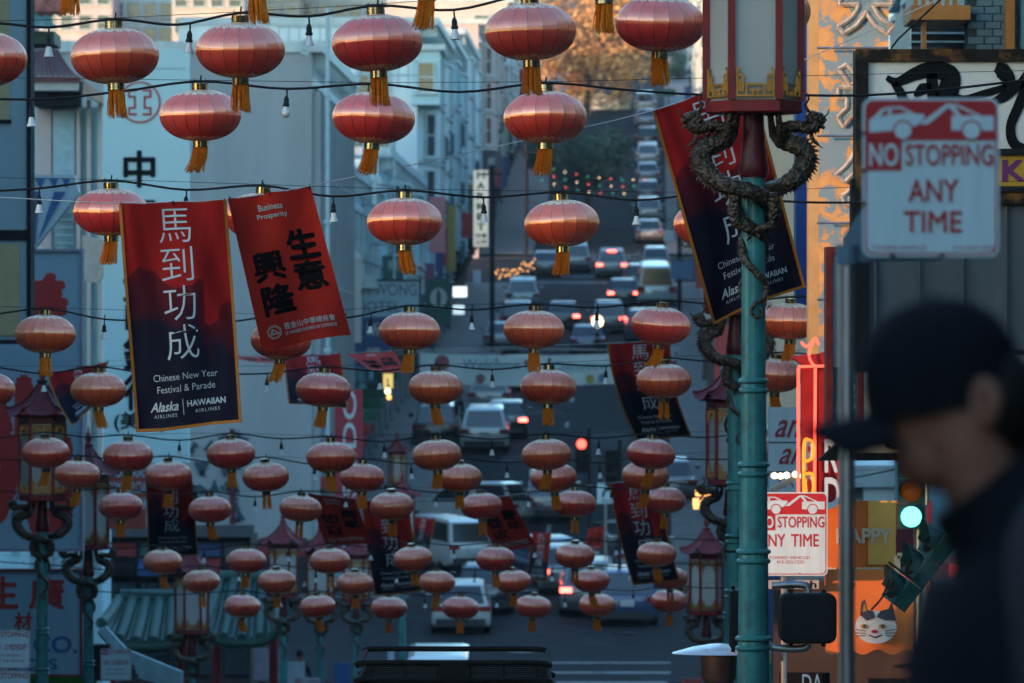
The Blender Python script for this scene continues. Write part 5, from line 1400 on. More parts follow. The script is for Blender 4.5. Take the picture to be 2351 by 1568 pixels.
fill(mb, [(2012, 1416), (2022, 1402), (2040, 1398), (2048, 1380), (2054, 1410), (2058, 1425), (2030, 1424)], lambda u, v, d: cm(u, v, d), .03)
for x, y in ((1984, 1438), (2026, 1438)): fill(mb, oval(x, y, 3, 5), lambda u, v, d: cm(u, v, d), .05)
for s in (-1, 1):
    for k in range(3): fill(mb, [(2010 + s * 22, 1448 + 5 * k), (2010 + s * 46, 1444 + 8 * k), (2010 + s * 46, 1446 + 8 * k), (2010 + s * 22, 1450 + 5 * k)], lambda u, v, d: cm(u, v, d), .03)
fill(mb, [(1995, 1456), (2008, 1462), (2024, 1456), (2026, 1459), (2010, 1466), (1994, 1459)], lambda u, v, d: cm(u, v, d), .03)
mb.build('cat_markings', M_CATB, aw, recalc=False)
mb = MB()
for x, y in ((1984, 1438), (2026, 1438)): fill(mb, oval(x, y, 9, 5), lambda u, v, d: cm(u, v, d), .04)
fill(mb, [(1980, 1405), (1984, 1384), (1991, 1403)], lambda u, v, d: cm(u, v, d), .04)
mb.build('cat_eyes', M_YEL, aw, recalc=False)
mb = MB(); fill(mb, oval(2008, 1450, 8, 4), lambda u, v, d: cm(u, v, d), .04); mb.build('cat_nose', M_SIGNR, aw, recalc=False)
t, mp, w, h = box_sign('orange and ochre shop board above the cat awning', 1895, 1150, 2140, 1345, 54, M_AWN, None, 0, .15)
mb = MB(); rect(mb, .40, .25, .66, 1, mp, .01); mb.build('ochre_panel', M_AWNY, t)
mb = MB(); fill(mb, [(.66 + .0, 0), (.66, .6), (.70, .85), (.78, 1.0), (1, 1), (1, 0)], mp, .012); mb.build('maroon_panel', mat('maroon panel', (.12, .02, .04), .5), t)
text_on(t, mp, mat('cream awning letters', (.60, .48, .34), .6), [('HAPPY', (.10, .50, .62, .68), {'bold': .03}), ('SWEET', (.0, .03, .54, .22), {'bold': .03})], depth=.02)
# shop front below the awning
sf = thing('corner_shop', 'dark shop entrance below the cat awning', 'shop', P(2000, 1650, 54.6))
MB().span(P(1785, 0, 54).x, P(2180, 0, 54).x, 54.6, 54.9, G(54.6), P(0, 1340, 54).z).build('wall', mat('dark shop interior', (.05, .035, .03), .7, var=.3, scale=2), sf)
q, mp, w, h = box_sign('blue lettered board at the bottom edge by the near post', 1790, 1545, 1905, 1600, 53.5, M_INKS, None, 0, .1)
text_on(q, mp, mat('blue letters', (.15, .35, .5), .5), [('DA', (.45, .2, .85, .95))])
q, mp, w, h = box_sign('small grey street plate reading South under the sunlit sign', 1760, 1332, 1880, 1352, 53.1, mat('grey plate', (.40, .40, .40), .5), None, 0, .02)
text_on(q, mp, M_INKS, [('South', (.30, .1, .95, .95), {'bold': .02})])

# ---------------------------------------------------------------- left side boards
M_BOARD = mat('pale blue grey board', (.28, .40, .47), .6, var=.08, scale=1.2, streak=True)
M_RCH = mat('red brush characters', (.46, .03, .03), .55, var=.1)
t, mp, w, h = box_sign('tall pale board with huge red brush characters at the left edge', -120, 578, 184, 1260, 82, M_BOARD, mat('mauve board edge', (.26, .24, .30), .6), .04, .3)
uu = lambda x: (x + 120) / 304; vv = lambda y: 1 - (y - 578) / 682
text_on(t, mp, M_RCH, [('美', (uu(10), vv(760), uu(158), vv(625)), {'bold': .05}), ('光', (uu(-60), vv(1235), uu(170), vv(860)), {'bold': .06})])
t, mp, w, h = box_sign('lower pale billboard with red characters and blue CO. lettering', -120, 1312, 184, 1548, 90, M_BOARD, mat('dark red trim', (.20, .03, .03), .5), .04, .2)
uu = lambda x: (x + 120) / 304; vv = lambda y: 1 - (y - 1312) / 236
text_on(t, mp, M_RCH, [('生', (uu(-30), vv(1398), uu(42), vv(1322)), {'bold': .03}), ('廣', (uu(66), vv(1400), uu(148), vv(1325)), {'bold': .03}), ('材', (uu(32), vv(1450), uu(74), vv(1405)), {'bold': .03})])
text_on(t, mp, mat('blue billboard letters', (.04, .12, .30), .5), [('FOOD CO.', (uu(-110), vv(1500), uu(178), vv(1460)), {'bold': .03}), ('PRODUCTS', (uu(-110), vv(1538), uu(132), vv(1512)), {'bold': .03})], name='blue_lettering')
gs = thing('green_hoarding', 'bright green hoarding at the bottom left', 'hoarding', P(150, 1600, 91)); MB().span(P(60, 0, 91).x, P(214, 0, 91).x, 91, 91.2, G(91), P(0, 1552, 91).z).build('panel', mat('lime green paint', (.06, .26, .03), .6), gs)
MB().span(P(214, 0, 91).x, P(222, 0, 91).x, 90.8, 91.2, G(91), P(0, 1478, 91).z).build('edge', mat('lime green paint', (.06, .26, .03), .6), gs)
MB().span(P(205, 0, 91).x, P(255, 0, 91).x, 90.6, 91.0, P(0, 1560, 91).z, P(0, 1478, 91).z).build('dark_panel', M_DARK, gs)
# black framed light box at the left edge
t, mp, w, h = box_sign('black framed pale sign box cut by the left edge', -140, -60, 62, 780, 70, M_BOARD, M_DARK, .05, .5)
M_PANEY = mat('yellowed glass pane', (.40, .34, .20), .4, var=.1)
for v0, v1 in ((.0, .29), (.31, 1.0)):
    pass
for q in ((-100, 22, -60, 275), (-100, 46, 560, 770)):
    mb = MB(); x0, x1, y0, y1 = q[0], q[1], q[2], q[3]
    mb.prism([((x0 + 140) / 202, 1 - (y1 + 60) / 840), ((x1 + 140) / 202, 1 - (y1 + 60) / 840), ((x1 + 140) / 202, 1 - (y0 + 60) / 840), ((x0 + 140) / 202, 1 - (y0 + 60) / 840)], mp, .03); mb.build('pane', M_PANEY, t)
mb = MB(); rect(mb, 0, 1 - (552 + 60) / 840, 1, 1 - (528 + 60) / 840, mp, .04); mb.build('crossbar', M_DARK, t)
mb = MB(); mb.prism([((-100 + 140) / 202, 1 - (283 + 60) / 840), ((26 + 140) / 202, 1 - (283 + 60) / 840), ((26 + 140) / 202, 1 - (275 + 60) / 840), ((-100 + 140) / 202, 1 - (275 + 60) / 840)], mp, .05); mb.build('sash', M_DARK, t)
# striped diamond sign
ds = thing('striped_sign', 'blue and white striped pointed sign above the red lettered board', 'sign', P(110, 570, 84))
mb = MB(); mb.prism([(72, 402), (170, 402), (182, 442), (78, 572), (72, 560)], lambda x, y, d: P(x, y, 84) + Vector((0, d, 0)), .3); mb.build('body', mat('striped sign white', (.44, .54, .58), .5), ds)
mb = MB()
for poly in ([(74, 440), (90, 440), (82, 560), (76, 565)], [(125, 440), (150, 440), (92, 545), (88, 550)], [(80, 410), (105, 410), (93, 432)], [(112, 410), (135, 410), (124, 432)], [(142, 410), (162, 410), (152, 432)]):
    mb.add([P(x, y, 83.97) for x, y in poly], [tuple(range(len(poly)))])
    mb.build('stripe', mat('striped sign blue', (.05, .12, .28), .5), ds, recalc=False); mb = MB()
# bank blade sign
M_BANK = mat('white enamel panel', (.48, .70, .72), .6, var=.05, scale=.8, streak=True, spec=.2)
t, mp, w, h = box_sign('tall white bank sign with red round emblem and black characters', 238, 113, 424, 1062, 112, M_BANK, None, 0, .5)
uu = lambda x: (x - 238) / 186; vv = lambda y: 1 - (y - 113) / 949
mb = MB(); mb.prism([(1, 0), (1.05, 0), (1.05, 1), (1, 1)], mp, -.4); mb.build('edge', M_BANK, t)
mb = MB(); cu, cv_ = uu(321), vv(235)
for i in range(48):
    a0, a1 = 2 * math.pi * i / 48, 2 * math.pi * (i + 1) / 48
    mb.add([mp(cu + r_ / 186 * math.cos(a), cv_ + r_ / 949 * math.sin(a), .02) for r_, a in ((48, a0), (48, a1), (44, a1), (44, a0))], [(0, 1, 2, 3)])
mb.build('emblem_ring', M_RCH, t, recalc=False)
mb = MB()
for s in (-1, 1):
    x = lambda d: uu(321 + s * d)
    for (a, b, c, d) in ((6.5, 25, 27, 30), (22.5, 14, 27, 30), (9, 10.5, 27, 15), (9, -12, 13.5, 15), (9, -15, 27, -10.5), (22.5, -30, 27, -14), (6.5, -30, 27, -25)):
        mb.add([mp(x(p), vv(235 - q), .02 + .001 * (a % 3)) for p, q in ((a, b), (c, b), (c, d), (a, d))], [(0, 1, 2, 3)])
mb.build('emblem', M_RCH, t, recalc=False)
text_on(t, mp, M_INKS, [(ch, (uu(283), vv(y + 43), uu(357), vv(y - 43)), {'bold': .03}) for ch, y in (('中', 388), ('國', 502), ('工', 610), ('商', 715), ('銀', 812), ('行', 900))], depth=.02)
text_on(t, mp, M_INKS, [('(美國)', (uu(262), vv(992), uu(382), vv(945)), {'bold': .02})], depth=.02, name='small_lettering')
mb = MB(); rect(mb, 0, vv(158), 1, vv(155), mp, .015); mb.build('seam', M_RAIL, t)
# tiled pagoda bay left of the bank sign
pb = thing('pagoda_bay', 'painted bay with maroon tiled eave and white posts at upper left', 'building', (P(150, 0, 118).x, 118, G(118)))
M_MAR = mat('maroon roof tile', (.17, .05, .05), .6, var=.2, scale=5); M_GTILE = mat('green glazed tile', (.03, .16, .11), .35, var=.2, scale=6)
pz = lambda y, D=118: P(0, y, D).z
px_ = lambda x, D=118: P(x, 0, D).x
MB().span(px_(20), px_(232), 118.2, 121, G(118), pz(245)).build('wall', W_BLUE, pb)
MB().span(px_(84), px_(118), 118.0, 118.2, pz(1300), pz(250)).build('panel', W_PINK, pb)
MB().span(px_(122), px_(172), 117.95, 118.2, pz(500), pz(255)).build('pane', mat('pale pane', (.38, .55, .62), .3), pb)
for x in (176, 200, 226): MB().span(px_(x), px_(x + 9), 117.9, 118.1, pz(1300), pz(230)).build('post', W_CREAM, pb)
MB().span(px_(74), px_(192), 116.6, 118.3, pz(216), pz(196)).build('eave_board', mat('eave board', (.48, .46, .45), .6), pb)
MB().span(px_(70), px_(196), 116.5, 118.3, pz(196), pz(186)).build('eave_edge', M_MAR, pb)
MB().span(px_(84), px_(186), 117, 118.3, pz(246), pz(216)).build('dark_board', M_DARK, pb)  # dark-painted board right below the eave board
mb = MB(); mb.grid(lambda u, v: Vector((px_(70 + (196 - 70) * u * (1 - .58 * v)), 116.5 + 2.6 * v, pz(187) + (pz(108) - pz(187)) * (v ** 1.5) + .04 * abs(math.sin(u * 30)))), 40, 8); mb.build('roof', M_MAR, pb, recalc=False)
mb = MB(); mb.prism([(190, 185), (238, 218), (240, 240), (190, 216)], lambda x, y, d: P(x, y, 116.8) + Vector((0, d, 0)), 1.2); mb.build('corner_eave', mat('tan eave', (.46, .34, .27), .6), pb)  # corner eave in a warmer tan than the eave board
mb = MB(); mb.grid(lambda u, v: Vector((px_(74 + 76 * u * (1 - .6 * v)), 115.9 + 2.2 * v, pz(82) + (pz(20) - pz(82)) * v ** 1.3 + .05 * abs(math.sin(u * 26)))), 34, 8); mb.build('upper_roof', M_GTILE, pb, recalc=False)
MB().span(px_(72), px_(140), 116.2, 118.0, pz(112), pz(84)).build('upper_eave', mat('dark green soffit', (.03, .07, .05), .6), pb)
for i in range(7):
    MB().lathe([(.01, -.25), (.16, -.15), (.2, .02), (.14, .18), (.01, .26)], P(96 + i * 7, 10 - 6 * (i % 3), 115.6), 8).build('flower_finial', mat('faded pink plaster', (.42, .16, .14), .7, var=.3), pb)
for k in range(9): MB().span(px_(128 + k * 5), px_(129.2 + k * 5), 117.8, 117.9, pz(566), pz(448)).build('lattice_bar', M_RAIL, pb)
for k in range(7): MB().span(px_(126), px_(172), 117.75, 117.79, pz(452 + k * 18), pz(450 + k * 18)).build('lattice_bar', M_RAIL, pb)
mb = MB(); mb.prism([(188, 540), (240, 552), (238, 620), (226, 650), (192, 645)], lambda x, y, d: P(x, y, 116) + Vector((0, d, 0)), .6); mb.build('awning_box', mat('cream slatted box', (.52, .46, .40), .6), pb)
# red orange storefront board and dark shop on the left, and mural panels
t, mp, w, h = box_sign('orange red storefront board with pale letters behind the low left banner', 246, 1050, 335, 1215, 104, mat('orange red board', (.36, .06, .04), .6), None, 0, .2)
text_on(t, mp, mat('pale board letters', (.36, .50, .56), .6), [('INDUSTRIAL', (.08, .72, 1.0, .86), {'bold': .02}), ('COMMERCIAL', (.0, .50, 1.1, .66), {'bold': .02}), ('BANK', (.4, .28, 1.1, .44), {'bold': .02})])
t, mp, w, h = box_sign('red upright storefront sign with pale sideways letters, left of centre', 768, 895, 832, 1160, 150, mat('store red', (.30, .03, .05), .5), None, 0, .3)
text_on(t, mp, mat('pale sign letters', (.45, .58, .62), .5), [('SHISEIDO', (.30, -.42, .78, 1.0), {'bold': .01, 'rot': 90})])
t, mp, w, h = box_sign('pale hotel sign reading Sam Wong Hotel, left of centre', 806, 645, 963, 728, 211, mat('hotel sign blue', (.34, .50, .55), .5), M_DARK, .06, .3)
text_on(t, mp, mat('hotel letters', (.10, .09, .14), .5), [('SAM WONG', (-.06, .60, .96, .92), {'bold': .0}), ('HOTEL', (.08, .14, .72, .44), {'bold': .0})])
t, mp, w, h = box_sign('lower grey plate hung under the hotel sign', 818, 738, 963, 795, 211, mat('hotel plate', (.24, .33, .38), .5), None, 0, .2)
MK = emis('lit market sign face', (.80, .84, .74), .10)
t, mp, w, h = box_sign('white upright sign spelling MARKET in green', 1087, 391, 1121, 566, 292, mat('market sign face', (.72, .72, .64), .5, emit=(.85, .82, .66), es=.07, var=0), None, 0, .3)
text_on(t, mp, mat('market green', (.02, .16, .10), .5), [(ch, (.22, .885 - .135 * i, .78, .98 - .135 * i), {'bold': .035}) for i, ch in enumerate('MARKET')] + [('市場', (.12, .11, .88, .175), {'bold': .03}), ('公司', (.12, .025, .88, .09), {'bold': .03})])
t, mp, w, h = box_sign('dark green square sign with pale oval emblem right of the hotel sign', 980, 640, 1034, 745, 232, mat('dark green sign', (.02, .09, .07), .5), None, 0, .3)
mb = MB(); fill(mb, [(.5 + .36 * math.cos(2 * math.pi * i / 24), .58 + .22 * math.sin(2 * math.pi * i / 24)) for i in range(24)], mp, .02); mb.build('emblem', mat('pale emblem', (.40, .46, .42), .5), t, recalc=False)
mb = MB(); fill(mb, [(.5 + .10 * math.cos(2 * math.pi * i / 16), .58 + .20 * math.sin(2 * math.pi * i / 16)) for i in range(16)], mp, .03); mb.build('emblem_bar', mat('dark green sign', (.02, .09, .07), .5), t, recalc=False)
for lab, q, D, c in (('small lit white sign right of the green emblem sign', (1040, 658, 1072, 682), 240, (.75, .8, .8)), ('small grey notice below the small lit sign', (1040, 700, 1066, 722), 240, (.35, .45, .5)),
                     ('pink upright cloth sign behind the third string lantern', (985, 452, 1022, 580), 236, (.55, .20, .22)), ('small white notice by the far lamp cluster', (1086, 620, 1104, 650), 250, (.45, .5, .55)),
                     ('white regulatory plate far on the right pavement', (1524, 528, 1546, 556), 330, (.6, .65, .65)), ('blue slatted board right of the pale van', (1540, 600, 1590, 640), 255, (.05, .12, .22))):
    t, mp, w, h = box_sign(lab, *q, D, mat('plate ' + lab[:18], c, .5, emit=c if 'lit' in lab else None, es=.25 if 'lit' in lab else 0), None, 0, .1)
# wide painted banner over the far street
wb = thing('street_banner_wide', 'wide pale painted banner stretched across the street beyond the crossing', 'banner', P(1200, 880, 212))
mb = MB(); mb.grid(lambda u, v: P(964 + (1452 - 964) * u, 880 - 70 * v - 10 * (u - .5) * 0 + 6 * math.sin(u * math.pi), 212 + .1 * math.sin(u * 9)), 40, 4); mb.build('cloth', mat('banner pale blue', (.62, .76, .78), .6, var=.12, scale=.8, dirt=(.70, .74, .70)), wb, recalc=False)
bm_ = lambda u, v, d=0: P(964 + 488 * u, 880 - 70 * v + 6 * math.sin(u * math.pi), 211.8)
mb = MB(); letter(mb, 'Welcome to', bm_, (.20, .55, .55, .85)); letter(mb, 'Chinatown', bm_, (.62, .50, .92, .80)); mb.build('lettering', mat('banner blue print', (.14, .28, .36), .6), wb, recalc=False)
for cx, cv_, r_, c in ((.105, .72, .035, (.34, .10, .12)), (.285, .22, .022, (.26, .10, .08)), (.80, .2, .02, (.40, .36, .08)), (.86, .2, .022, (.12, .24, .34)), (.50, .8, .01, (.4, .08, .1)), (.61, .85, .01, (.4, .08, .1)), (.36, .85, .008, (.4, .25, .1))):
    mb = MB(); fill(mb, [(cx + r_ * math.cos(2 * math.pi * i / 14), cv_ + r_ * 7 * math.sin(2 * math.pi * i / 14)) for i in range(14)], bm_, 0); mb.build('painted_dot', mat('dot %s' % (c,), c, .6), wb, recalc=False)
MB().tube([P(900, 815, 212), P(964, 808, 212), P(1200, 800, 212), P(1452, 805, 212), P(1560, 800, 212)], .02, 5).build('rope', M_WIRE, wb)

# ================================================================ SIGNALS AND STREET FURNITURE
M_SIGG = mat('signal green housing', (.02, .085, .09), .55, var=.25, scale=8, dirt=(.3, .32, .3), dirt_amt=.3)
L_GREEN = emis('green signal light', (.16, 1.0, .66), .42); L_AMB = mat('amber lens', (.26, .06, .006), .3, emit=(.8, .22, .02), es=.01, var=0)
L_REDOFF = mat('dark red lens', (.2, .02, .012), .3, emit=(.8, .05, .02), es=.008, var=0); L_RED = emis('red signal light', (1.0, .06, .04), 1.0)
def signal(t, c, lens, mats_, facing=0, m=M_SIGG):
    """three aspect head centred on c, lens diameter lens"""
    M = Matrix.Rotation(facing, 4, 'Z'); c = Vector(c)
    def T(v): return c + (M @ Vector(v))
    h = lens * 1.22
    for i, lm in enumerate(mats_):
        z = (1 - i) * h
        mb = MB(); vs = []
        mb.box((0, 0, 0), (lens * 1.3, lens * .7, h * .97)); mb.v = [T(v + Vector((0, lens * .4, z))) for v in mb.v]; mb.build('housing', m, t)
        mb = MB(); mb.lathe([(lens * .02, -.12 * lens), (lens * .3, -.1 * lens), (lens * .47, -.03 * lens), (lens * .5, 0)], (0, 0, 0), 24)
        mb.v = [T(Vector((v.x, v.z + lens * .02, v.y + z))) for v in mb.v]; mb.build('lens', lm, t, smooth=50)
        mb = MB(); n = 16
        for k in range(n):
            a0, a1 = R(-25 + 230 * k / n), R(-25 + 230 * (k + 1) / n)
            rr_ = lens * .56
            def q(a, y): return Vector((rr_ * math.cos(a), y, z + rr_ * math.sin(a)))
            L = lens * .95 
            mb.add([T(q(a0, .05 * lens)), T(q(a1, .05 * lens)), T(q(a1, -L * (.35 + .65 * max(0, math.sin(a1))))), T(q(a0, -L * (.35 + .65 * max(0, math.sin(a0)))))], [(0, 1, 2, 3)])
        mb.build('visor', m, t, recalc=False)
ts = thing('traffic_signal', 'traffic signal showing green at right, beside the person', 'traffic signal', P(2093, 1130, 50))
signal(ts, P(2092, 1128, 50), W(48, 50), (L_REDOFF, L_AMB, L_GREEN), facing=-.12)
ts2 = thing('traffic_signal', 'tilted green signal head seen from the side below the green light', 'traffic signal', P(2096, 1296, 49.2))
signal(ts2, P(2096, 1296, 49.2), W(54, 50), (M_BLACKP, M_BLACKP, M_BLACKP), facing=-1.15)
for c in list(ts2.children):
    pass
ts2.rotation_euler = (0, R(38), 0)
sp2 = thing('signal_pole', 'steel pole carrying the green traffic signal', 'pole', (P(2112, 0, 50.3).x, 50.3, G(50)))
MB().tube([(P(2112, 0, 50.3).x, 50.3, G(50)), P(2112, 1040, 50.3)], .055, 12).build('shaft', M_STEEL, sp2, smooth=40)
MB().tube([P(2128, 1160, 49.8), P(2128, 1060, 49.8)], .022, 8).build('conduit', M_STEEL, sp2)
MB().bar(P(2060, 1276, 50.1), P(2105, 1276, 50.1), .05).build('arm', mat('cream arm', (.6, .5, .35), .5), sp2)
MB().bar(P(2060, 1276, 50.1), P(2060, 1345, 50.1), .05).build('arm', mat('cream arm', (.6, .5, .35), .5), sp2)
# dark loose cables about the tilted head
for a, b in (((2040, 1330), (2000, 1400)), ((2095, 1330), (2040, 1290)), ((2030, 1365), (2060, 1340))):
    MB().tube(curve_through([P(*a, 49.0), P((a[0] + b[0]) / 2 + 6, (a[1] + b[1]) / 2 + 5, 49.0), P(*b, 49.0)], 4), .010, 5).build('cable', M_CABLE, sp2)
# pedestrian signal box on the nearest post
def ped_box(label, x0, y0, x1, y1, D, thick=.22):
    mp, w, h = plane_at(x0, y0, x1, y1, D)
    t = thing('pedestrian_signal', label, 'signal box', mp(.5, 0, 0))
    r_ = w * .16
    mb = MB(); o = rounded(r_, w, h, 5); i_ = rounded(r_ * .8, w, h, 5, w * .035); n = len(o)
    mb.add([mp(u, v, 0) for u, v in o] + [mp(u, v, .02) for u, v in i_] + [mp(u, v, -thick) for u, v in o],
           [(k, (k + 1) % n, n + (k + 1) % n, n + k) for k in range(n)] + [tuple(range(n, 2 * n))] + [(k, 2 * n + k, 2 * n + (k + 1) % n, (k + 1) % n) for k in range(n)] + [tuple(reversed(range(2 * n, 3 * n)))])
    mb.build('case', M_BLACKP, t, smooth=30)
    mb = MB(); mb.prism(rounded(r_ * .6, w, h, 5, w * .09), lambda u, v, d: mp(u, v, .02 + d), .008); mb.build('back_plate', M_BLACKP, t, smooth=30)
    for u in (.2, .78):
        MB().tube([mp(u, 1, -.05), mp(u, 1.07, -.05)], .014, 6).build('lug', M_BLACKP, t); MB().tube([mp(u, 0, -.05), mp(u, -.06, -.05)], .014, 6).build('lug', M_BLACKP, t)
    return t
pt_ = ped_box('black pedestrian signal box right of the nearest green pole', 1790, 1362, 1921, 1478, 35.6)
MB().tube(curve_through([P(1772, 1345, 35.7), P(1815, 1342, 35.7), P(1848, 1344, 35.7), P(1856, 1356, 35.7), P(1856, 1366, 35.7)], 4), .024, 10).build('bracket', M_STEEL, pt_, smooth=50)
MB().tube(curve_through([P(1772, 1486, 35.7), P(1815, 1490, 35.7), P(1848, 1488, 35.7), P(1856, 1478, 35.7)], 4), .024, 10).build('bracket', M_STEEL, pt_, smooth=50)
ped_box('dark signal box seen edge on between the two green poles', 1677, 1355, 1712, 1490, 40, .3)
gp = thing('grey_bollard_post', 'grey iron post with round head between the two green poles', 'post', (P(1722, 0, 40.2).x, 40.2, G(40)))
MB().lathe([(.035, 0), (.035, 1.0), (.034, 3.6)], (P(1722, 0, 40.2).x, 40.2, P(0, 1340, 40.2).z - 3.6), 12).build('shaft', mat('grey iron', (.22, .22, .25), .5), gp, smooth=40)
MB().lathe([(.03, 0), (.055, .03), (.06, .07), (.045, .12), (.01, .15)], P(1720, 1345, 40.2), 12).build('head', mat('grey iron', (.22, .22, .25), .5), gp, smooth=50)
for y in (1240, 1275, 1300):
    q = P(1688, y, 56.9); MB()
cb = thing('strap_box', 'black cable box strapped to the second green pole', 'cable box', P(1712, 1260, 56.8))
MB().span(P(1702, 0, 56.8).x, P(1722, 0, 56.8).x, 56.75, 56.9, P(0, 1300, 56.8).z, P(0, 1215, 56.8).z).build('case', M_BLACKP, cb)
for y in (1235, 1268): MB().lathe([(.098, 0), (.102, .004), (.102, .02), (.098, .024)], (P(1688, 0, 57).x, 57.0, P(0, y, 57).z), 18, cap=False).build('strap', M_CABLE, cb)
# outdoor heater with steel hood
ht = thing('patio_heater', 'outdoor heater with wide steel hood at the foot of the second pole', 'heater', (P(1650, 0, 52).x, 52, G(52)))
c = P(1650, 1500, 52)
MB().lathe([(W(108, 52), 0), (W(106, 52), .008), (W(60, 52), .06), (W(22, 52), .085), (.02, .09)], c + Vector((0, 0, .0)), 28).build('hood', mat('polished steel', (.62, .64, .65), .28, metal=.9, var=.1), ht, smooth=50)
MB().lathe([(W(30, 52), -.28), (W(34, 52), -.26), (W(40, 52), -.22), (W(42, 52), -.02), (W(42, 52), 0)], c, 20).build('burner', M_BLACKP, ht, smooth=40)
MB().lathe([(.05, -.5), (.05, -.28)], c, 12).build('burner_neck', M_DARK, ht)
MB().tube([(c.x, 52, G(52)), (c.x, 52, c.z - .48)], .035, 10).build('pole', M_STEEL, ht); MB().lathe([(.24, 0), (.24, .3), (.2, .36), (.03, .4)], (c.x, 52, G(52)), 20).build('base', M_DARK, ht)
# far signals
def far_signal(label, x, y, D, lit=0):
    t = thing('traffic_signal', label, 'traffic signal', P(x, y, D)); ms = [M_BLACKP] * 3; ms = [L_RED if lit == 1 else M_BLACKP, M_BLACKP, M_BLACKP]
    c = P(x, y, D); signal(t, c - Vector((0, 0, .36)), .30, ms, 0, M_BLACKP)
    MB().tube([(c.x + .25, D + .3, G(D)), (c.x + .25, D + .3, c.z + .5)], .06, 8).build('pole', M_BLACKP, t)
    return t
far_signal('traffic signal showing red beyond the lanterns at centre', 1335, 1020, 178, 1)
far_signal('dark traffic signal right of the red one', 1404, 1048, 172, 0)
t, mp, w, h = box_sign('white plate with a bent arrow under the red signal', 1371, 1109, 1410, 1156, 177, M_SIGNW, None, 0, .03)
mb = MB(); fill(mb, [(.28, .30), (.40, .30), (.46, .55), (.62, .66), (.62, .54), (.88, .74), (.62, .94), (.62, .80), (.40, .68), (.30, .5)], mp, .02); mb.build('arrow', M_INKS, t, recalc=False)
text_on(t, mp, M_INKS, [('ONLY', (.22, .06, .78, .20), {'bold': .02})])
q = thing('sign_post', 'post of the bent arrow plate', 'post', (P(1390, 0, 177.2).x, 177.2, G(177))); MB().tube([(P(1390, 0, 177.2).x, 177.2, G(177)), (P(1390, 0, 177.2).x, 177.2, P(0, 1100, 177).z)], .04, 8).build('pipe', M_STEEL, q)
# lamp glows
def glow(label, x, y, D, r_, m, hang=.3):
    t = thing('lamp', label, 'lamp', P(x, y, D)); c = P(x, y, D)
    MB().lathe([(.02, -r_), (r_ * .75, -r_ * .7), (r_, 0), (r_ * .6, r_ * .8), (r_ * .25, r_)], c, 14).build('globe', m, t, smooth=60)
    MB().tube([c + Vector((0, 0, r_)), c + Vector((0, 0, r_ + hang))], r_ * .2, 6).build('stem', M_DARK, t)
glow('lit globe street lamp right of centre above the wide banner', 1372, 738, 205, .22, LITW); glow('lit white lamp left of centre above the far pagoda lamp', 890, 898, 170, .09, LITW)
glow('amber lamp just below the lit white lamp', 893, 912, 170, .08, LIT)
t, mp, w, h = box_sign('small lit yellow shop sign above the white lamp', 880, 858, 902, 892, 172, emis('lit yellow sign', (.9, .62, .18), .12), None, 0, .1)
for i, (x, y) in enumerate(((1606, 1142), (1618, 1130), (1622, 1146), (1601, 1160), (1608, 1118))):
    pass
lc = thing('lit_shop_lamps', 'cluster of warm lit shop lamps left of the third dragon post', 'lamps', P(1612, 1180, 110))
for x, y, r_ in ((1608, 1132, .11), (1626, 1136, .07), (1604, 1152, .13), (1617, 1150, .10), (1628, 1153, .07), (1600, 1164, .08)):
    MB().box(P(x, y, 110), (r_ * 1.7, r_ * 1.7, r_)).build('lamp_box', LIT, lc)
MB().tube([P(1600, 1122, 110.2), P(1632, 1122, 110.2)], .03, 6).build('rail', M_DARK, lc)
# coloured bulbs on the evergreen, warm string further down
CB = [emis('red fairy bulb', (1.0, .12, .08), .6), emis('white fairy bulb', (1.0, .7, .4), .7), emis('green fairy bulb', (.1, .6, .4), .3)]
fs_ = thing('fairy_lights', 'string of coloured fairy lights on the dark evergreen', 'lights', P(1250, 400, 366))
for k in range(3):
    a = (1245, 382 + k * 16); b = (1480, 412 + k * 16)
    n = 10 - k; pts = []
    for i in range(n):
        t_ = i / (n - 1); p = P(a[0] + (b[0] - a[0]) * t_ * (1 - .1 * k), a[1] + (b[1] - a[1]) * t_ + 10 * math.sin(t_ * 3.1), 366); pts.append(p)
        MB().lathe([(.005, -.045), (.042, 0), (.005, .045)], p, 6).build('bulb', CB[(i * 2 + k) % 3], fs_)
    MB().tube(pts, .01, 4).build('cord', M_CABLE, fs_)
fw = thing('fairy_lights', 'cluster of warm lights strung over the far left pavement', 'lights', P(1180, 640, 262)); rnd = random.Random(4); pts = []
for i in range(34):
    t_ = i / 33; p = P(1138 + 90 * t_, 632 - 26 * t_ + rnd.uniform(-12, 12), 262 + rnd.uniform(-1, 1)); pts.append(p)
    MB().lathe([(.005, -.04), (.04, 0), (.005, .04)], p, 6).build('bulb', LIT, fw)
MB().tube(pts, .008, 4).build('cord', M_CABLE, fw)
# dark street poles and overhead wires up the hill
for lab, x, D, yt in (('dark utility pole right of the Victorian row', 1208, 352, 330), ('slim dark pole right of the lit car', 1560, 300, 330), ('dark pole near the market sign foot', 1130, 282, 380)):
    t = thing('utility_pole', lab, 'pole', (P(x, 0, D).x, D, G(D))); MB().tube([(P(x, 0, D).x, D, G(D)), P(x, yt, D)], .12, 8).build('shaft', M_BLACKP, t); MB().bar(P(x - 22, yt + 20, D), P(x + 22, yt + 20, D), .1).build('crossarm', M_BLACKP, t)
t = thing('street_name_sign', 'green street name sign near the hill crest', 'sign', P(1535, 215, 470)); MB().tube([P(1535, 290, 470), P(1535, 200, 470)], .05, 6).build('pole', M_DARK, t); mb = MB().span(P(1519, 0, 470).x, P(1551, 0, 470).x, 469.9, 470, P(0, 222, 470).z, P(0, 205, 470).z); mb.build('plate', mat('street sign green', (.02, .14, .10), .5), t)

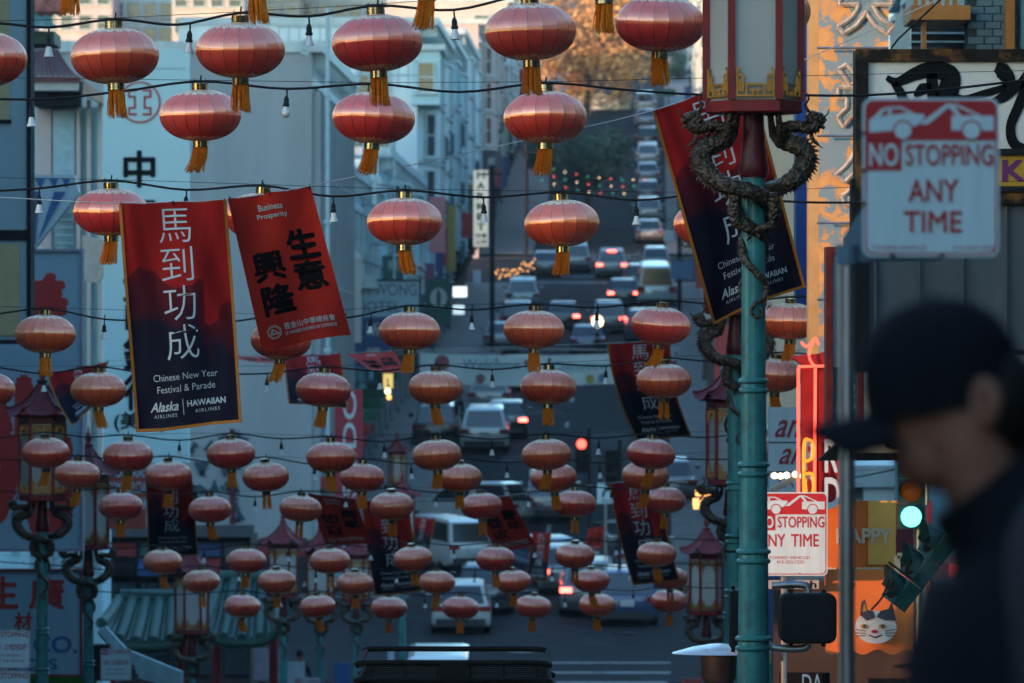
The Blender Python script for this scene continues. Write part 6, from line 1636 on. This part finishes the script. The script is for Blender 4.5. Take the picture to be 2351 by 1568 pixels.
# green tiled canopies, low left
def canopy(label, xa, xb, ya, yb, D, depth=2.6, n=5):
    t = thing('tiled_canopy', label, 'canopy', P((xa + xb) / 2, yb, D))
    x0, x1, zt, zb = P(xa, 0, D).x, P(xb, 0, D).x, P(0, ya, D).z, P(0, yb, D).z
    M1 = mat('jade roof tile', (.045, .11, .095), .6, var=.2, scale=3, dirt=(.11, .16, .14), dirt_amt=.5)
    def sf_(u, v):
        lift = .35 * (abs(2 * u - 1) ** 4) * (1 - v)
        return Vector((x0 + (x1 - x0) * (.5 + (u - .5) * (1 - .22 * v)), D + depth * v, zb + (zt - zb) * v ** 1.2 + lift))
    MB().grid(sf_, 24, 6).build('roof_slope', M1, t, smooth=60, recalc=False)
    for k in range(n + 1):
        u = k / n; MB().tube([sf_(u, j / 6) + Vector((0, 0, .05)) for j in range(7)], .11, 8).build('ridge_tile', M1, t, smooth=60)
    for k in range(n * 3):
        u = (k + .5) / (n * 3); MB().tube([sf_(u, j / 6) + Vector((0, 0, .02)) for j in range(7)], .05, 6).build('tile_row', M1, t, smooth=60)
    MB().tube([sf_(i / 20, 1) + Vector((0, 0, .1)) for i in range(21)], .14, 8).build('top_ridge', M1, t, smooth=60)
    MB().tube([sf_(i / 20, 0) - Vector((0, 0, .08)) for i in range(21)], .09, 8).build('eave_edge', mat('dark green soffit', (.03, .07, .05), .6), t, smooth=60)
    for u in (.06, .94): 
        p = sf_(u, .5); MB().tube([(p.x, D + depth * .5, G(D)), p], .1, 8).build('post', M_LRED, t)
    return t
canopy('green tiled canopy roof low on the left', 232, 432, 1392, 1478, 110)
canopy('second green tiled canopy roof, right of the canopy post', 470, 640, 1345, 1470, 124, 3.0, 4)
# striped pale canvas folds and grey box below the canopy
aw2 = thing('folded_awning', 'pale striped folded awning at the bottom left', 'awning', P(360, 1560, 98))
for k in range(6):
    MB().bar(P(300 + 4 * k, 1500 + 10 * k, 97.8), P(418, 1548 + 6 * k, 97.4), .09).build('slat', mat('pale canvas slat', (.36, .48, .50), .6), aw2)
MB().bar(P(232, 1445, 98), P(300, 1525, 97.8), .1).build('slat', mat('pale canvas slat', (.36, .48, .50), .6), aw2); MB().bar(P(240, 1442, 98), P(312, 1520, 97.8), .08).build('slat', mat('pale canvas slat', (.36, .48, .50), .6), aw2)
for lab, q, D, c in (('blue notice board on the low middle pavement', (766, 1522, 804, 1600), 118, (.03, .09, .25)), ('white notice on a far low post', (890, 1490, 905, 1530), 140, (.45, .52, .56)), ('pale pink poster low left of the posts', (583, 1490, 640, 1560), 128, (.42, .36, .42)), ('white board by the low posts', (660, 1520, 700, 1600), 126, (.44, .52, .55)),
                     ('red and white poster low right of the kerb', (1565, 1558, 1612, 1640), 116, (.38, .07, .06)), ('painted white wall behind the low left posts', (560, 1440, 640, 1520), 178, (.40, .50, .54))):
    t, mp, w, h = box_sign(lab, *q, D, mat('board ' + lab[:20], c, .6), None, 0, .08, name='notice_board', cat='board')
# mural trunk strokes on the grey wall and a dark panel for the dim shop interior at its foot
mu = thing('wall_mural', 'dark tree-like mural on the pale wall below the big banner', 'mural', P(500, 1090, 181.9)); rnd = random.Random(8)
for i in range(46):
    x, y = rnd.uniform(436, 560), rnd.uniform(1000, 1240); a = rnd.uniform(0, 3); L = rnd.uniform(8, 26)
    mb = MB(); mb.add([P(x + L * math.cos(a + k * 2.09) * rnd.uniform(.5, 1), y + L * math.sin(a + k * 2.09) * rnd.uniform(.5, 1), 182.9) for k in range(3)], [(0, 1, 2)]); mb.build('brush_stroke', mat('mural dark blue', (.05, .09, .12), .7), mu, recalc=False)
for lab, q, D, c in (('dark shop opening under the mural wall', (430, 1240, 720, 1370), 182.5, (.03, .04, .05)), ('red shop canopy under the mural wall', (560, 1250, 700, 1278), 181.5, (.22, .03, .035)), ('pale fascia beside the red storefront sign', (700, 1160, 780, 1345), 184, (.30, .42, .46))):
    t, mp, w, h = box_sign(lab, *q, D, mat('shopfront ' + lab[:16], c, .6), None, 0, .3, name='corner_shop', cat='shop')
ls = thing('low_shop_row', 'low dark row of shops behind the green canopies at lower left', 'shops', (P(370, 0, 142).x, 142, G(142)))
xa_, xb_ = P(188, 0, 142).x, P(575, 0, 142).x; zt_ = P(0, 1232, 142).z
MB().span(xa_, xb_, 142, 146, G(142) - .5, zt_).build('wall', mat('dark shop wall', (.055, .048, .045), .9, var=.3, scale=3), ls)  # wall colour kept dark to stand in for the dim shop interiors
MB().span(xa_ - .1, xb_ + .1, 141.5, 142, zt_, zt_ + .3).build('parapet', mat('dark parapet', (.09, .10, .11), .8), ls)
for k in range(6):
    xx = xa_ + (xb_ - xa_) * (k + .5) / 6
    MB().box((xx, 141.97, zt_ - 2.3), (.56, .1, 2.3)).build('shop_window', M_GLASS, ls)
    MB().box((xx, 141.6, zt_ - .75), (.64, .8, .22), rx=.25).build('awning', (A_RED, M_DARK, A_BLUE, M_DARK, A_RED, M_DARK)[k], ls)
    MB().box((xx, 141.94, zt_ - .32), (.6, .06, .34)).build('fascia', (SIGNC[5], SIGNC[0], SIGNC[1], SIGNC[5], SIGNC[2], SIGNC[5])[k], ls)
    for j in range(2): MB().box((xx - .12 + .24 * j, 141.93, zt_ - 2.0), (.03, .06, 1.7)).build('mullion', M_DARK, ls)
for k in range(8): MB().box((xa_ + 1.9, 141.2 - .12 * k, G(142) + 2.6 - .32 * k), (1.0, .3, .06)).build('stair_tread', M_DARK, ls)
for k in (0, 1): MB().bar((xa_ + 1.4 + k, 141.3, G(142) + 3.4), (xa_ + 1.4 + k, 140.2, G(142) + .9), .05).build('stair_rail', M_DARK, ls)
rd = thing('red_door_post', 'dark red painted post on the pale wall below the big banner', 'post', (P(533, 0, 182).x, 182, G(182))); MB().span(P(527, 0, 182).x, P(539, 0, 182).x, 182, 182.3, G(182), P(0, 985, 182).z).build('shaft', mat('dark red post', (.12, .02, .03), .6), rd)

# ================================================================ VEHICLES
M_TYRE = mat('tyre rubber', (.015, .015, .016), .8); M_RIM = mat('alloy rim', (.3, .31, .32), .35, metal=.9); M_CGL = mat('car glass', (.012, .018, .022), .08, spec=.9, var=.1)
TAIL_ON = emis('lit tail light', (1.0, .10, .07), 1.5); TAIL = mat('tail light', (.25, .02, .02), .2, var=0, coat=.5); PLATE = mat('number plate', (.5, .52, .54), .4, var=.1); HEADL = emis('headlight glow', (1.0, .75, .5), 1.5)
def carpaint(c): return mat('car paint %.2f %.2f %.2f' % c, c, .3, metal=.25, coat=.8, var=.04, scale=2)
CAR_SH = {  # length, width, height, belt, rear glass start/end, roof from/to (fraction of length from the rear), windscreen foot
    'suv': (4.6, 1.88, 1.68, .98, .03, .10, .58, .74), 'sedan': (4.7, 1.82, 1.44, .92, .16, .30, .58, .76), 'van': (5.2, 2.0, 2.15, 1.15, .01, .03, .72, .86), 'hatch': (4.2, 1.78, 1.50, .92, .04, .16, .58, .76)}
def car(label, x, yb, col, kind='suv', head=0, lit=False, D=None, third=False, s=1.0):
    """x: middle, yb: row of the wheels; head = 0 when driving away from the camera"""
    D = D or groundD(yb); L, Wd, H, B, g0, r0, r1, w1 = CAR_SH[kind]
    p = P(x, 0, D); g = G(D) + .03; t = thing('parked_car' if not lit else 'moving_car', label, 'car', (p.x, D, g), 'vehicles on the street')
    slope = math.atan2(G(D + 2) - G(D - 2), 4)
    CP = carpaint(col); cl = .20
    def add(name, mb, m, parent=t, smooth=None):
        o = mb.build(name, m, None, smooth=smooth); o.parent = parent; return o
    # body: lofted sections along the length
    st = [(0, .42, B * .80, .86), (.012, .30, B * .97, .95), (.06, .22, B * 1.0, .99), (.25, .20, B, 1.0), (.75, .20, B * .97, 1.0), (.93, .22, B * .84, .97), (.985, .30, B * .72, .90), (1, .42, B * .60, .80)]
    mb = MB(); n = 12
    for f, z0, z1, wf in st:
        hw = Wd / 2 * wf
        ring = [(-hw * .93, z0), (-hw, z0 + .14), (-hw, (z0 + z1) * .52), (-hw * .97, z1 - .10), (-hw * .88, z1), (-hw * .4, z1 + .015), (hw * .4, z1 + .015), (hw * .88, z1), (hw * .97, z1 - .10), (hw, (z0 + z1) * .52), (hw, z0 + .14), (hw * .93, z0)]
        for a, b in ring: mb.v.append(Vector((a, f * L, b)))
    for i in range(len(st) - 1):
        for k in range(n):
            k2 = (k + 1) % n; mb.f.append((i * n + k, (i + 1) * n + k, (i + 1) * n + k2, i * n + k2)); mb.mi.append(0)
    mb.f.append(tuple(range(n))); mb.mi.append(0); mb.f.append(tuple(reversed(range((len(st) - 1) * n, len(st) * n)))); mb.mi.append(0)
    add('body', mb, CP, smooth=38)
    # greenhouse
    hw0, hw1 = Wd / 2 * .90, Wd / 2 * .74
    b4 = [(g0, B), (r0, H), (r1, H), (w1, B * .97)]
    mb = MB()
    vs = []
    for f, z in b4:
        hw = hw0 if z < B + .01 else hw1
        vs += [Vector((-hw, f * L, z - (.0 if z > B + .01 else .03))), Vector((hw, f * L, z - (0 if z > B + .01 else .03)))]
    vs[2].z -= .06; vs[3].z -= .06; vs[4].z -= .05; vs[5].z -= .05
    rm = [Vector((-hw1 * .8, (r0 + .06) * L, H)), Vector((hw1 * .8, (r0 + .06) * L, H)), Vector((hw1 * .8, (r1 - .04) * L, H)), Vector((-hw1 * .8, (r1 - .04) * L, H))]
    mb.add(vs + rm, [(0, 1, 3, 2), (4, 5, 7, 6), (0, 2, 4, 6), (1, 7, 5, 3), (2, 3, 9, 8), (3, 5, 10, 9), (5, 4, 11, 10), (4, 2, 8, 11), (8, 9, 10, 11)])
    add('roof', mb, CP)
    def quad_in(a, b, c, d, k, off):
        m_ = (a + b + c + d) / 4; nn = (b - a).cross(d - a).normalized() * off
        return [m_ + (q - m_) * k + nn for q in (a, b, c, d)]
    rg = MB(); rg.add(quad_in(vs[0], vs[1], vs[3], vs[2], .86, .012), [(0, 1, 2, 3)]); add('rear_window', rg, M_CGL)
    ws_ = MB(); ws_.add(quad_in(vs[5], vs[4], vs[6], vs[7], .88, .012), [(0, 1, 2, 3)]); add('windscreen', ws_, M_CGL)
    for i0 in (0, 1):
        a, b, c, d = vs[i0], vs[2 + i0], vs[4 + i0], vs[6 + i0]
        md = [(a + d) / 2, (b + c) / 2]
        for qq in ((a, md[0], md[1], b), (md[0], d, c, md[1])):
            sg = MB(); m_ = sum(qq, Vector()) / 4; off = Vector((-.012 if i0 == 0 else .012, 0, 0))
            sg.add([m_ + (q - m_) * .84 + off for q in qq], [(0, 1, 2, 3)]); add('side_window', sg, M_CGL)
    for sx in (-1, 1):
        tl = MB(); zt = B * .86
        tl.box((sx * Wd * .395, .02 if kind != 'van' else .03, zt), (Wd * .19, .09, .15 if kind != 'van' else .32)); add('tail_light', tl, TAIL_ON if lit else TAIL)
        hl = MB(); hl.box((sx * Wd * .36, L - .08, B * .66), (Wd * .2, .12, .13)); add('headlight', hl, mat('headlight glass', (.5, .52, .54), .15, spec=.8))
        mi_ = MB(); mi_.box((sx * (Wd / 2 + .09), (w1 - .04) * L, B + .06), (.18, .1, .14)); add('mirror', mi_, CP)
        for f in (.18, .81):
            wh = MB(); r_ = .34; wh.lathe([(r_ * .62, -.11), (r_ * .94, -.11), (r_, -.06), (r_, .06), (r_ * .94, .11), (r_ * .62, .11)], (0, 0, 0), 20, cap=False)
            wh.v = [Vector((sx * (Wd / 2 - .12) + v.z, f * L + v.y, .34 + v.x)) for v in wh.v]
            o = add('wheel', wh, M_TYRE, smooth=40)
            ri = MB(); ri.lathe([(.02, -.06), (r_ * .63, -.07), (r_ * .63, .07), (.02, .06)], (0, 0, 0), 14); ri.v = [Vector((sx * (Wd / 2 - .10) + v.z, f * L + v.y, .34 + v.x)) for v in ri.v]; add('rim', ri, M_RIM, o)
    bp = MB(); bp.box((0, .0, .38), (Wd * .82, .16, .22)); add('bumper', bp, mat('bumper plastic', (.04, .042, .045), .6))
    pl = MB(); pl.box((0, -.02, B * .74), (.42, .04, .18)); add('number_plate', pl, PLATE)
    if third: tb = MB(); tb.box((0, (g0 + r0) / 2 * L + .02, H - .05), (.5, .06, .09)); add('brake_light', tb, TAIL_ON)
    t.rotation_euler = (slope if abs(math.cos(head)) > .7 else 0, 0, head); t.scale = (s, s, s)
    return t
WH, SV, GY, BK, BL, DB = (.50, .53, .53), (.28, .30, .32), (.16, .17, .18), (.02, .02, .022), (.03, .09, .28), (.03, .06, .14)
car('white hatchback at the kerb low in the middle, behind the eleventh string', 1058, 1462, WH, 'hatch')
car('grey car with lit tail lights low right of centre', 1355, 1424, GY, 'suv', lit=True)
car('dark grey car ahead of the grey car with one lit lamp showing', 1300, 1372, GY, 'sedan', lit=True)
car('dark blue car in the crossing behind the far dark banner', 1312, 1292, DB, 'sedan', head=R(20), D=182)
car('dark blue car at right in the crossing behind the low right banner', 1440, 1350, DB, 'suv', D=170)
car('white van cut by the bottom edge in the middle', 1005, 1620, WH, 'van', D=140)
car('white car crossing side on, left of the fruitful year banner', 1085, 1300, WH, 'suv', head=R(34), D=186)
car('white sport utility crossing behind the ninth string', 1205, 1200, WH, 'suv', head=R(66), D=198)
car('black car parked at the left kerb by the white hatchback', 1112, 1420, BK, 'sedan')
car('white sport utility car driving away beyond the crossing', 1112, 1046, WH, 'suv', s=1.05)
car('silver sport utility car ahead of the white one', 1123, 955, SV, 'suv')
car('dark car right behind the silver one with lamps', 1160, 968, BK, 'sedan', lit=True, D=230)
car('pale car at the left kerb beyond the wide banner', 1150, 812, SV, 'sedan')
car('blue car just above the wide banner at right', 1350, 820, DB, 'sedan')
car('dark car with a lit tail lamp left of the globe lamp', 1292, 762, BK, 'sedan', lit=True)
car('dark car with red lamps mid street below the lit taxi', 1432, 708, BK, 'sedan', lit=True)
car('pale box van on the right before the second crossing', 1508, 712, (.42, .55, .60), 'van', s=1.1)
car('silver car with bright brake lights and roof sign at the second crossing', 1405, 642, SV, 'suv', lit=True, third=True)
car('grey car parked left past the second crossing', 1322, 628, SV, 'suv'); car('dark car parked furthest left past the second crossing', 1253, 640, GY, 'sedan')
car('silver car parked right past the second crossing', 1506, 630, SV, 'hatch')
for i, (x, yb) in enumerate(((1492, 562), (1490, 515), (1489, 468), (1488, 425), (1487, 385), (1486, 340), (1484, 298), (1482, 262))):
    car('%s parked car counting up the right kerb of the hill' % ORD[i], x, yb, (SV, WH, GY, SV, WH, BK, SV, WH)[i], ('sedan', 'suv', 'hatch')[i % 3])
car('pale car at the left kerb under the fairy lights', 1200, 715, (.3, .4, .45), 'suv'); car('black car parked left below the warm fairy lights', 1188, 770, BK, 'suv')
car('silver car waiting at the right of the crossing', 1478, 1268, SV, 'sedan', D=184); car('dark car behind the crossing white cars', 1262, 1172, GY, 'suv', D=200)
car('black car at the left kerb beyond the crossing', 1000, 1060, BK, 'suv', D=226); car('grey car at the right kerb beyond the crossing', 1545, 1040, GY, 'sedan', D=206)
car('black car mid street left of the globe lamp', 1240, 792, BK, 'sedan'); car('grey car mid street below the dark car with red lamps', 1398, 770, GY, 'suv', lit=True)
car('dark blue car at the right kerb above the wide banner', 1478, 790, DB, 'suv'); car('silver car at the right kerb beside the dark hanging banner', 1508, 872, SV, 'sedan'); car('black car behind the silver sport utility car', 1192, 902, BK, 'hatch', lit=True)
car('dark car ahead of the box van by the second crossing', 1468, 672, BK, 'hatch')
# dark off-roader right in front, only its roof rack showing
jp = thing('roof_rack_car', 'dark off-road car whose black roof rack shows at the bottom edge', 'car', (P(1042, 0, 44).x, 44, G(44)))
xl, xr = P(822, 0, 44).x, P(1262, 0, 44).x; zt = P(0, 1522, 44).z
RK = mat('black rack tube', (.010, .011, .012), .9, spec=.1)
for z, dx in ((zt, .0), (zt - .13, -.02), (zt - .19, -.06)):
    for y in (44, 46.4): MB().tube(curve_through([Vector((xl + dx, y, z - .02)), Vector((xl + .06, y - (.0 if y < 45 else 0), z)), Vector(((xl + xr) / 2, y, z)), Vector((xr - .1, y, z)), Vector((xr - dx, y, z - .03))], 4), .022, 8).build('rack_rail', RK, jp, smooth=50)
    for x in (xl, xr): MB().tube([(x, 44, z - .02), (x, 46.4, z - .02)], .022, 8).build('rack_rail', RK, jp)
for k in range(6):
    x = xl + .1 + (xr - xl - .2) * k / 5; MB().tube([(x, 44, zt - .14), (x, 44, zt)], .012, 6).build('rack_post', RK, jp)
MB().box((P(1042, 0, 44).x, 44.0, zt - .06), (W(62, 44), .06, .13)).build('rack_light', RK, jp)
for k in range(7): MB().bar((xl, 44.2 + .33 * k, zt - .15), (xr, 44.2 + .33 * k, zt - .15), .05).build('rack_slat', RK, jp)
JB = carpaint((.015, .017, .02))
mb = MB(); g = G(45); mb.box(((xl + xr) / 2, 45.4, zt - .66), (xr - xl - .2, 2.7, .66)); mb.build('cabin', JB, jp)
mb = MB(); mb.box(((xl + xr) / 2, 45.6, g + .85), (xr - xl + .14, 4.2, .8)); mb.build('body', JB, jp)
for sx in (xl + .1, xr - .1):
    for y in (44.2, 47.0):
        mb = MB(); mb.lathe([(.25, -.12), (.38, -.1), (.40, 0), (.38, .1), (.25, .12)], (0, 0, 0), 18); mb.v = [Vector((sx + v.z, y + v.y, g + .42 + v.x)) for v in mb.v]; mb.build('wheel', M_TYRE, jp, smooth=40)

# ================================================================ PEOPLE
def skin_mesh(verts, edges, radii, root, sub=2):
    me = bpy.data.meshes.new('figure'); me.from_pydata(verts, edges, [])
    o = bpy.data.objects.new('figure', me); COL.objects.link(o)
    m = o.modifiers.new('s', 'SKIN')
    for i, r_ in enumerate(radii):
        rr_ = r_ if isinstance(r_, tuple) else (r_, r_)
        me.skin_vertices[0].data[i].radius = rr_; me.skin_vertices[0].data[i].use_root = (i == root)
    m2 = o.modifiers.new('u', 'SUBSURF'); m2.levels = sub; m2.render_levels = sub
    out = bpy.data.meshes.new_from_object(o.evaluated_get(bpy.context.evaluated_depsgraph_get()))
    bpy.data.objects.remove(o); bpy.data.meshes.remove(me)
    out.polygons.foreach_set('use_smooth', [True] * len(out.polygons))
    return out
M_SKIN = mat('skin', (.26, .12, .08), .55, var=.1, scale=8); M_HAIR = mat('dark hair', (.012, .010, .009), .6)
def ped_mesh(step):
    h = .28 * step
    V = [(0, 0, .95), (0, .01, 1.15), (0, .0, 1.38), (0, .0, 1.50), (0, -.02, 1.62), (0, -.02, 1.72),
         (.10, 0, .90), (.11, h * .5, .50), (.11, h, .10), (.11, h - .14, .05), (-.10, 0, .90), (-.11, -h * .3, .50), (-.11, -h, .12), (-.11, -h - .14, .06),
         (.20, 0, 1.40), (.25, -.04, 1.14), (.25, -.14 - h * .3, .92), (-.20, 0, 1.40), (-.25, .03, 1.14), (-.25, .0 + h * .3, .90)]
    E_ = [(0, 1), (1, 2), (2, 3), (3, 4), (4, 5), (0, 6), (6, 7), (7, 8), (8, 9), (0, 10), (10, 11), (11, 12), (12, 13), (2, 14), (14, 15), (15, 16), (2, 17), (17, 18), (18, 19)]
    Rr = [(.15, .11), (.15, .11), (.17, .11), .055, .085, .085, .09, .065, .045, .04, .09, .065, .045, .04, .06, .045, .035, .06, .045, .035]
    return skin_mesh(V, E_, Rr, 0)
PED = [ped_mesh(.3), ped_mesh(.9)]
def pedestrian(label, x, D, top, bottom, step=0, face=0, s=1.0, rel=None):
    p = P(x, 0, D); t = thing('person', label, 'person', (p.x, D, G(D) + .16), None)
    body = PED[step].copy(); body.materials.append(bottom); body.materials.append(top); body.materials.append(M_SKIN)
    for f in body.polygons:
        z = f.center.z; f.material_index = 2 if (z > 1.49 or (abs(f.center.x) > .2 and z < .96 and z > .8)) else (1 if z > .93 else 0)
    part('body', body, None, t)
    hm = MB(); hm.lathe([(.085, 1.62), (.105, 1.68), (.10, 1.75), (.07, 1.80), (.01, 1.825)], (0, .0, 0), 12); o = hm.build('hair', M_HAIR, None, smooth=60); o.parent = t
    t.rotation_euler = (0, 0, face); t.scale = (s, s, s)
CL = {k: mat('cloth ' + k, c, .85, var=.15) for k, c in dict(black=(.012, .013, .016), navy=(.02, .03, .06), white=(.52, .55, .56), red=(.28, .03, .03), grey=(.16, .17, .18), jean=(.05, .09, .16), tan=(.28, .2, .13)).items()}
pedestrian('person in dark coat crossing behind the white sport utility car', 1092, 190, CL['black'], CL['navy'], 1, .3)
pedestrian('person in white top bending over by the low middle posts', 848, 137, CL['white'], CL['black'], 0, 1.2)
pedestrian('person in red jacket on the low left pavement', 775, 141, CL['red'], CL['jean'], 1, 2.0); pedestrian('person in black at the low middle shop front', 690, 144, CL['black'], CL['black'], 0, .5)
pedestrian('person in grey coat by the far left pavement signs', 1055, 236, CL['grey'], CL['black'], 1, 0); pedestrian('person in dark jacket crossing below the lit taxi', 1370, 268, CL['black'], CL['navy'], 1, 1.2)
pedestrian('person in tan coat on the far right pavement', 1590, 168, CL['tan'], CL['black'], 1, 3.0)

# ---------------------------------------------------------------- the person in the foreground, blurred
DP = 8.5; SP = SX / DP
def Q(x, y, d=0): return P(x, y, DP) + Vector((0, d, 0))
feet = G(DP); X0 = Q(2440, 0).x
pr = thing('person', 'person in dark cap and dark jacket looking down at right, close and blurred', 'person', (X0, DP, feet))
def pv(x, y, d=0): q = Q(x, y, d); return (q.x, q.y, q.z)
V = [(X0, DP, feet + .98), (X0 + .01, DP, feet + 1.18), (X0 - .01, DP, feet + 1.44), pv(2310, 1190), pv(2235, 1070), pv(2195, 950), pv(2185, 840),
     (X0, DP + .10, feet + .92), (X0 + .02, DP + .11, feet + .5), (X0 + .03, DP + .11, feet + .09), (X0 - .13, DP + .11, feet + .05),
     (X0, DP - .10, feet + .92), (X0 - .12, DP - .11, feet + .52), (X0 - .14, DP - .11, feet + .09), (X0 - .30, DP - .11, feet + .05),
     (X0 + .01, DP - .20, feet + 1.44), (X0 + .04, DP - .25, feet + 1.14), (X0 - .16, DP - .22, feet + 1.02), (X0 - .24, DP - .18, feet + 1.05),
     (X0 + .01, DP + .20, feet + 1.44), (X0 + .05, DP + .25, feet + 1.14), (X0 - .14, DP + .22, feet + 1.0), (X0 - .22, DP + .18, feet + 1.04)]
E_ = [(0, 1), (1, 2), (2, 3), (3, 4), (4, 5), (5, 6), (0, 7), (7, 8), (8, 9), (9, 10), (0, 11), (11, 12), (12, 13), (13, 14), (2, 15), (15, 16), (16, 17), (17, 18), (2, 19), (19, 20), (20, 21), (21, 22)]
Rr = [(.13, .17), (.12, .16), (.13, .19), .065, (.09, .07), (.105, .078), (.09, .072), .095, .07, .05, .045, .095, .07, .05, .045, .075, .055, .042, .035, .075, .055, .042, .035]
bm0 = skin_mesh(V, E_, Rr, 0)
bm0.transform(Matrix.Translation(-Vector(pr.location)))
bm0.materials.append(M_SKIN); bm0.materials.append(CL['black']); bm0.materials.append(CL['navy'])
zc = Q(0, 1160).z - pr.location.z
for f in bm0.polygons: f.material_index = 0 if f.center.z > zc else (1 if f.center.z > .95 else 2)
part('body', bm0, None, pr)
# face: skull, jaw, nose, brow, lips, chin
fc = MB()
def blob(mb, c, rx, ry, rz, n=16):
    mb.lathe([(math.cos(a) if abs(a) < 1.55 else .02, math.sin(a)) for a in [R(-88 + 176 * i / 10) for i in range(11)]], (0, 0, 0), n)
    k = n * 11
    for i in range(len(mb.v) - k, len(mb.v)): v = mb.v[i]; mb.v[i] = Vector(c) + Vector((v.x * rx, v.y * ry, v.z * rz))
blob(fc, Q(2190, 930), .104, .080, .125); blob(fc, Q(2150, 1035), .066, .060, .062); blob(fc, Q(2112, 1078), .030, .036, .028)
fc.tube([Q(2088, 925), Q(2066, 965), Q(2052, 992), Q(2078, 1008)], [.014, .018, .022, .014], 8)
fc.tube([Q(2096, 1034, -.03), Q(2082, 1040), Q(2096, 1034, .03)], [.010, .014, .010], 6); fc.tube([Q(2098, 1056, -.03), Q(2086, 1059), Q(2098, 1056, .03)], [.010, .013, .010], 6)
fc.tube([Q(2112, 900, -.065), Q(2080, 908), Q(2112, 900, .065)], [.014, .018, .014], 6)
fc.build('face', M_SKIN, pr, smooth=60)
er = MB(); er.tube(curve_through([Q(2246, 985, -.085), Q(2268, 940, -.10), Q(2268, 900, -.10), Q(2244, 882, -.095), Q(2228, 915, -.09), Q(2236, 965, -.088)], 4), .011, 6); blob(er, Q(2248, 930, -.085), .016, .010, .034, 8); er.build('ear', M_SKIN, pr, smooth=60)
ey = MB(); blob(ey, Q(2108, 938, -.055), .010, .012, .008, 8); ey.build('eye', M_HAIR, pr, smooth=60)
gl_ = MB(); gl_.tube([Q(2090, 930, -.075), Q(2230, 910, -.092)], .004, 5); gl_.build('glasses_arm', M_CABLE, pr)
hr = MB(); blob(hr, Q(2262, 925), .085, .084, .10); hr.build('hair', M_HAIR, pr, smooth=60)
M_CAP = mat('dark navy cap', (.007, .008, .011), .95, spec=.1, var=.15, scale=20)
cc = Q(2158, 850); RC = Matrix.Rotation(R(-7), 3, 'Y')
cp = MB(); cp.lathe([(.118, -.062), (.121, -.02), (.116, .03), (.098, .068), (.066, .095), (.03, .106), (.004, .109)], (0, 0, 0), 24, sc=(1.0, .84))
cp.v = [cc + RC @ v for v in cp.v]; cp.build('cap', M_CAP, pr, smooth=60)
bmr = MB(); bmr.grid(lambda u, v: cc + RC @ Vector((-.085 - .125 * v * (1 - .45 * (2 * u - 1) ** 2), (2 * u - 1) * .090 * (1 - .2 * v), -.048 - .010 * v - .050 * (2 * u - 1) ** 2)), 12, 6)
o = bmr.build('cap_brim', M_CAP, pr, recalc=False); sm = o.modifiers.new('thick', 'SOLIDIFY'); sm.thickness = .012
cp = MB(); cp.lathe([(.002, 0), (.008, .003), (.002, .008)], cc + RC @ Vector((0, 0, .107)), 8); cp.build('cap_button', M_CAP, pr)
# jacket with stand collar, sleeves; grey pack strap
M_JK = mat('dark jacket', (.008, .009, .012), .95, spec=.1, var=.2, scale=9)
jk = MB(); jk.tube([(X0, DP, feet + .86), (X0, DP, feet + 1.1), (X0 - .005, DP, feet + 1.34), (X0 - .01, DP, feet + 1.48), pv(2385, 1195), pv(2318, 1135), pv(2278, 1085)], [.20, .22, .232, .20, .155, .125, .115], 20, flat=1.12); jk.build('jacket', M_JK, pr, smooth=60)
for s in (-1, 1):
    sl = MB(); sl.tube([(X0 - .01, DP + s * .17, feet + 1.46), (X0 + .03, DP + s * .27, feet + 1.30), (X0 + .05, DP + s * .28, feet + 1.13), (X0 - .12, DP + s * .25, feet + 1.03)], [.10, .09, .078, .06], 12); sl.build('sleeve', M_JK, pr, smooth=60)
    hd = MB(); hp_ = Vector((X0 - .21, DP + s * .20, feet + 1.04)); blob(hd, hp_, .05, .022, .04, 10)
    for k in range(4): hd.tube([hp_ + Vector((-.03, 0, .025 - .017 * k)), hp_ + Vector((-.075, -s * .012, .024 - .017 * k)), hp_ + Vector((-.095, -s * .03, .018 - .015 * k))], [.010, .009, .007], 6)
    hd.tube([hp_ + Vector((.01, -s * .01, .03)), hp_ + Vector((-.02, -s * .03, .05)), hp_ + Vector((-.05, -s * .035, .055))], [.012, .011, .008], 6)
    hd.build('hand', M_SKIN, pr, smooth=60)
bk = thing('backpack', 'grey backpack strap over the shoulder of the blurred person at the right edge', 'bag', (X0 + .3, DP, feet + 1.1))
MP = mat('grey pack cloth', (.028, .030, .034), .8, var=.2, scale=20)
mb = MB(); blob(mb, (X0 + .30, DP, feet + 1.22), .12, .17, .25); mb.build('pack', MP, bk, smooth=60)
for s in (-1, 1):
    mb = MB(); mb.tube(curve_through([Vector((X0 + .2, DP + s * .12, feet + 1.42)), Vector((X0 + .05, DP + s * .15, feet + 1.60)), Vector((X0 - .06, DP + s * .20, feet + 1.54)), Vector((X0 - .07, DP + s * .245, feet + 1.40)), Vector((X0 - .03, DP + s * .26, feet + 1.2)), Vector((X0 + .12, DP + s * .2, feet + 1.05))], 5), .034, 8); mb.build('strap', MP, bk, smooth=60)

# ---------------------------------------------------------------- the evening air
hz = MB().span(-470, 470, -225, 1010, -9.5, 112).build('haze', None)
hz.data.materials.clear()
mh = bpy.data.materials.new('evening haze'); mh.use_nodes = True; nt = mh.node_tree
nt.nodes.remove(nt.nodes['Principled BSDF']); vp = nt.nodes.new('ShaderNodeVolumePrincipled')
vp.inputs['Color'].default_value = (.80, .90, .95, 1); vp.inputs['Density'].default_value = HAZE
nt.links.new(vp.outputs[0], nt.nodes['Material Output'].inputs['Volume'])
hz.data.materials.append(mh); hz['kind'] = 'stuff'
